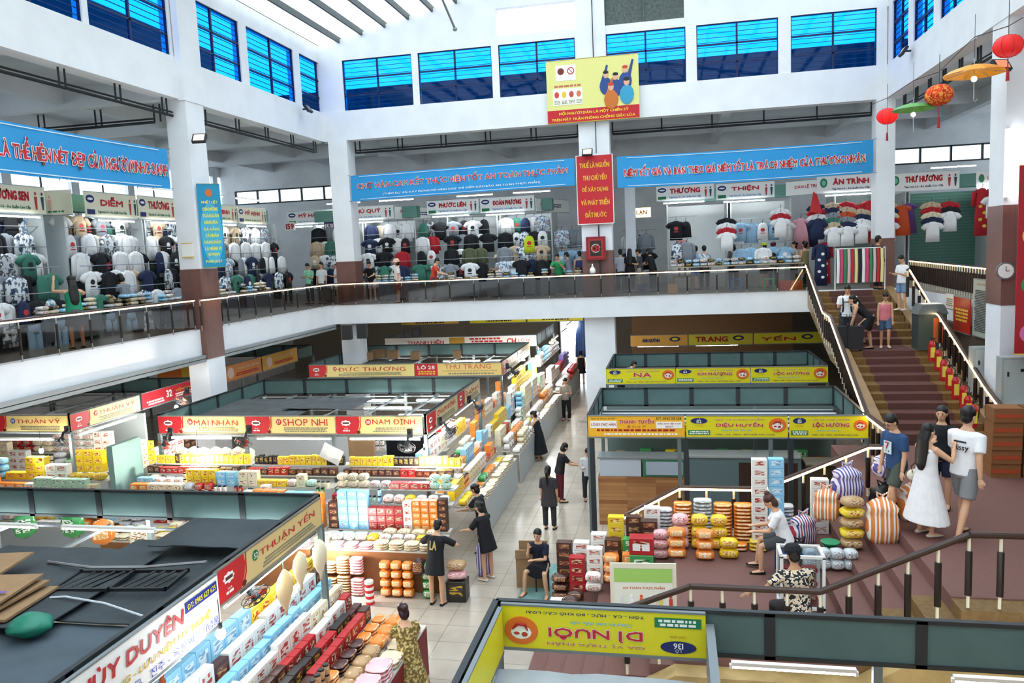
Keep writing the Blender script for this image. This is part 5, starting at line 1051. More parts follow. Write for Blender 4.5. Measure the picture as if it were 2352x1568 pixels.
# ---------------------------------------------------------------- garments
GARM = {}; YC0 = (SY-1.9)*K
def garment(kind, m_, key):
    if (kind, key) in GARM: return GARM[kind, key]
    b = MB(); sd = (1, 0, 0)
    def torso(top, bot, w0, w1, d=.055): b.tube([(0, 0, bot), (0, 0, bot+(top-bot)*.5), (0, 0, top-.14), (0, 0, top-.04), (0, 0, top)], [(w1, d), ((w0+w1)/2, d), (w0, d), (w0*.7, d*.8), (w0*.3, d*.6)], 12, side=sd)
    def sleeve(L, w=.075, drop=.7):
        for s in (-1, 1): b.tube([(s*.13, 0, -.08), (s*.22, 0, -.13), (s*(.22+L*(1-drop)), 0, -.13-L*drop)], [.06, (.05, w), (.05, w)], 8, side=(0, 1, 0))
    if kind == 't_shirt': torso(0, -.68, .21, .22); sleeve(.2, .085, .55)
    elif kind == 'tank_top': torso(-.02, -.6, .17, .2)
    elif kind == 'long_shirt': torso(0, -.72, .21, .23); sleeve(.5, .07, .92)
    elif kind == 'dress': torso(0, -1.05, .17, .3); sleeve(.1, .07, .6)
    elif kind == 'long_dress': torso(0, -1.45, .17, .22); sleeve(.45, .06, .92)
    elif kind in ('shorts', 'trousers'):
        L = .45 if kind == 'shorts' else 1.0
        b.tube([(0, 0, -.2), (0, 0, 0)], [(.2, .055), (.17, .05)], 12, side=sd)
        for s in (-1, 1): b.tube([(s*.12, 0, -L), (s*.1, 0, -.16)], [(.11, .05), (.1, .05)], 10, side=sd)
    me = b.data(kind, m_, smooth=True); GARM[kind, key] = me; return me
CLO = {'white': '#f2f2f2', 'black': '#1c1d21', 'navy': '#232d4e', 'grey': '#8a9098', 'green': '#3f7a68', 'pink': '#e0a4b0', 'red': '#b8242e', 'sand': '#cdb597', 'olive': '#5f6548', 'light blue': '#9cc0dc', 'yellow': '#cfe02a', 'purple': '#6a4a8a', 'orange': '#c8502a', 'cream': '#eadfbe'}
HK = None; PRM = {}
def hang(kind, c, p, rz, place, pat=None, pr=None, sc=1.0, grp=True):
    global HK
    m_ = mat(CLO[c], .85, noise=.08, nscale=8) if not pat else pat[1]
    o = link(kind, garment(kind, m_, c+(pat[0] if pat else '')), None, p, rz); o.scale = (sc, sc, sc)
    n = kind.replace('_', '-') if kind == 't_shirt' else kind.replace('_', ' ')
    lab = '%s %s %s' % ((pat[0]+' '+c if pat else c), n, place); tag(o, lab, {'t_shirt': 't-shirt', 'long_dress': 'dress', 'tank_top': 'tank top', 'long_shirt': 'shirt'}.get(kind, kind), lab[:60] if grp else None)
    if HK is None: b = MB(); b.tube([(0, 0, -.05), (0, 0, .06), (.03, 0, .1), (0, 0, .13)], .008, 4); HK = b.data('hanger_hook', DARK)
    link('hanger_hook', HK, o)
    if pr:
        if pr not in PRM: b = MB(); b.ball((0, -.058, -.27), (.08, .004, .07), 8, 5).box(-.08, .08, -.062, -.055, -.4, -.37); PRM[pr] = b.data('chest_print', mat(pr))
        link('chest_print', PRM[pr], o)
    return o
PT = {'flowered': mottled('#e9edf0', '#5a6a7a', '#2a3a5a', 9), 'leafy': mottled('#dfe6ea', '#5a86a8', '#d8a8a0', 12), 'marbled': mottled('#c8ccd0', '#50545a', '#f0f0f0', 7)}
RG = random.Random(77)
def wall_of_clothes(origin, rz, L, place, tiers, step=.37, depth=.34):
    o = Vector(origin); M = Matrix.Translation(o) @ Matrix.Rotation(rz, 4, 'Z'); rk = thing('clothes_rail', 'steel hanging rails ' + place, 'rack', o, rz)
    for ti, (z, kinds, cols) in enumerate(tiers):
        i_ = 0
        b = MB(); b.tube([(0, -.24*ti-.06, z+.13), (L, -.24*ti-.06, z+.13)], .012, 6); b.obj('rail', STEEL, rk)
        u = .25
        while u < L-.2:
            k = RG.choice(kinds); c = RG.choice(cols); pat = None
            if RG.random() < .18: pn = RG.choice(list(PT)); pat = (pn, PT[pn]); c = 'grey'
            pr = RG.choice([None, None, '#202124', '#c03a3a', '#e8e8e8']) if k in ('t_shirt', 'tank_top') and not pat else None
            if pr == '#202124' and c in ('black', 'navy'): pr = '#e8e8e8'
            if pr == '#e8e8e8' and c == 'white': pr = '#202124'
            i_ += 1; j = -.24*ti-.125*(i_ % 2); hang(k, c, M @ Vector((u, j, z-RG.uniform(0, .05))), rz+RG.uniform(-.05, .05), place, pat, pr, RG.uniform(.98, 1.08)); u += step*RG.uniform(.85, 1.15)
TS = ['t_shirt', 't_shirt', 'long_shirt', 'long_shirt', 'tank_top']; DKc = ['black', 'navy', 'black', 'white', 'grey', 'green']; WHc = ['white', 'white', 'white', 'grey', 'sand', 'black']
for (y0_, L, pl) in ((14.6, 5.8, 'in the leftmost upper shop'), (21.2, 3.7, 'in the DIỄM shop'), (25.1, 2.9, 'in the left THƯƠNG shop')):
    wall_of_clothes((SX*K-.45, y0_*K, 0), math.pi/2, L*K, pl, [(8.3, TS, DKc+WHc), (7.8, TS, WHc), (7.3, TS, DKc+WHc), (6.8, TS, WHc+DKc), (6.2, TS+['dress'], DKc+WHc), (5.68, ['shorts', 'trousers', 'shorts'], ['pink', 'sand', 'black', 'light blue', 'navy'])])
wall_of_clothes((SX*K-.3, 28.4*K, 0), math.pi/2, 6*K, 'in the shops right of the left pillar', [(8.15, TS, WHc+['black']), (7.6, TS, WHc+DKc), (7.05, TS, DKc+WHc), (6.45, TS, DKc)])
for x0_, L, pl in ((-17.6, 2.6, 'in the MỸ HẠNH shop'), (-14.8, 2.6, 'in the PHÚ QUÝ shop'), (-12.1, 1.4, 'beside the PHÚ QUÝ shop'), (-10.6, 2.4, 'in the PHƯỚC LIÊN shop'), (-8.0, 2.5, 'in the ĐOÀN PHƯƠNG shop')):
    wall_of_clothes((x0_*K, (SY-.7)*K, 0), 0, L*K, pl, [(8.15, TS, WHc+DKc), (7.6, TS, DKc+WHc+['red', 'pink']), (7.05, TS, WHc+['black', 'red', 'olive', 'sand']), (6.5, TS+['dress'], DKc)])
wall_of_clothes((-5.4*K, (SY-.4)*K, 0), 0, 1.7*K, 'in the bluish shop left of the red board', [(7.6, TS, ['navy', 'light blue', 'white', 'grey', 'yellow']), (6.8, TS, ['light blue', 'navy', 'white'])])
wall_of_clothes((-.1*K, (SY-1.2)*K, 0), 0, 1.0, 'beside the right THƯƠNG shop', [(7.7, TS, ['white', 'grey', 'black']), (6.9, TS, ['black', 'grey'])])
wall_of_clothes((2.7*K, (SY-1.0)*K, 0), 0, 2.5*K, 'in the THIỆN shop', [(7.5, TS, ['white', 'light blue', 'white']), (6.6, TS, ['white', 'light blue', 'grey'])])
wall_of_clothes((5.3*K, (SY-.6)*K, 0), 0, 1.4*K, 'behind the slanted white sign', [(7.6, ['t_shirt', 'dress'], ['pink', 'orange', 'navy', 'red'])])
p = at(1440, 640, Y, 30.5); b = MB(); b.box(p.x, p.x+.38, 30.5, 30.9, FT, 9.2); tag(struct(b.obj('pillar', WHITE)), 'slim white pillar behind the crowd, right of the wide pillar', 'pillar')
p = at(1452, 500, Y, 32.5); r = board('shop_sign', 'glowing yellow shop light box deep in the passage', .75, 0, .38, mat('#fff2a0', emit=2.2), p, 0); letters(r, 'LAN', .16, .4, RED, .38, .2, -.008, .03)
wall_of_clothes((-1.9, 31.2, 0), 0, 1.3, 'deep in the passage right of the wide pillar', [(7.3, TS, ['white', 'black', 'grey']), (6.6, TS, ['black', 'grey', 'navy'])])
b = MB(); b.prism([(0, 0), (.12, -.1), (.3, -.75), (.05, -.72), (-.12, -.68)], -.02, .02, lambda a, c, h: (a, h, c)); tag(b.obj('flag', RED, loc=at(1868, 440, Y, YC0-.3)), 'small red flag drooping left of the ÂN TRÌNH sign', 'flag')
p = at(1215, 540, Y, (SY-1.5)*K); hang('tank_top', 'yellow', p, .1, 'with red print hanging low under ĐOÀN PHƯƠNG', None, '#c8242e', 1.1, False)
# chains of folded polos and single pieces at the right
def chain(px, row, y, cols, place, last='t_shirt', dz=.17):
    p = at(px, row, Y, y)
    for i, c in enumerate(cols): hang(last, c, p+Vector((0, -.03*(len(cols)-i)+.0, -dz*i)) if False else p+Vector((0, -.05*i, -dz*i)), 0, place if len(cols) > 1 else place, None, None, 1.0)
YC = (SY-1.9)*K
for px, row, cols, pl in ((1668, 500, ['black', 'white', 'red', 'white'], 'chained under the left end of THIỆN'), (1792, 478, ['white', 'red', 'white'], 'chained under the right end of THIỆN'), (1877, 468, ['navy', 'red', 'white', 'navy'], 'chained beside the red flag'), (1912, 465, ['sand', 'navy', 'grey', 'green', 'sand', 'white'], 'in the first chain under ÂN TRÌNH'),
                          (1943, 463, ['red', 'sand', 'orange', 'grey', 'navy', 'white'], 'in the second chain under ÂN TRÌNH'), (1976, 468, ['red', 'sand', 'navy', 'white', 'white'], 'in the third chain under ÂN TRÌNH'), (2038, 463, ['sand', 'navy', 'cream', 'red', 'white'], 'chained between ÂN TRÌNH and THƯ HƯƠNG'), (2139, 463, ['sand', 'red', 'cream', 'navy', 'white'], 'chained before the green shutter'), (2180, 462, ['red', 'black', 'white'], 'chained right of the green shutter')):
    chain(px, row, YC, cols, pl)
for kind, c, px, row, y, pl in (('dress', 'orange', 2072, 470, YC, 'hanging under THƯ HƯƠNG sign'), ('dress', 'purple', 2086, 466, YC+.3, 'half behind the orange dress'), ('long_dress', 'red', 2256, 432, (SY-5)*K, 'with gold dragon embroidery by the far right pillar'), ('t_shirt', 'white', 2283, 448, (SY-5.6)*K, 'beside the red gold embroidered dress'), ('long_dress', 'navy', 1885, 560, YC-.4, 'with white blossom standing by the stair head'), ('long_dress', 'red', 1893, 556, YC-.1, 'behind the navy blossom dress'), ('t_shirt', 'navy', 1877, 505, YC-.3, 'with white wave print under the flag'), ('long_dress', 'red', 1996, 460, YC, 'in the bright pair under ÂN TRÌNH'), ('long_dress', 'purple', 2003, 460, YC+.1, 'in the bright pair under ÂN TRÌNH')):
    o = hang(kind, c, at(px, row, Y, y), .05, pl, None, None, 1.0, False)
    if 'gold' in pl or 'blossom' in pl:
        for q in range(5): b = MB(); b.ball(((-1)**q*.06, -.06, -.35-.2*q), (.06, .006, .05), 8, 5); b.obj('embroidery', GOLD if 'gold' in pl else WH, o)
# rack of skirts and scarves at the stair head
r = thing('scarf_rack', 'white metal rack of long coloured scarves at the stair head', 'rack', at(1918, 668, Z, FT+.01), 0)
b = MB(); b.tube([(0, 0, 0), (0, 0, 1.35), (1.5, 0, 1.35), (1.5, 0, 0)], .02, 6); b.obj('frame', WH, r)
for k in range(13): b = MB(); x = .08+.11*k; b.tube([(x, -.03, 1.33), (x+.01, -.05, .8), (x, -.04, .25)], [(.045, .02)]*3, 6, side=(1, 0, 0)); b.obj('scarf', mat(['#f2f2f2', '#d84a78', '#3a8a5a', '#e8b8c0', '#c82a34', '#f0e2a0', '#1c1d21'][k % 7]), r)
# folded stacks under the right shops
for i in range(34):
    x = -.1+.165*i % 5.4; b = None; z = FT+.012+.14*(i//17); o = link('folded_clothes', shape('pack', ['grey', 'white', 'black', 'light blue'][i % 4]), None, (0.05+.27*(i % 17), (SY-1.45)*K, z+.89), 0); o.scale = (.26, .3, .13); tag(o, 'folded garment in the low piles below the right THƯƠNG and THIỆN signs', 'folded clothes', 'folded garments below the right shops')
solid('display_table', 'low table carrying folded clothes below the right THƯƠNG sign', 'table', [('table_top', (0, 4.7, 0, .5, .86, .9), mat('#b8a890')), ('leg', (.05, .1, .05, .1, 0, .86), STEEL), ('leg', (4.6, 4.65, .05, .1, 0, .86), STEEL), ('leg', (.05, .1, .4, .45, 0, .86), STEEL), ('leg', (4.6, 4.65, .4, .45, 0, .86), STEEL)], (-.1, (SY-1.45)*K-.25, FT+.01))
# tables heaped with folded clothes along the shops, and stools, baskets by the rail
LT = 'folded garment on the tables along the '
def table(x, y, L, rz, lab, side):
    solid('display_table', lab, 'table', [('table_top', (0, L, 0, .55, .7, .74), mat('#9a9186')), ('front_cloth', (0, L, -.01, 0, .1, .7), mat('#5a5f66', .8))]+[('leg', (a, a+.05, c, c+.05, 0, .7), STEEL) for a in (.03, L-.08) for c in (.03, .45)], (x, y, FT+.011), rz)
    u = .17; M = Matrix.Translation((x, y, FT+.011)) @ Matrix.Rotation(rz, 4, 'Z')
    while u < L-.15:
        for v in (.15, .42):
            for q in range(RG.randint(1, 3)):
                c = RG.choice(['white', 'grey', 'black', 'light blue', 'cream']); o = link('folded_clothes', shape('pack', c), None, M @ Vector((u, v, .742+.102*q)), rz+RG.uniform(-.05, .05)); o.scale = (.27, .23, .1); tag(o, 'folded garment on the tables '+side, 'folded clothes', 'folded garments on the tables '+side)
        u += .31
for k, y in enumerate((15.4, 17.6, 19.8, 21.9, 24.2)): table(-14.2, y, 1.9, math.pi/2, 'table of folded clothes along the left shops, %s from the left' % ['first', 'second', 'third', 'fourth', 'fifth'][k], 'along the left shops')
for k, x in enumerate((-11.6, -9.2, -7.0, -4.9)): table(x, 29.25, 1.9, 0, 'table of folded clothes along the back shops, %s from the corner pillar' % ['first', 'second', 'third', 'fourth'][k], 'along the back shops')
def pstool(px, row, c, lab, name='plastic_stool', cat='stool'):
    p = at(px, row, Z, FT+.011); m_ = mat(c, .4); parts = [('seat', (-.17, .17, -.17, .17, .4, .43), m_)]+[('leg', (a, a+.05, d, d+.05, 0, .4), m_) for a in (-.17, .12) for d in (-.17, .12)]; solid(name, lab, cat, parts, p)
for px, row, c, lab in ((945, 688, '#f0f0ee', 'white plastic stool behind the far rail glass, left of the orange shirt'), (815, 695, '#e8e8e6', 'white plastic stool behind the rail glass near the corner pillar'), (1766, 668, '#5ac88a', 'light green plastic stool behind the right part of the far rail'), (1690, 668, '#4a7ad0', 'blue plastic stool behind the far rail glass'), (215, 775, '#2fae5a', 'bright green plastic stool behind the left rail glass')): pstool(px, row, c, lab)
for px, row, c, lab in ((1802, 664, '#d8502a', 'orange red basket behind the right end of the far rail'), (1828, 664, '#e07030', 'orange basket hard by the stair handrail'), (1475, 672, '#3a4a6a', 'dark blue carton bag behind the far rail glass'), (1545, 672, '#c8a070', 'tan carton behind the far rail glass'), (640, 705, '#8a8e94', 'grey carton behind the rail corner'), (60, 800, '#a8adb4', 'pale grey carton behind the left rail glass'), (110, 790, '#c8202a', 'red crate behind the left rail glass'), (560, 712, '#d8d4cc', 'white carton behind the rail right of the left pillar')):
    p = at(px, row, Z, FT+.011); b = MB(); b.box(-.17, .17, -.14, .14, 0, .3); o = b.obj('basket' if 'basket' in lab else 'carton', mat(c, .6)); move(o, p, .1); tag(o, lab, 'basket' if 'basket' in lab else 'carton')
M0 = mark()
# ---------------------------------------------------------------- banners
BL = mat('#2b93cf', .6)
def banner(label, w, h, loc, rz, main, sub=None, sag=.12, hl=.36, tw=.94, end=0.0):
    r = thing('banner', label, 'banner', loc, rz); b = MB(); n = 24; R = []
    f = lambda x: -sag*math.sin(math.pi*x/w)+end*x/w
    for i in range(n+1):
        x = w*i/n; y = .02*math.sin(i*1.7); R.append([(x, y-.004, f(x)), (x, y-.004, f(x)+h), (x, y+.004, f(x)+h), (x, y+.004, f(x))])
    b.rings(R); b.obj('cloth', BL, r)
    b = MB()
    for zz in (.06, h-.08):
        for i in range(1, n-1): x0, x1 = w*i/n, w*(i+1)/n; b.rings([[(x0, -.03, f(x0)+zz), (x0, -.03, f(x0)+zz+.025), (x0, -.026, f(x0)+zz+.025), (x0, -.026, f(x0)+zz)], [(x1, -.03, f(x1)+zz), (x1, -.03, f(x1)+zz+.025), (x1, -.026, f(x1)+zz+.025), (x1, -.026, f(x1)+zz)]])
    b.obj('border_line', mat('#cfe6f4'), r)
    for txt, hh, zc, m_, o_ in ([(main, h*hl, h*(.5 if not sub else .6), RED, WH)]+([(sub, h*.12, h*.22, WH, None)] if sub else [])):
        ww = w*tw*(1 if m_ == RED else .75)
        for nm, bd, mt_, yy in ((('lettering_outline', .05, o_, -.032),) if o_ else ())+(('lettering', .012, m_, -.037),):
            g = glyphs(txt, hh, ww, bd)
            for v in g.v: v.z += zc+f(min(max(v.x+w/2, 0), w)); v.x += w/2; v.y = yy
            g.obj(nm, mt_, r)
    b = MB()
    for x, z in ((0, h), (0, 0), (w, h+end), (w, end)): b.tube([(x, 0, z), (x+(-.3 if x == 0 else .3), .1, z+.05)], .008, 4)
    b.obj('tie_cord', DARK, r); return r
banner('blue banner CHỢ HÀN CAM KẾT between corner pillar and wide pillar', 10.2, 1.15, (-14.2, 33.9, 9.4), 0, 'CHỢ HÀN CAM KẾT THỰC HIỆN TỐT AN TOÀN THỰC PHẨM', '(THEO DỰ ÁN XÂY DỰNG MÔ HÌNH CHỢ THÍ ĐIỂM ĐẢM BẢO AN TOÀN THỰC PHẨM)', 0.0, .36, end=.12)
banner('blue banner NIÊM YẾT GIÁ between wide pillar and right pillar', 10.1, 1.3, (-2.2, 33.9, 9.3), 0, 'NIÊM YẾT GIÁ VÀ BÁN THEO GIÁ NIÊM YẾT LÀ TRÁCH NHIỆM CỦA THƯƠNG NHÂN', None, .05, .42)
banner('blue banner KINH DOANH hung on the left balcony side', 11, 1.22, (-15.3, 11.2, 9.22), math.pi/2, 'THÁI ĐỘ VĂN MINH THƯƠNG MẠI LÀ THỂ HIỆN NÉT ĐẸP CỦA NGƯỜI KINH DOANH', None, .06, .5, .98)
r = board('slogan_board', 'tall red board with yellow slogan on the wide pillar', 1.55, 0, 2.85, mat('#c3202c', .4), (-3.93, 33.8, 7.86), 0, frame=WH)
for k, t_ in enumerate(['THUẾ LÀ NGUỒN', 'THU CHỦ YẾU', 'ĐỂ XÂY DỰNG', 'VÀ PHÁT TRIỂN', 'ĐẤT NƯỚC']): letters(r, t_, .3, [1.25, 1.0, 1.1, 1.2, .9][k], mat('#f0b43a'), .78, 2.5-.52*k, -.008, .03)
for x in (0, 1.53): quad(r, x, x+.03, 0, 2.85, WH, 'edge_strip', -.01)
r = board('safety_billboard', 'yellow fire safety billboard with cheering people in blue', 3.85, 0, 2.55, mat('#e3df8a', .5), (-5.05, 33.75, 12.14), 0, 'billboard', frame=mat('#b9a23a'))
quad(r, 0, 3.85, 0, .52, mat('#c3202c'), 'red_band', -.01); letters(r, 'MỖI NGƯỜI DÂN LÀ MỘT CHIẾN SỸ', .18, 2.9, mat('#f2d23a'), 1.95, .38, -.014, .03); letters(r, 'TRÊN MẶT TRẬN PHÒNG CHỐNG GIẶC LỬA', .18, 3.5, mat('#f2d23a'), 1.92, .14, -.014, .03)
quad(r, .4, 1.25, 1.72, 2.35, WH, 'white_panel', -.01); disc(r, .62, 2.1, .14, .14, mat('#7a2a24'), 'ban_symbol', -.014); disc(r, 1.04, 2.1, .15, .15, RED, 'ban_symbol', -.014); disc(r, 1.04, 2.1, .11, .11, WH, 'ban_symbol', -.016)
b = MB(); b.tube([(.95, -.018, 2.19), (1.13, -.018, 2.01)], .014, 4); b.obj('ban_bar', RED, r); quad(r, .25, 1.5, .72, 1.4, mat('#f4f0e2'), 'comic_strip', -.01); lines(r, .3, 1.45, 1.44, 1.56, 1, mat('#c86a5a'), y=-.012)
for k in range(4): b = MB(); b.ball((.42+.31*k, -.014, 1.15), (.1, .006, .13), 8, 5); b.obj('comic_figure', mat(['#d8443a', '#e8c23a', '#c84a4a', '#d87a5a'][k]), r); lines(r, .3+.31*k, .55+.31*k, .76, .92, 3, GL, y=-.013)
for k, (x, z, c, s, arm) in enumerate([(2.5, 1.35, '#2a4a8a', 1, -1), (2.9, 1.25, '#2a4a8a', 1, 0), (3.3, 1.5, '#2a4a8a', 1, 1), (2.7, .8, '#c8702a', 1.1, -1), (3.35, .95, '#3a9ac0', 1.1, 0)]):
    b = MB(); b.ball((x, -.016-.004*k, z), (.27*s, .008, .36*s), 12, 6); 
    if arm: b.tube([(x+.15*arm, -.018-.004*k, z+.2), (x+.32*arm*(1 if arm > 0 else -.2), -.018-.004*k, z+.85)], [(.07, .006), (.04, .006)], 6, side=(1, 0, 0))
    b.obj('painted_body', mat(c), r); b = MB(); b.ball((x, -.022-.004*k, z+.46*s), (.11*s, .006, .14*s), 10, 6); b.obj('painted_face', mat('#e0b090'), r); b = MB(); b.ball((x, -.026-.004*k, z+.56*s), (.12*s, .006, .07*s), 10, 5); b.obj('painted_hair', mat('#c8442e' if k in (2, 3) else '#26211f'), r)
r = board('slogan_board', 'narrow tall blue board with yellow lines on the left pillar', .72, 0, 2.7, mat('#1f8fb8', .4), (-15.15, 23.35, 6.75), .7, frame=mat('#7a8a5a')); disc(r, .36, 2.42, .11, .13, mat('#d8703a'), 'crest'); disc(r, .36, 1.1, .34, 1.0, mat('#48aed0'), 'pale_oval', -.004)
for k, t_ in enumerate(['NHIỆT LIỆT', 'CHÀO MỪNG', 'TOÀN DÂN', 'HÀNG HÓA', 'ĐÀ NẴNG', 'CÁ NHÂN', 'HÀNG NĂM', 'LÀ HÀNH VI', 'VI PHẠM', 'PHÁP LUẬT']): letters(r, t_, .13, [.5, .48, .5, .4, .5, .4, .5, .5, .35, .5][k], mat('#e6e24a'), .36, 2.12-.215*k, -.008, .03)
p = at(430, 575, Y, 23.2); r = board('notice', 'small framed paper notice on the left pillar', .4, 0, .42, WH, (p.x-.2, 23.2, p.z-.2), 0, frame=GOLD)
# fire box, exit light, lamps, lanterns, umbrellas, clock, notice board, bin
r = thing('fire_hose_cabinet', 'red fire hose cabinet with glass front on the wide pillar', 'cabinet', (-3.6, 33.72, 5.95), 0)
b = MB(); b.box(0, .82, 0, .25, .35, 1.35); b.obj('box', mat('#8a1c22', .4), r); b = MB(); b.box(.1, .72, -.015, 0, .45, 1.25); b.obj('window_frame', mat('#b02a30', .4), r); b = MB(); b.box(.17, .65, -.02, -.016, .52, 1.18); b.obj('glass_front', mat('#3a2a24', .1), r); b = MB(); b.tube([(.41+.17*math.cos(t*.6), -.03, .85+.17*math.sin(t*.6)) for t in range(11)], .03, 5); b.obj('hose', mat('#b9b4a8'), r); letters(r, 'CH', .22, .3, RED, .41, .85, -.065, .05)
b = MB(); b.ball((-3.35, 33.68, 5.85), (.13, .13, .17), 10, 7).tube([(-3.35, 33.68, 6.0), (-3.35, 33.68, 6.15)], [.05, .02], 6); tag(b.obj('hanging_bag', WH, smooth=True), 'small white bag hanging below the fire hose cabinet', 'bag')
b = MB(); b.tube([(-3.05, 33.85, 12.2), (-3.05, 33.82, 10.8)], .02, 6).tube([(-3.05, 33.82, 18), (-3.05, 33.85, 14.7)], .02, 6).tube([(-3.05, 33.85, 7.8), (-3.05, 33.85, 4.75)], .03, 6); tag(b.obj('drain_pipe', DARK), 'thin black pipe running down the wide pillar', 'pipe')
r = board('exit_light', 'green glowing EXIT light by the slanted sign', .62, 0, .26, mat('#0f7a3e', emit=1.2), at(1812, 431, Y, 40), 0); letters(r, 'EXIT', .15, .42, mat('#eafff2', emit=2), .31, .13, -.008, .03)
def flood(p, rz, label, glow=None):
    r = thing('floodlight', label, 'light', p, rz); M = Matrix.Rotation(-.6, 4, 'X'); b = MB(); b.box(-.22, .22, -.05, .05, -.16, .16, M); b.obj('lamp_head', BLK, r); b = MB(); b.box(-.17, .17, -.06, -.052, -.12, .12, M); b.obj('lamp_glass', glow or mat('#5a6068', .1), r); b = MB(); b.box(-.03, .03, 0, .25, -.03, .03); b.obj('bracket', BLK, r)
flood(at(458, 318, Y, 23.1), .2, 'small floodlight with reddish face on the left pillar', mat('#e8b8a0', emit=1.5)); flood(at(708, 250, X, -15.0), math.pi/2, 'black floodlight on the left clerestory beam'); flood(at(2075, 118, X, 8.1), -math.pi/2, 'black floodlight on the right clerestory beam'); flood(at(2300, 150, Y, 22.3), .4, 'floodlight on the far right pillar', mat('#c87a5a', emit=.6)); flood(at(1349, 350, Y, 33.5), 0, 'small floodlight on top of the red slogan board', mat('#e8c8a8', emit=1.2))
def lantern(p, r_, m_, lab, tassel=True):
    r = thing('silk_lantern', lab, 'lantern', p); b = MB(); b.ball((0, 0, 0), (r_, r_, r_*.78), 16, 10); b.obj('lantern_body', m_, r, smooth=True); b = MB()
    for k in range(8): b.tube([(r_*1.01*math.sin(a)*math.cos(k*.785), r_*1.01*math.sin(a)*math.sin(k*.785), r_*.79*math.cos(a)) for a in [.1+.36*j for j in range(9)]], .006, 4)
    b.obj('rib', DRED, r); b = MB(); b.tube([(0, 0, r_*.7), (0, 0, r_*.9+.8)], .008, 4); b.obj('cord', DARK, r); b = MB()
    if tassel: b.tube([(0, 0, -r_*.75), (0, 0, -r_*1.6)], .012, 5).tube([(0, 0, -r_*1.6), (0, 0, -r_*2.4)], [.03, .045], 8); b.obj('tassel', DRED, r)
lantern(at(2038, 267, Y, 31), .36, mat('#e0201e', emit=.55), 'plain red silk lantern before the right pillar'); lantern(at(2157, 218, Y, 26), .4, mottled('#e8401e', '#f8a040', '#c02a14', 9), 'orange red patterned silk lantern with long tassel'); lantern(at(2316, 106, Y, 21), .33, mat('#c8201e', emit=.4), 'red lantern partly behind the far right pillar')
def parasol(p, R, m_, lab):
    r = thing('hanging_umbrella', lab, 'umbrella', p); b = MB(); n = 8; Rr = []
    for t, z in ((.02, 0), (.4, -.06), (.75, -.17), (1, -.32)): Rr.append([(R*t*math.cos(6.2832*k/(2*n))*(1 if k % 2 == 0 else .95), R*t*math.sin(6.2832*k/(2*n))*(1 if k % 2 == 0 else .95), z*R) for k in range(2*n)])
    b.rings(Rr, cap=False); b.rings([[v+Vector((0, 0, -.012)) for v in map(Vector, q)] for q in Rr], cap=False); b.obj('canopy', m_, r); b = MB()
    for k in range(n): a = 6.2832*k/n; b.tube([(0, 0, -.1), (R*.95*math.cos(a), R*.95*math.sin(a), -.31*R)], .008, 4)
    b.tube([(0, 0, .15), (0, 0, -.85)], .012, 5).tube([(0, 0, -.85), (.04, 0, -.92), (.08, 0, -.85)], .014, 5); b.obj('frame', STEEL, r); b = MB(); b.ball((0, 0, -.35), .07, 8, 6); b.obj('lamp', mat('#ffe9b0', emit=14), r)
    b = MB(); b.tube([(0, 0, 0), (0, 0, 1.2)], .006, 4); b.obj('cord', DARK, r)
b = MB(); b.tube([at(2002, 240, Y, 33.5), at(2038, 225, Y, 31), at(2098, 185, Y, 26.5), at(2157, 165, Y, 26), at(2238, 85, Y, 22), at(2316, 60, Y, 21), at(2350, 40, Y, 20)], .012, 4); tag(b.obj('hanging_wire', DARK), 'thin wire carrying the lanterns and umbrella lamps', 'wire')
parasol(at(2238, 148, Y, 22), .72, mat('#d8901e', .5, emit=.12), 'yellow umbrella lamp hanging at the upper right'); parasol(at(2098, 236, Y, 26.5), .62, mat('#5a9a4a', .5, emit=.08), 'green umbrella lamp left of the patterned lantern')
r = thing('wall_clock', 'round grey rimmed clock on the brown band of the far right pillar', 'clock', at(2310, 622, Y, 22.5), 0); b = MB(); b.tube([(0, 0, 0), (0, .06, 0)], .22, 24); b.obj('case', GREY, r); b = MB(); b.tube([(0, -.012, 0), (0, 0, 0)], .185, 24); b.obj('dial', WH, r); b = MB(); b.box(-.008, .008, -.02, -.013, 0, .12).box(0, .09, -.02, -.013, -.008, .008); b.obj('hands', BLK, r)
tube_light(at(2311, 450, Y, 22.5), .01, 0, 'x') if False else None
p = at(2309, 300, Y, 22.45); q = at(2311, 448, Y, 22.45); r = thing('tube_light', 'upright white tube light on the left edge of the far right pillar', 'light', q); b = MB(); b.tube([(0, 0, 0), (0, 0, p.z-q.z)], .045, 10); b.obj('tube', TUBE, r); b = MB(); b.box(-.05, .05, .03, .07, -.05, p.z-q.z+.05); b.obj('housing', WH, r)
def sideboard(name, lab, px0, px1, r0, r1, m_, cat):
    a = at(px0, r1, X, 8.95); c = at(px1, r1, X, 8.95); t = at(px0, r0, X, 8.95); w = a.y-c.y; h = t.z-a.z
    return board(name, lab, w, 0, h, m_, a, -math.pi/2, cat, frame=GREY), w, h
r, w, h = sideboard('notice_board', 'tall grey notice board with fine print beside the red poster', 2233, 2271, 640, 768, mat('#aab0a4', .4), 'notice board'); lines(r, .1*w, .9*w, .08*h, .82*h, 26, mat('#4a4f4c'), y=-.01, name='printed_text'); letters(r, 'NỘI QUY CHỢ', .035*h, .5*w, DRED, .5*w, .92*h, -.01, .03)
r, w, h = sideboard('poster', 'red poster on the white side wall left of the notice board', 2189, 2227, 680, 757, mat('#b0281c', .35), 'poster'); lines(r, .1*w, .9*w, .3*h, .7*h, 4, GOLD)
r, w, h = sideboard('notice', 'small paper calendar pinned on the white side wall', 2171, 2190, 672, 706, mat('#d8d4cc'), 'paper'); lines(r, .1*w, .9*w, .15*h, .7*h, 4, GL)
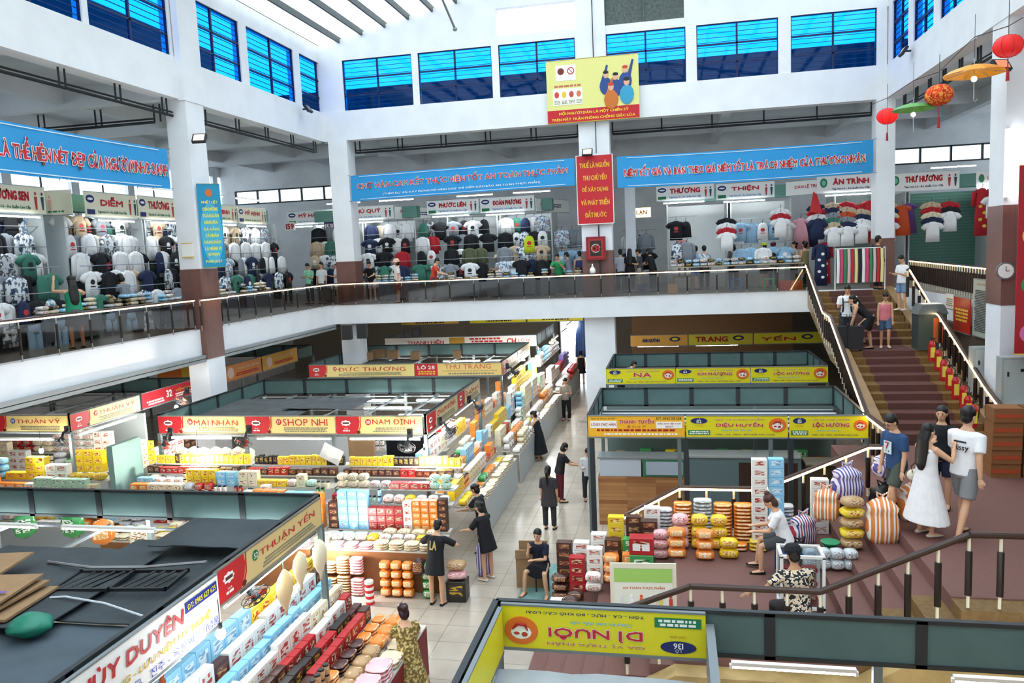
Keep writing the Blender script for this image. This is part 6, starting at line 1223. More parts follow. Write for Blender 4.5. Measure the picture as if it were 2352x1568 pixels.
r = board('slogan_board', 'red flowered long board at the far right edge', .9, 0, 4.6, mat('#a81a24', .5), at(2330, 812, Y, 21.4), 0, 'board', frame=GOLD)
for k in range(7): disc(r, .3+.3*(k % 2), .5+.6*k, .2, .22, [mat('#d86aa0'), GOLD, mat('#3a8a4a')][k % 3], 'painted_flower')
for k, (px, row) in enumerate(((797, 763), (832, 760))): b = MB(); b.box(-.22, .22, -.15, .15, -.33, .33); o = b.obj('loudspeaker', BLK); move(o, at(px, row, Y, 33.2), .1); tag(o, 'black loudspeaker %s of the corner pillar under the balcony' % ['left', 'right'][k], 'loudspeaker')
rescale(M0)
r = thing('rubbish_bin', 'grey and orange rubbish bin with paper on its lid on the stair landing', 'bin', at(2168, 806, Z, L2z+.005)+Vector((-.22, .5, 0)), 0)
b = MB(); b.box(-.34, .34, -.3, .3, 0, .95); b.obj('body', mat('#3f4c4a', .4), r); b = MB(); b.box(.02, .3, -.31, -.3, .2, .85); b.obj('orange_panel', mat('#c8602a'), r); b = MB(); b.prism([(-.38, .95), (.38, .95), (.26, 1.2), (-.26, 1.2)], -.33, .33, lambda a, c, h: (a, h, c)); b.obj('lid', mat('#7c8688', .3, .5), r); b = MB(); b.box(-.2, .25, -.25, .2, 1.205, 1.215); b.obj('paper_sheet', WH, r)
for k in range(2):
    r = thing('electric_cabinet', 'grey electric cabinet %s below the far right pillar' % ['left', 'right'][k], 'cabinet', ((6.74, 6.72)[k], (19.55, 17.9)[k], 3.06), 0); b = MB(); b.box(0, .62, 0, .3, 0, 1.1); b.obj('case', mat('#a5aaa6', .4), r); b = MB(); b.box(.05, .57, -.012, 0, .06, 1.04); b.obj('door', mat('#b4b9b5', .4), r); b = MB(); b.box(.35, .55, -.02, -.012, .8, .86).box(.1, .13, -.03, -.012, .7, .8); b.obj('handle_and_label', BLK, r)
b = MB(); b.box(6.98, 8.6, 17.2, 20.2, 2.0, 3.05); struct(b.obj('trim_9', WHITE))
# hanging cloths at the aisle end
b = MB(); R = []
for i in range(9):
    t = i/8; p = Vector((-4.3-.35*t, 40.5-.0*t, 3.6-2.4*t)); R.append([p+Vector((.5*math.cos(a)*(1.1-.5*abs(t-.5)), .3*math.sin(a), .0)) for a in [6.2832*j/12+.3*math.sin(i) for j in range(12)]])
b.rings(R); tag(b.obj('hanging_cloth', stripes(['#3a5a9a', '#5a7ab4', '#3a5a9a'], 3, 'X', wob=2), smooth=True), 'blue striped cloth hanging in folds at the end of the aisle', 'cloth')
b = MB(); b.ball((-3.4, 40, 3.55), (.22, .22, .2), 12, 8); tag(b.obj('silk_lantern', mat('#c0202a'), smooth=True), 'small red lantern above the bright aisle doorway', 'lantern')
# ================================================================ PEOPLE
SKIN = mat('#d8a684', .5); SKIN2 = mat('#b98662', .5); HAIRM = mat('#17120f', .4); HAIRB = mat('#4a2c20', .4)
V = Vector
POSE = {
 'stand': dict(), 'away': dict(),
 'reach': dict(lean=12, head=25, aL=((-.25, .55, -.8), (.15, .9, -.25)), aR=((.25, .55, -.8), (-.15, .9, -.25))),
 'elbows': dict(lean=14, head=28, aL=((-.72, .45, -.55), (.35, .85, -.35)), aR=((.72, .45, -.55), (-.35, .85, -.35))),
 'phone': dict(head=28, aL=((-.15, .15, -.95), (.25, .9, .25)), aR=((.15, .15, -.95), (-.25, .9, .25))),
 'walk': dict(lean=4, head=8, aL=((-.15, .3, -.95), (-.05, .35, -.9)), aR=((.15, -.3, -.95), (.1, -.05, -1)), lL=((0, .28, -.96), (0, -.05, -1)), lR=((0, -.2, -.98), (0, -.35, -.94))),
 'walkdown': dict(lean=5, head=30, aL=((-.12, .05, -1), (-.02, .2, -.98)), aR=((.12, .05, -1), (.02, .2, -.98)), lL=((0, .42, -.9), (0, -.1, -1)), lR=((0, -.05, -1), (0, -.2, -.98))),
 'bend': dict(lean=52, head=20, aL=((-.1, .35, -.93), (0, .25, -.97)), aR=((.1, .35, -.93), (0, .25, -.97))),
 'sit': dict(lean=18, head=30, aL=((-.1, .45, -.88), (.15, .95, -.1)), aR=((.1, .45, -.88), (-.15, .95, -.1)), lL=((-.12, .95, -.25), (0, .0, -1)), lR=((.12, .97, -.2), (0, .15, -.99)), seat=1),
 'cheek': dict(lean=14, head=6, aL=((-.1, .5, -.86), (.75, .6, .1)), aR=((.15, .55, -.8), (-.25, .25, .93)), lL=((-.3, .93, -.2), (-.1, .0, -1)), lR=((.3, .93, -.2), (.1, .0, -1)), seat=1),
 'handup': dict(head=10, aL=((-.3, .55, -.75), (.2, .5, .85)), aR=((.5, .6, -.55), (-.35, .45, .85))),
 'headhand': dict(head=6, lean=3, aL=((-.6, .7, .1), (.2, .2, .95)), aR=((.6, .75, -.2), (.2, .95, -.15))),
 'lean_rail': dict(lean=24, head=18, aL=((-.2, .6, -.75), (.35, .6, .7)), aR=((.3, .6, -.75), (-.6, .75, 0))),
 'rail_arm': dict(lean=10, head=15, aL=((-.7, .1, -.6), (-.95, -.1, -.12)), aR=((.2, .3, -.93), (0, .8, -.5)), lL=((-.12, .95, -.25), (0, .0, -1)), lR=((.12, .97, -.2), (0, .15, -.99)), seat=1),
 'crouchlift': dict(lean=50, head=-5, aL=((-.05, .25, -.97), (.05, .3, -.95)), aR=((.05, .2, -.98), (0, .2, -.98)), lL=((0, .75, -.65), (0, -.35, -.94)), lR=((0, .05, -1), (0, -.12, -1))),
}
def bake(mb, vox, name, smooth=2):
    me = bpy.data.meshes.new(name); me.from_pydata(mb.v, [], mb.f)
    o = bpy.data.objects.new('tmp', me); COL.objects.link(o)
    md = o.modifiers.new('r', 'REMESH'); md.mode = 'VOXEL'; md.voxel_size = vox; md.use_smooth_shade = True
    if smooth: sm = o.modifiers.new('s', 'SMOOTH'); sm.iterations = smooth; sm.factor = .5
    r = bpy.data.meshes.new_from_object(o.evaluated_get(bpy.context.evaluated_depsgraph_get()))
    r.name = name; bpy.data.objects.remove(o); bpy.data.meshes.remove(me); r.materials.clear(); r.materials.append(None); return r
def U(v): return V(v).normalized()
PC = {}
def figure(pose, top, bottom, hair, fem, fine):
    """meshes of one posed figure, 1.72 m tall; origin between the feet (or under the seat), facing +Y"""
    key = (pose, top, bottom, hair, fem, fine)
    if key in PC: return PC[key]
    P = POSE[pose]; ln = math.radians(P.get('lean', 0)); u = V((0, math.sin(ln), math.cos(ln))); f = V((0, math.cos(ln), -math.sin(ln))); sx = V((1, 0, 0))
    legs = {s: [U(q) for q in P.get('lL' if s < 0 else 'lR', ((s*.06, .02, -1), (0, -.03, -1)))] for s in (-1, 1)}
    arms = {s: [U(q) for q in P.get('aL' if s < 0 else 'aR', ((s*.16, .03, -1), (s*.02, .18, -.97)))] for s in (-1, 1)}
    J = {}; zmin = 9
    for s in (-1, 1):
        h = V((s*.09, 0, 0)); k = h+legs[s][0]*.42; a = k+legs[s][1]*.42; J[s] = [h, k, a]; zmin = min(zmin, a.z)
    P0 = V((0, 0, .075-zmin)); J = {s: [q+P0 for q in J[s]] for s in J}
    sh = .165 if fem else .185; b = MB(); hip = .17 if fem else .158
    b.tube([P0-u*.1, P0-u*.02, P0+u*.08, P0+u*.2, P0+u*.34, P0+u*.45, P0+u*.51, P0+u*.56], [(hip*.75, .09), (hip, .115), (hip*.97, .11), (.128 if fem else .14, .095), (.145 if fem else .165, .11), (sh*.95, .095), (sh*.55, .07), (.06, .055)], 16, side=sx)
    hp = math.radians(P.get('head', 5))+ln*.35; hu = V((0, math.sin(hp), math.cos(hp))); hf = V((0, math.cos(hp), -math.sin(hp)))
    nk = P0+u*.54; hc = nk+u*.03+hu*.125
    b.tube([nk-u*.05, nk, hc-hu*.04], [.062, .052, .055], 12)
    HM = Matrix((sx, hf, hu)).transposed().to_4x4(); HM.translation = hc
    b.ball(hc+hu*.015, (.078, .096, .108), 16, 12, HM.to_3x3()); b.ball(hc-hu*.055+hf*.02, (.056, .07, .062), 12, 8, HM.to_3x3())
    b.ball(hc-hu*.012+hf*.098, (.013, .02, .024), 8, 6, HM.to_3x3())
    for s in (-1, 1): b.ball(hc+sx*s*.08-hu*.005-hf*.005, (.012, .02, .03), 8, 6, HM.to_3x3())
    hands = {}
    for s in (-1, 1):
        S0 = P0+u*.455+sx*s*sh; E = S0+arms[s][0]*.28; W = E+arms[s][1]*.24
        b.tube([S0-sx*s*.05, S0, S0+arms[s][0]*.1, E, E+arms[s][1]*.08, W], [.055, .055, .048, .038, .038, .026], 10)
        d = arms[s][1]; side = U(d.cross(V((0, 0, 1)) if abs(d.z) < .8 else V((0, 1, 0)))); nrm = side.cross(d)
        b.tube([W, W+d*.03, W+d*.085], [(.024, .018), (.036, .017), (.038, .014)], 8, side=side)
        if fine:
            for i, (o_, L) in enumerate(((-.029, .062), (-.01, .075), (.01, .07), (.028, .055))): c = W+d*.08+side*o_; b.tube([c, c+d*L*.5+nrm*.008*s, c+d*L*.9+nrm*.024*s], [.0095, .009, .0075], 6)
            c = W+d*.03+side*.03*s; b.tube([c, c+d*.03+side*.025*s, c+d*.06+side*.03*s], [.012, .011, .008], 6)
        else: b.tube([W+d*.08, W+d*.15], [(.036, .013), (.028, .01)], 8, side=side)
        h, k, a = J[s]; fd = U(V((s*.12, 1, 0)))
        b.tube([h+V((0, 0, .04)), h-(h-k)*.2, (h+k)/2, k, k+(a-k)*.3, a], [.088, .086, .07, .05, .053, .034], 12)
        b.tube([a-fd*.05-V((0, 0, .035)), a+fd*.04-V((0, 0, .035)), a+fd*.15-V((0, 0, .052))], [(.034, .035), (.04, .035), (.036, .018)], 10, side=sx)
        hands[s] = (S0, E, W, d)
    body = bake(b, .0085 if fine else .014, 'body', 2)
    parts = [('skin', 'body', body)]
    # upper garment
    g = .022
    def upper(lo, sl, flare=0, neck=.5):
        t = MB(); n0 = [(P0-u*lo, (hip+.03+flare, .14+flare*.6)), (P0+u*(.02-lo*.3), (hip+.025+flare*.5, .138)), (P0+u*.2, (.14+g+.01, .12)), (P0+u*.34, (.16+g, .125)), (P0+u*.45, (sh+.01, .108)), (P0+u*neck, (sh*.6+.02, .085)), (P0+u*(neck+.025), (.07, .065))]
        t.tube([q[0] for q in n0], [q[1] for q in n0], 18, side=sx)
        for s in (-1, 1):
            S0, E, W, d = hands[s]
            if sl <= 0: continue
            pts = [S0-sx*s*.06, S0, S0+(E-S0)*min(sl, 1)*.6, S0+(E-S0)*min(sl, 1)]; rr = [.068, .072, .07, .07]
            if sl > 1: pts += [E+(W-E)*(sl-1)]; rr = [.066, .066, .058, .052, .045]
            t.tube(pts, rr, 12)
        return t
    if top == 'tee': parts.append(('top', 't_shirt', bake(upper(.06, .72), .014, 't_shirt')))
    elif top == 'longtee': parts.append(('top', 't_shirt', bake(upper(.26, .85, .03), .014, 't_shirt')))
    elif top == 'sleeved': parts.append(('top', 'shirt', bake(upper(.08, 1.9), .014, 'shirt')))
    elif top == 'tank': parts.append(('top', 'tank_top', bake(upper(.05, 0, 0, .46), .014, 'tank_top')))
    elif top in ('dress', 'longdress', 'sleevedress'):
        t = upper(0, .6 if top == 'sleevedress' else 0, 0, .47); L = .75 if top == 'longdress' else .45; c = (J[-1][1]+J[1][1])/2; mid = (J[-1][2]+J[1][2])/2
        if top == 'longdress' or (top == 'sleevedress'): q = [P0+u*.12, P0, P0*.45+c*.55, c, c+(mid-c)*.62]; w = [(.15, .12), (.2, .15), (.25, .2), (.3, .24), (.37, .29)]
        else: q = [P0+u*.12, P0, P0*.5+c*.5, P0*.12+c*.88]; w = [(.15, .12), (.19, .145), (.22, .17), (.26, .2)]
        t.tube(q, w, 20, side=sx); parts.append(('top', 'dress', bake(t, .014, 'dress')))
    # lower garment
    if bottom in ('shorts', 'trousers', 'leggings'):
        t = MB(); t.tube([P0-u*.08, P0+u*.1], [(hip+.02, .13), (hip*.92, .118)], 16, side=sx)
        for s in (-1, 1):
            h, k, a = J[s]
            if bottom == 'shorts': t.tube([h+V((0, 0, .05)), h+(k-h)*.4, h+(k-h)*.85], [.1, .104, .098], 14)
            else: w = .02 if bottom == 'trousers' else .008; t.tube([h+V((0, 0, .05)), (h+k)/2, k, a+V((0, 0, .03))], [.1, .078+w, .058+w, .04+w*1.4], 14)
        parts.append(('bottom', 'trousers' if bottom != 'shorts' else 'shorts', bake(t, .013, 'shorts')))
    elif bottom == 'skirt':
        t = MB(); c = (J[-1][1]+J[1][1])/2; t.tube([P0+u*.1, P0, P0*.4+c*.6, P0*.15+c*.85], [(.15, .12), (.19, .145), (.22, .16), (.24, .17)], 18, side=sx); parts.append(('bottom', 'skirt', bake(t, .014, 'skirt')))
    # shoes
    for s in (-1, 1):
        a = J[s][2]; fd = U(V((s*.12, 1, 0))); t = MB(); t.tube([a-fd*.075-V((0, 0, .045)), a-fd*.02-V((0, 0, .042)), a+fd*.1-V((0, 0, .052)), a+fd*.19-V((0, 0, .06))], [(.03, .02), (.043, .032), (.047, .022), (.03, .012)], 12, side=sx)
        me = t.data('shoe', None, True); me.materials.clear(); me.materials.append(None); parts.append(('shoe', 'shoe', me))
    # hair
    t = MB(); R3 = HM.to_3x3()
    t.ball(hc+hu*.056-hf*.02, (.092, .104, .094), 16, 10, R3)
    if hair == 'short': t.ball(hc-hf*.045-hu*.01, (.08, .065, .085), 12, 8, R3)
    else: t.ball(hc-hf*.05-hu*.03, (.09, .07, .11), 12, 8, R3)
    if hair == 'long':
        q = [hc-hf*.05, hc-hf*.08-hu*.12, P0+u*.42-f*.1, P0+u*.22-f*.125, P0+u*.12-f*.11]; t.tube(q, [(.095, .07), (.1, .06), (.12, .05), (.1, .045), (.05, .02)], 12, side=sx)
    elif hair == 'pony': q = [hc-hf*.1+hu*.03, hc-hf*.16-hu*.03, P0+u*.42-f*.13, P0+u*.28-f*.13]; t.tube(q, [.035, .042, .035, .012], 8)
    elif hair == 'bun': t.ball(hc-hf*.13+hu*.04, .05, 10, 8)
    elif hair == 'topbun': t.ball(hc-hf*.05+hu*.15, .05, 10, 8)
    elif hair == 'bob': t.ball(hc-hf*.02-hu*.05, (.1, .085, .09), 12, 8, R3)
    hm = bake(t, .012, 'hair'); ff = hc+hf*.055-hu*.01
    # keep the face clear of hair
    parts.append(('hair', 'hair', hm))
    PC[key] = (parts, HM, hc, P0, u, f, hands, J); return PC[key]
NP = 0
def person(loc, rz, H, pose, top, bottom, hair, label, topm='#222222', botm='#333333', shoem='#222222', fem=False, fine=False, skin=None, hat=None, hairm=None, group=None, face=True):
    """rz in degrees, 0 = facing away from the camera (+Y)"""
    parts, HM, hc, P0, u, f, hands, J = figure(pose, top, bottom, hair, fem, fine); s = H/1.72
    r = thing('person', label, 'person', loc, math.radians(rz), group); r.scale = (s, s, s); r['category'] = 'person'
    ml = lambda c: c if not isinstance(c, str) else mat(c, .8, noise=.07, nscale=9)
    M = {'skin': skin or SKIN, 'top': ml(topm), 'bottom': ml(botm), 'shoe': ml(shoem), 'hair': hairm or HAIRM}
    for k, n, me in parts:
        o = link(n, me, r); o.material_slots[0].link = 'OBJECT'; o.material_slots[0].material = M[k]
    if face:
        for q in (-1, 1):
            b = MB(); b.ball(HM @ V((q*.032, .085, .012)), (.013, .008, .007), 8, 5, HM.to_3x3()); b.obj('eye', BLK, r)
            b = MB(); b.ball(HM @ V((q*.032, .088, .034)), (.02, .006, .004), 8, 5, HM.to_3x3()); b.obj('eyebrow', HAIRM, r)
        b = MB(); b.ball(HM @ V((0, .088, -.062)), (.024, .008, .007), 8, 5, HM.to_3x3()); b.obj('mouth', mat('#a8504a'), r)
    if hat:
        b = MB(); k, c = hat; R3 = HM.to_3x3()
        b.rings([[HM @ V((w*math.cos(a), w*1.1*math.sin(a)-.01, z)) for a in [6.2832*j/16 for j in range(16)]] for w, z in ((.106, .04), (.112, .07), (.1, .125), (.066, .158), (.01, .168))])
        if k == 'cap': b.rings([[HM @ V((x, .08+y, .045)) for x, y in ((-.08, 0), (-.06, .07), (0, .1), (.06, .07), (.08, 0))], [HM @ V((x, .08+y, .055)) for x, y in ((-.08, 0), (-.06, .07), (0, .1), (.06, .07), (.08, 0))]])
        if k == 'brim': b.rings([[HM @ V((w*math.cos(a), w*1.05*math.sin(a), z)) for a in [6.2832*j/16 for j in range(16)]] for w, z in ((.1, .05), (.165, .025), (.165, .032), (.1, .065))], cap=False)
        b.obj('hat', ml(c), r)
    return r, HM, P0, u, f, hands, J
def chestprint(R, txt, m_, h, w, up=.3, back=False, dy=.0):
    r, HM, P0, u, f, hands, J = R; b = glyphs(txt, h, w, .02); s = -1 if back else 1; d = .153+dy; c = P0+u*up+f*s*d
    # letters stand in XZ reading along +X seen from -Y: on the back keep, on the front turn round
    for v in b.v: x = v.x if back else -v.x; z = v.z; v.xyz = c+V((x, 0, 0))+u*z-f*s*min(.9*x*x*3.2, .06)
    return b.obj('shirt_print', m_, r)
# ---- ground floor and stairs (large)
G = lambda px, row, z=0: at(px, row, Z, z)
P1 = person(G(1005, 1388), -8, 1.66, 'elbows', 'longtee', None, 'short', 'person in black LA t-shirt with bare legs picking packs at the front counter', '#15161a', None, '#161616', fine=True, face=False)
chestprint(P1, 'LA', mat('#c9b46a'), .17, .14, .33, True)
P2 = person(G(1122, 1330), 62, 1.66, 'reach', 'longtee', None, 'bun', 'person in long black t-shirt with pink print holding a bag at the counter corner', '#15161a', None, '#e8e0d4', fem=True, fine=True)
for k, t_ in enumerate(['GIRL', 'EVER', 'NOT', 'IT']): chestprint(P2, t_, mat('#f0508c'), .06, .2-.03*k, .42-.1*k)
person(G(1112, 1268), 75, 1.6, 'reach', 'tee', 'trousers', 'bun', 'dark haired person just behind the shopper with pink print', '#22242a', '#2a2c30', fem=True)
person(G(1240, 1055), 80, 1.62, 'reach', 'longdress', None, 'bun', 'person in sleeveless long black dress reaching over the aisle counter', '#15161a', None, '#c8a890', fem=True, fine=True)
person(G(1302, 965), 170, 1.72, 'phone', 'tee', 'trousers', 'short', 'person in grey t-shirt and black trousers walking up the aisle looking down', '#8c8680', '#17181c', '#202020', fine=True)
person(G(1336, 880), 10, 1.66, 'stand', 'dress', None, 'bun', 'person in black dress with red hem far up the aisle', '#17181c', None, '#7a4a3a', fem=True, face=False)
person(G(1228, 990)+V((-.9, .5, 0)), -100, 1.5, 'stand', 'tee', 'trousers', 'bun', 'black haired seller behind the green bags of the aisle counter', '#1c1d22', '#2a2c30', fem=True)
p = at(912, 1405, Z, 1.58); DRS = mottled('#6f5a2a', '#b0965a', '#d8c48a', 22)
person((p.x+.1, p.y+.1, 0), 35, 1.6, 'reach', 'sleevedress', None, 'bun', 'person in brown gold patterned dress at the bottom of the picture', DRS, None, '#6a4a3a', fem=True, fine=True, face=False, hairm=mat('#2a1418', .3))
p = at(1258, 1073, Z, 1.56); person((p.x, p.y, 0), -5, 1.58, 'stand', 'longtee', 'trousers', 'pony', 'person with long ponytail in dark grey t-shirt seen from behind in the aisle', '#3a363a', '#2a2a2c', fem=True, fine=True, face=False)
person(G(1288, 1152), -62, 1.62, 'reach', 'tee', 'leggings', 'bob', 'person in black t-shirt and maroon trousers leaning over packs by the plank counter', '#17181c', '#5a1a26', fem=True, fine=True)
p = at(1357, 1028, Z, 1.45); person((p.x-.1, p.y-.05, 0), -160, 1.45, 'phone', 'sleeved', 'trousers', 'short', 'small person in white shirt behind the goods beside the steel post', '#d8dade', '#2a2c30')
R12 = person(G(1246, 1352), 168, 1.62, 'cheek', 'tee', 'skirt', 'short', 'seated person in navy top resting cheek on hand at the foot of the steps', '#141a2c', '#1a1c24', '#8a5a4a', fem=True, fine=True)
q = R12[0].location; solid('stool', 'small dark stool under the person resting a cheek', 'stool', [('seat', (-.15, .15, -.15, .15, .4, .43), BLK), ('leg', (-.14, -.11, -.14, -.11, 0, .4), BLK), ('leg', (.11, .14, -.14, -.11, 0, .4), BLK), ('leg', (-.14, -.11, .11, .14, 0, .4), BLK), ('leg', (.11, .14, .11, .14, 0, .4), BLK)], (q.x, q.y+.0, 0), .2)
person((-.75, 19.7, 0), -10, 1.68, 'bend', 'tee', 'trousers', 'short', 'person in black t-shirt with back turned inside the plank counter stall', '#121317', '#26282c', face=False)
person((.0, 19.7, 0), 170, 1.6, 'stand', 'tee', 'trousers', 'short', 'person in grey green shirt facing out inside the plank counter stall', '#8a8f88', '#26282c', skin=SKIN2)
R14 = person((1.7, 12.75, MZ), 84, 1.62, 'sit', 'tee', 'shorts', 'topbun', 'seated person in white t-shirt and grey shorts packing on a blue stool', '#f2eff0', '#46484c', '#1c1c1e', fem=True, fine=True, hairm=HAIRB)
solid('stool', 'blue plastic stool under the person in white', 'stool', [('seat', (-.17, .17, -.17, .17, .36, .39), mat('#3a5ab0', .4)), ('leg', (-.17, -.12, -.17, -.13, 0, .36), mat('#3a5ab0', .4)), ('leg', (.12, .17, -.17, -.13, 0, .36), mat('#3a5ab0', .4)), ('leg', (-.17, -.12, .13, .17, 0, .36), mat('#3a5ab0', .4)), ('leg', (.12, .17, .13, .17, 0, .36), mat('#3a5ab0', .4))], (1.72, 12.76, MZ))
CAPS = mottled('#1a1b20', '#e8d8c4', '#d8b890', 26)
p = at(1822, 1272, Z, MZ+1.3); R15 = person((p.x+.05, p.y-.05, MZ), 18, 1.68, 'rail_arm', 'tee', 'trousers', 'short', 'seated person in black cap and patterned shirt with one arm along the dark handrail', CAPS, '#1c1d22', fine=True, skin=SKIN2, hat=('cap', '#15161c'), face=False)
solid('chair', 'dark red chair under the person in the patterned shirt', 'chair', [('seat', (-.22, .22, -.2, .2, .38, .42), mat('#6a2a24')), ('leg', (-.2, -.16, -.18, -.14, 0, .38), BLK), ('leg', (.16, .2, -.18, -.14, 0, .38), BLK), ('leg', (-.2, -.16, .14, .18, 0, .38), BLK), ('leg', (.16, .2, .14, .18, 0, .38), BLK)], (p.x+.05, p.y-.1, MZ))
def fit(px, frow, hrow, z, H0=None):
    """height that spans from feet row to head row at that place"""
    g = at(px, frow, Z, z); return g, at(px, hrow, Y, g.y).z-z
g, h = fit(2058, 1192, 948, LZ); R16 = person(g, 118, h, 'walkdown', 'tee', 'shorts', 'short', 'person in blue t-shirt with a white and red 7 print, glasses, stepping down', '#2a4a74', '#4a4f48', '#15161a', fine=True)
r = R16[0]; b = MB(); c = R16[2]+R16[3]*.3+R16[4]*.155; b.box(-.08, .08, -.005, .0, -.1, .1, Matrix.Translation(c)); b.obj('shirt_panel', mat('#cfdbe2'), r); chestprint(R16, '7', RED, .11, .08, .33, dy=.012); chestprint(R16, '11', GRN, .03, .1, .24, dy=.012)
b = MB(); HM = R16[1]
for s in (-1, 1): b.tube([HM @ V((s*.034+.024*math.cos(t*.7), .1, .012+.018*math.sin(t*.7))) for t in range(10)], .003, 4); b.tube([HM @ V((s*.058, .1, .015)), HM @ V((s*.082, .0, .012))], .003, 4)
b.obj('glasses', mat('#5a2a20'), r)
g, h = fit(2126, 1228, 968, LZ); R17 = person(g, -62, h*.97, 'handup', 'longdress', None, 'long', 'person in long white sleeveless dress with long black hair and small cross-body bag', '#f0ecec', None, '#d8c4b4', fem=True, fine=True)
b = MB(); c = R17[2]; b.ball(c+V((-.24, -.02, -.02)), (.05, .12, .09), 12, 8); bagm = mat('#e6dfc8'); o = b.obj('shoulder_bag', bagm, None, True); o.location = g; o.rotation_euler[2] = math.radians(-62); o.scale = [h*.97/1.72]*3; tag(o, 'small cream shoulder bag on the hip of the person in the white dress', 'bag')
b = MB(); b.tube([c+V((-.2, 0, 0)), c+V((-.1, .15, .2)), c+V((.1, .13, .4)), c+V((.12, -.1, .42)), c+V((-.15, -.15, .15)), c+V((-.22, -.05, 0))], .008, 5); b.obj('strap', BLK, o)
g, h = fit(2172, 1200, 950, LZ); person(g+V((.15, .75, 0)), 150, h*.97, 'stand', 'tee', 'shorts', 'long', 'person in black top with red print mostly hidden behind the couple in white', '#17181c', '#1c2438', '#2a1a1a', fem=True, fine=True)
g, h = fit(2212, 1232, 935, LZ); R19 = person(g, -52, h, 'walk', 'tee', 'shorts', 'short', 'person in white t-shirt with black script on the back and grey shorts', '#f2f0f2', '#8a8a8c', '#4a2a22', fine=True)
chestprint(R19, 'Stüssy', mat('#26262a'), .09, .22, .3, True); chestprint(R19, '_', mat('#26262a'), .012, .16, .38, True)
# stair landing group
g = G(1956, 800, L2z); person(g+V((-.05, .3, 0)), 165, 1.74, 'phone', 'tee', 'trousers', 'short', 'person in white t-shirt with black backpack straps on the stair landing', '#f0f0f2', '#2c3038', '#1c1c1e', fine=True)
b = MB(); o = None
r = thing('backpack', 'black backpack with chest straps worn by the person in white on the landing', 'backpack', g+V((-.05, .3, 0)), math.radians(165))
b.ball((0, -.2, 1.2), (.16, .09, .24), 12, 8); b.obj('pack_body', BLK, r); b = MB()
for s in (-1, 1): b.tube([(s*.12, -.14, 1.38), (s*.12, 0, 1.47), (s*.11, .135, 1.32), (s*.1, .15, 1.1), (s*.12, .1, .98)], [(.02, .008)]*5, 6, side=(1, 0, 0))
b.tube([(-.11, .155, 1.28), (.11, .155, 1.28)], .012, 5); b.obj('strap', BLK, r)
for k, (px, row) in enumerate(((1962, 806), (1938, 806))):
    r = thing('suitcase', 'dark suitcase %s on the stair landing' % ['with pull handle, right one', 'left one'][k], 'suitcase', at(px, row, Z, L2z), .1); b = MB(); b.box(-.2, .2, -.13, .13, .06, .68); b.obj('shell', mat('#2a2c32', .4), r); b = MB(); b.tube([(-.1, .08, .68), (-.1, .08, .98), (.1, .08, .98), (.1, .08, .68)], .012, 5); b.obj('pull_handle', BLK, r)
    for x in (-.16, .16): b = MB(); b.tube([(x-.02, 0, .03), (x+.02, 0, .03)], .03, 8); b.obj('wheel', BLK, r)
person(G(1998, 802, L2z), 78, 1.66, 'crouchlift', 'dress', None, 'pony', 'person in short black dress bending down to lift a suitcase', '#111216', None, '#17181a', fem=True, fine=True)
person(G(2032, 798, L2z), 172, 1.52, 'walkdown', 'tank', 'shorts', 'bun', 'child in pink top and denim shorts coming down the stairs', '#e0808a', '#4a6484', '#f0f0f0', fem=True, fine=True)
g = G(2072, 712, nb[3][1]); person(g, 120, 1.62, 'phone', 'tee', 'shorts', 'short', 'person in white t-shirt and light denim shorts with phone near the top of the stairs', '#f4f2f2', '#7a96b4', '#f0f0f0', fem=True, fine=True)
g = G(2016, 664, FT+.01); person(g, -70, 1.7, 'stand', 'sleeved', 'trousers', 'short', 'person in dark brown shirt with black backpack at the stair head', '#3a2a24', '#26202a', skin=SKIN2)
b = MB(); b.ball(g+V((-.2, 0, 1.2)), (.15, .16, .25), 12, 8); tag(b.obj('backpack', BLK, smooth=True), 'black backpack on the person in dark brown at the stair head', 'backpack')
p = at(1425, 835, Y, 24.0); person((p.x, 23.9, 2.0), -60, 1.5, 'bend', 'sleeved', 'trousers', 'short', 'person in grey hoodie crouching above the small yellow NA sign', '#7a7d7c', '#26282c')
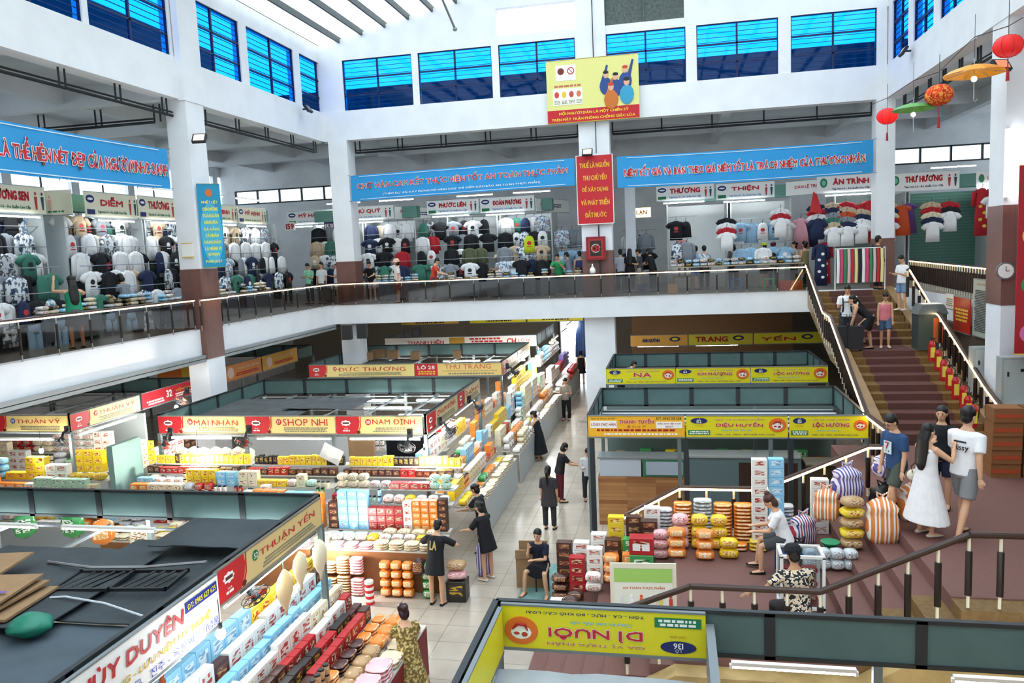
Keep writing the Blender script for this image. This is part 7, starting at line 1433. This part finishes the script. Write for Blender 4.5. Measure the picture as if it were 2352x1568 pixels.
# ---- upper floor crowd: head rows in the picture, standing on the gallery floor
def crowd(px, hrow, rz, pose, top, bot, hair, lab, tc, bc, fem=False, hat=None, H=1.62, side='back', skin=None, lift=0):
    if side == 'back':
        y = 29.2
        for _ in range(12):
            z = at(px, hrow, Y, y).z; t = FT+H+.01+lift
            y = min(29.9, max(28.0, y+(z-t)*6))
        if 700 < px < 860: y = 29.1
        p = at(px, hrow, Y, y); loc = (p.x, p.y, FT+.011+lift)
    else:
        x = -13.6; p = at(px, hrow, X, x); 
        for _ in range(12): z = at(px, hrow, X, x).z; x = max(-14.5, min(-13.0, x-(z-(FT+H+.01))*4))
        p = at(px, hrow, X, x); loc = (p.x, p.y, FT+.011)
    person(loc, rz, H, pose, top, bot, hair, lab, tc, bc, fem=fem, hat=hat, skin=skin, face=abs((rz+180) % 360-180) > 60)
CR = [(1283, 580, 175, 'lean_rail', 'tee', 'trousers', 'short', 'person in green t-shirt leaning at the far rail with a hand on the face', '#2f9a5a', '#3a4a44', 0, None),
 (1252, 570, 0, 'stand', 'tee', 'trousers', 'short', 'person in black with orange cap left of the green shirt', '#18191d', '#222', 0, ('cap', '#e0582a')),
 (1330, 555, 20, 'stand', 'tank', 'trousers', 'short', 'person in purple vest beside the fire hose cabinet', '#3a3a6a', '#222', 0, None),
 (1308, 552, 60, 'reach', 'tee', 'trousers', 'short', 'person in grey shirt raising an arm left of the fire hose cabinet', '#8a90a0', '#2a2a30', 0, None),
 (1144, 572, 80, 'phone', 'tee', 'skirt', 'bob', 'person in cream brimmed hat and brown apron dress', '#f0efe8', '#8a7058', 1, ('brim', '#e6d8b8')),
 (1083, 575, 0, 'stand', 'tee', 'shorts', 'bob', 'person in white t-shirt and cream shorts seen from behind', '#f0f0f0', '#d8d4c4', 1, None),
 (993, 600, -80, 'reach', 'tee', 'trousers', 'short', 'person in red orange t-shirt turned right', '#c8402a', '#4a3a34', 0, None),
 (912, 623, 120, 'stand', 'tee', 'skirt', 'bob', 'person in pinkish brimmed hat and flowered red skirt', '#e8dcd8', '#7a3a3a', 1, ('brim', '#e8c0a8')),
 (852, 605, 170, 'reach', 'tee', 'shorts', 'short', 'person in black t-shirt bending over goods under PHÚ QUÝ', '#15161a', '#c8b4b0', 0, None),
 (828, 600, 150, 'reach', 'tee', 'shorts', 'bob', 'person in dark striped t-shirt left of the black shirt', stripes(['#26282e', '#5a5e66'], 9, 'Z'), '#c8c0b0', 1, None),
 (877, 588, 0, 'stand', 'sleeved', 'trousers', 'short', 'person in pale denim shirt seen from behind', '#7a9ab8', '#3a4048', 0, None),
 (922, 588, 20, 'stand', 'sleeved', 'trousers', 'bob', 'person in olive shirt with beige bag', '#7d7c6a', '#3a3a36', 1, None),
 (897, 586, 10, 'stand', 'tee', 'trousers', 'short', 'person in mint grey shirt between the denim and olive shirts', '#8fb0a4', '#3a4048', 0, None),
 (736, 590, 170, 'stand', 'tee', 'trousers', 'short', 'person in white t-shirt with bag strap right of the mint shirt', '#f0f0f0', '#5a5a58', 0, None),
 (772, 612, 120, 'phone', 'tee', 'shorts', 'short', 'person in white cap and white t-shirt by the corner rail', '#f2f2f2', '#d8d0c8', 1, ('cap', '#f0f0f0')),
 (707, 598, 165, 'phone', 'tee', 'trousers', 'short', 'person in mint t-shirt with dark strap', '#8fd0b0', '#3a4a48', 0, None),
 (655, 592, 30, 'bend', 'tee', 'trousers', 'short', 'person in black t-shirt bending behind the pink shirt', '#15161a', '#26282c', 0, None),
 (632, 616, 50, 'bend', 'tee', 'trousers', 'bob', 'person in pink t-shirt bending forward', '#f0a0c0', '#3a3a40', 1, None),
 (578, 597, 120, 'phone', 'tee', 'trousers', 'short', 'person in black cap and black t-shirt looking at a phone', '#15161a', '#1c1d22', 0, ('cap', '#15161a')),
 (537, 608, 100, 'stand', 'tee', 'trousers', 'short', 'person in cream t-shirt with short black hair right of the white cap', '#efece6', '#8a8474', 1, None),
 (506, 604, 0, 'stand', 'tee', 'trousers', 'short', 'person in white cap and loose white t-shirt next to the left pillar', '#f4f4f2', '#b8a888', 0, ('cap', '#f4f4f4')),
 (487, 616, 20, 'stand', 'tee', 'trousers', 'long', 'long haired person in white hard against the left pillar', '#e8e8e8', '#6a6a68', 1, None),
 (1468, 552, 80, 'phone', 'tee', 'trousers', 'short', 'person in grey t-shirt carrying a child', '#4a4c50', '#a89c8c', 0, None),
 (1445, 546, 0, 'stand', 'tee', 'trousers', 'long', 'long haired person in black left of the grey shirt', '#15161a', '#1c1d22', 1, None),
 (1498, 552, 60, 'reach', 'tee', 'trousers', 'bob', 'person in black right of the grey shirt', '#17181c', '#26282c', 1, None),
 (1424, 558, 10, 'stand', 'tee', 'trousers', 'short', 'person in white with dark backpack by the wide pillar', '#b8bcc4', '#3a3c40', 0, None),
 (1597, 560, 20, 'stand', 'tee', 'shorts', 'short', 'child in light blue t-shirt below the THƯƠNG sign', '#9ab8e0', '#8aa8d0', 0, None),
 (1617, 560, 0, 'stand', 'tee', 'trousers', 'short', 'person in navy patterned shirt beside the light blue child', PT['leafy'], '#3a3c44', 0, None),
 (1684, 552, 20, 'stand', 'tee', 'trousers', 'bun', 'person in brown striped top seen from behind', stripes(['#4a3a34', '#6a584c'], 9, 'Z'), '#3a3a36', 1, None),
 (1776, 540, 0, 'stand', 'tank', 'trousers', 'short', 'person in dark red cap and black sleeveless top', '#15161a', '#1c1d22', 0, ('cap', '#6a1a26')),
 (1755, 550, 40, 'stand', 'tee', 'shorts', 'short', 'person in lime cap and red top', '#c8202a', '#3a3c44', 0, ('cap', '#d8ea4a')),
 (1824, 553, 110, 'stand', 'tank', 'trousers', 'bun', 'person in beige top facing the olive vest', '#c8b8a4', '#3a3a36', 1, None),
 (1848, 552, 40, 'stand', 'tank', 'trousers', 'bun', 'person in olive vest at the right end of the rail', '#8a8460', '#3a3a36', 1, None)]
for (px, hr, rz, po, tp, bt, hr_, lab, tc, bc, fm, hat) in CR: crowd(px, hr, rz, po, tp, bt, hr_, lab, tc, bc, bool(fm), hat)
crowd(1565, 512, 0, 'reach', 'dress', None, 'bun', 'person in pink flowered dress standing raised below the THƯƠNG sign', mottled('#e8a0b0', '#f4d0d8', '#c85a70', 12), '#222', True, None, 1.62, 'back', None, .55)
solid('step_stool', 'low wooden platform under the person in the pink dress', 'stool', [('seat', (-.4, .4, -.3, .3, .5, .55), CARD), ('leg', (-.4, -.3, -.3, .3, 0, .5), CARD), ('leg', (.3, .4, -.3, .3, 0, .5), CARD)], tuple(bpy.data.objects[[o.name for o in bpy.data.objects if o.get('label', '').startswith('person in pink flowered dress')][0]].location-V((0, 0, .551))))
crowd(163, 637, 60, 'headhand', 'tank', 'skirt', 'long', 'person in green top with one hand on the head among the left clothes', '#1f8a62', '#5a5a60', True, None, 1.6, 'left')
crowd(285, 622, 80, 'reach', 'tee', 'trousers', 'bob', 'person in grey striped t-shirt holding out patterned trousers', stripes(['#6a6e76', '#9a9ea4'], 9, 'Z'), '#3a3428', True, None, 1.6, 'left')
# carried bag
p = at(1085, 1300, Y, P2[0].location.y-.1)
# ================================================================ lettering belongs to its board, face to its body
HOST = {'sign_board': None, 'cloth': None, 'body': ('eye', 'eyebrow', 'mouth'), 'cylinder': ('label',), 'lantern_body': ('rib',), 'shell': ('wheel', 'pull_handle'), 'door': ('handle_and_label',), 'glass_case': ()}
bn = lambda o: o.name.split('.')[0]
for r in [o for o in bpy.data.objects if not o.parent and o.children]:
    ch = list(r.children)
    for h in ch:
        if bn(h) not in HOST: continue
        want = HOST[bn(h)]
        for c in ch:
            if c is h or c.children: continue
            n = bn(c)
            if (want is None and n not in ('frame', 'tie_cord', 'sign_board')) or (want and n in want): c.parent = h
        break
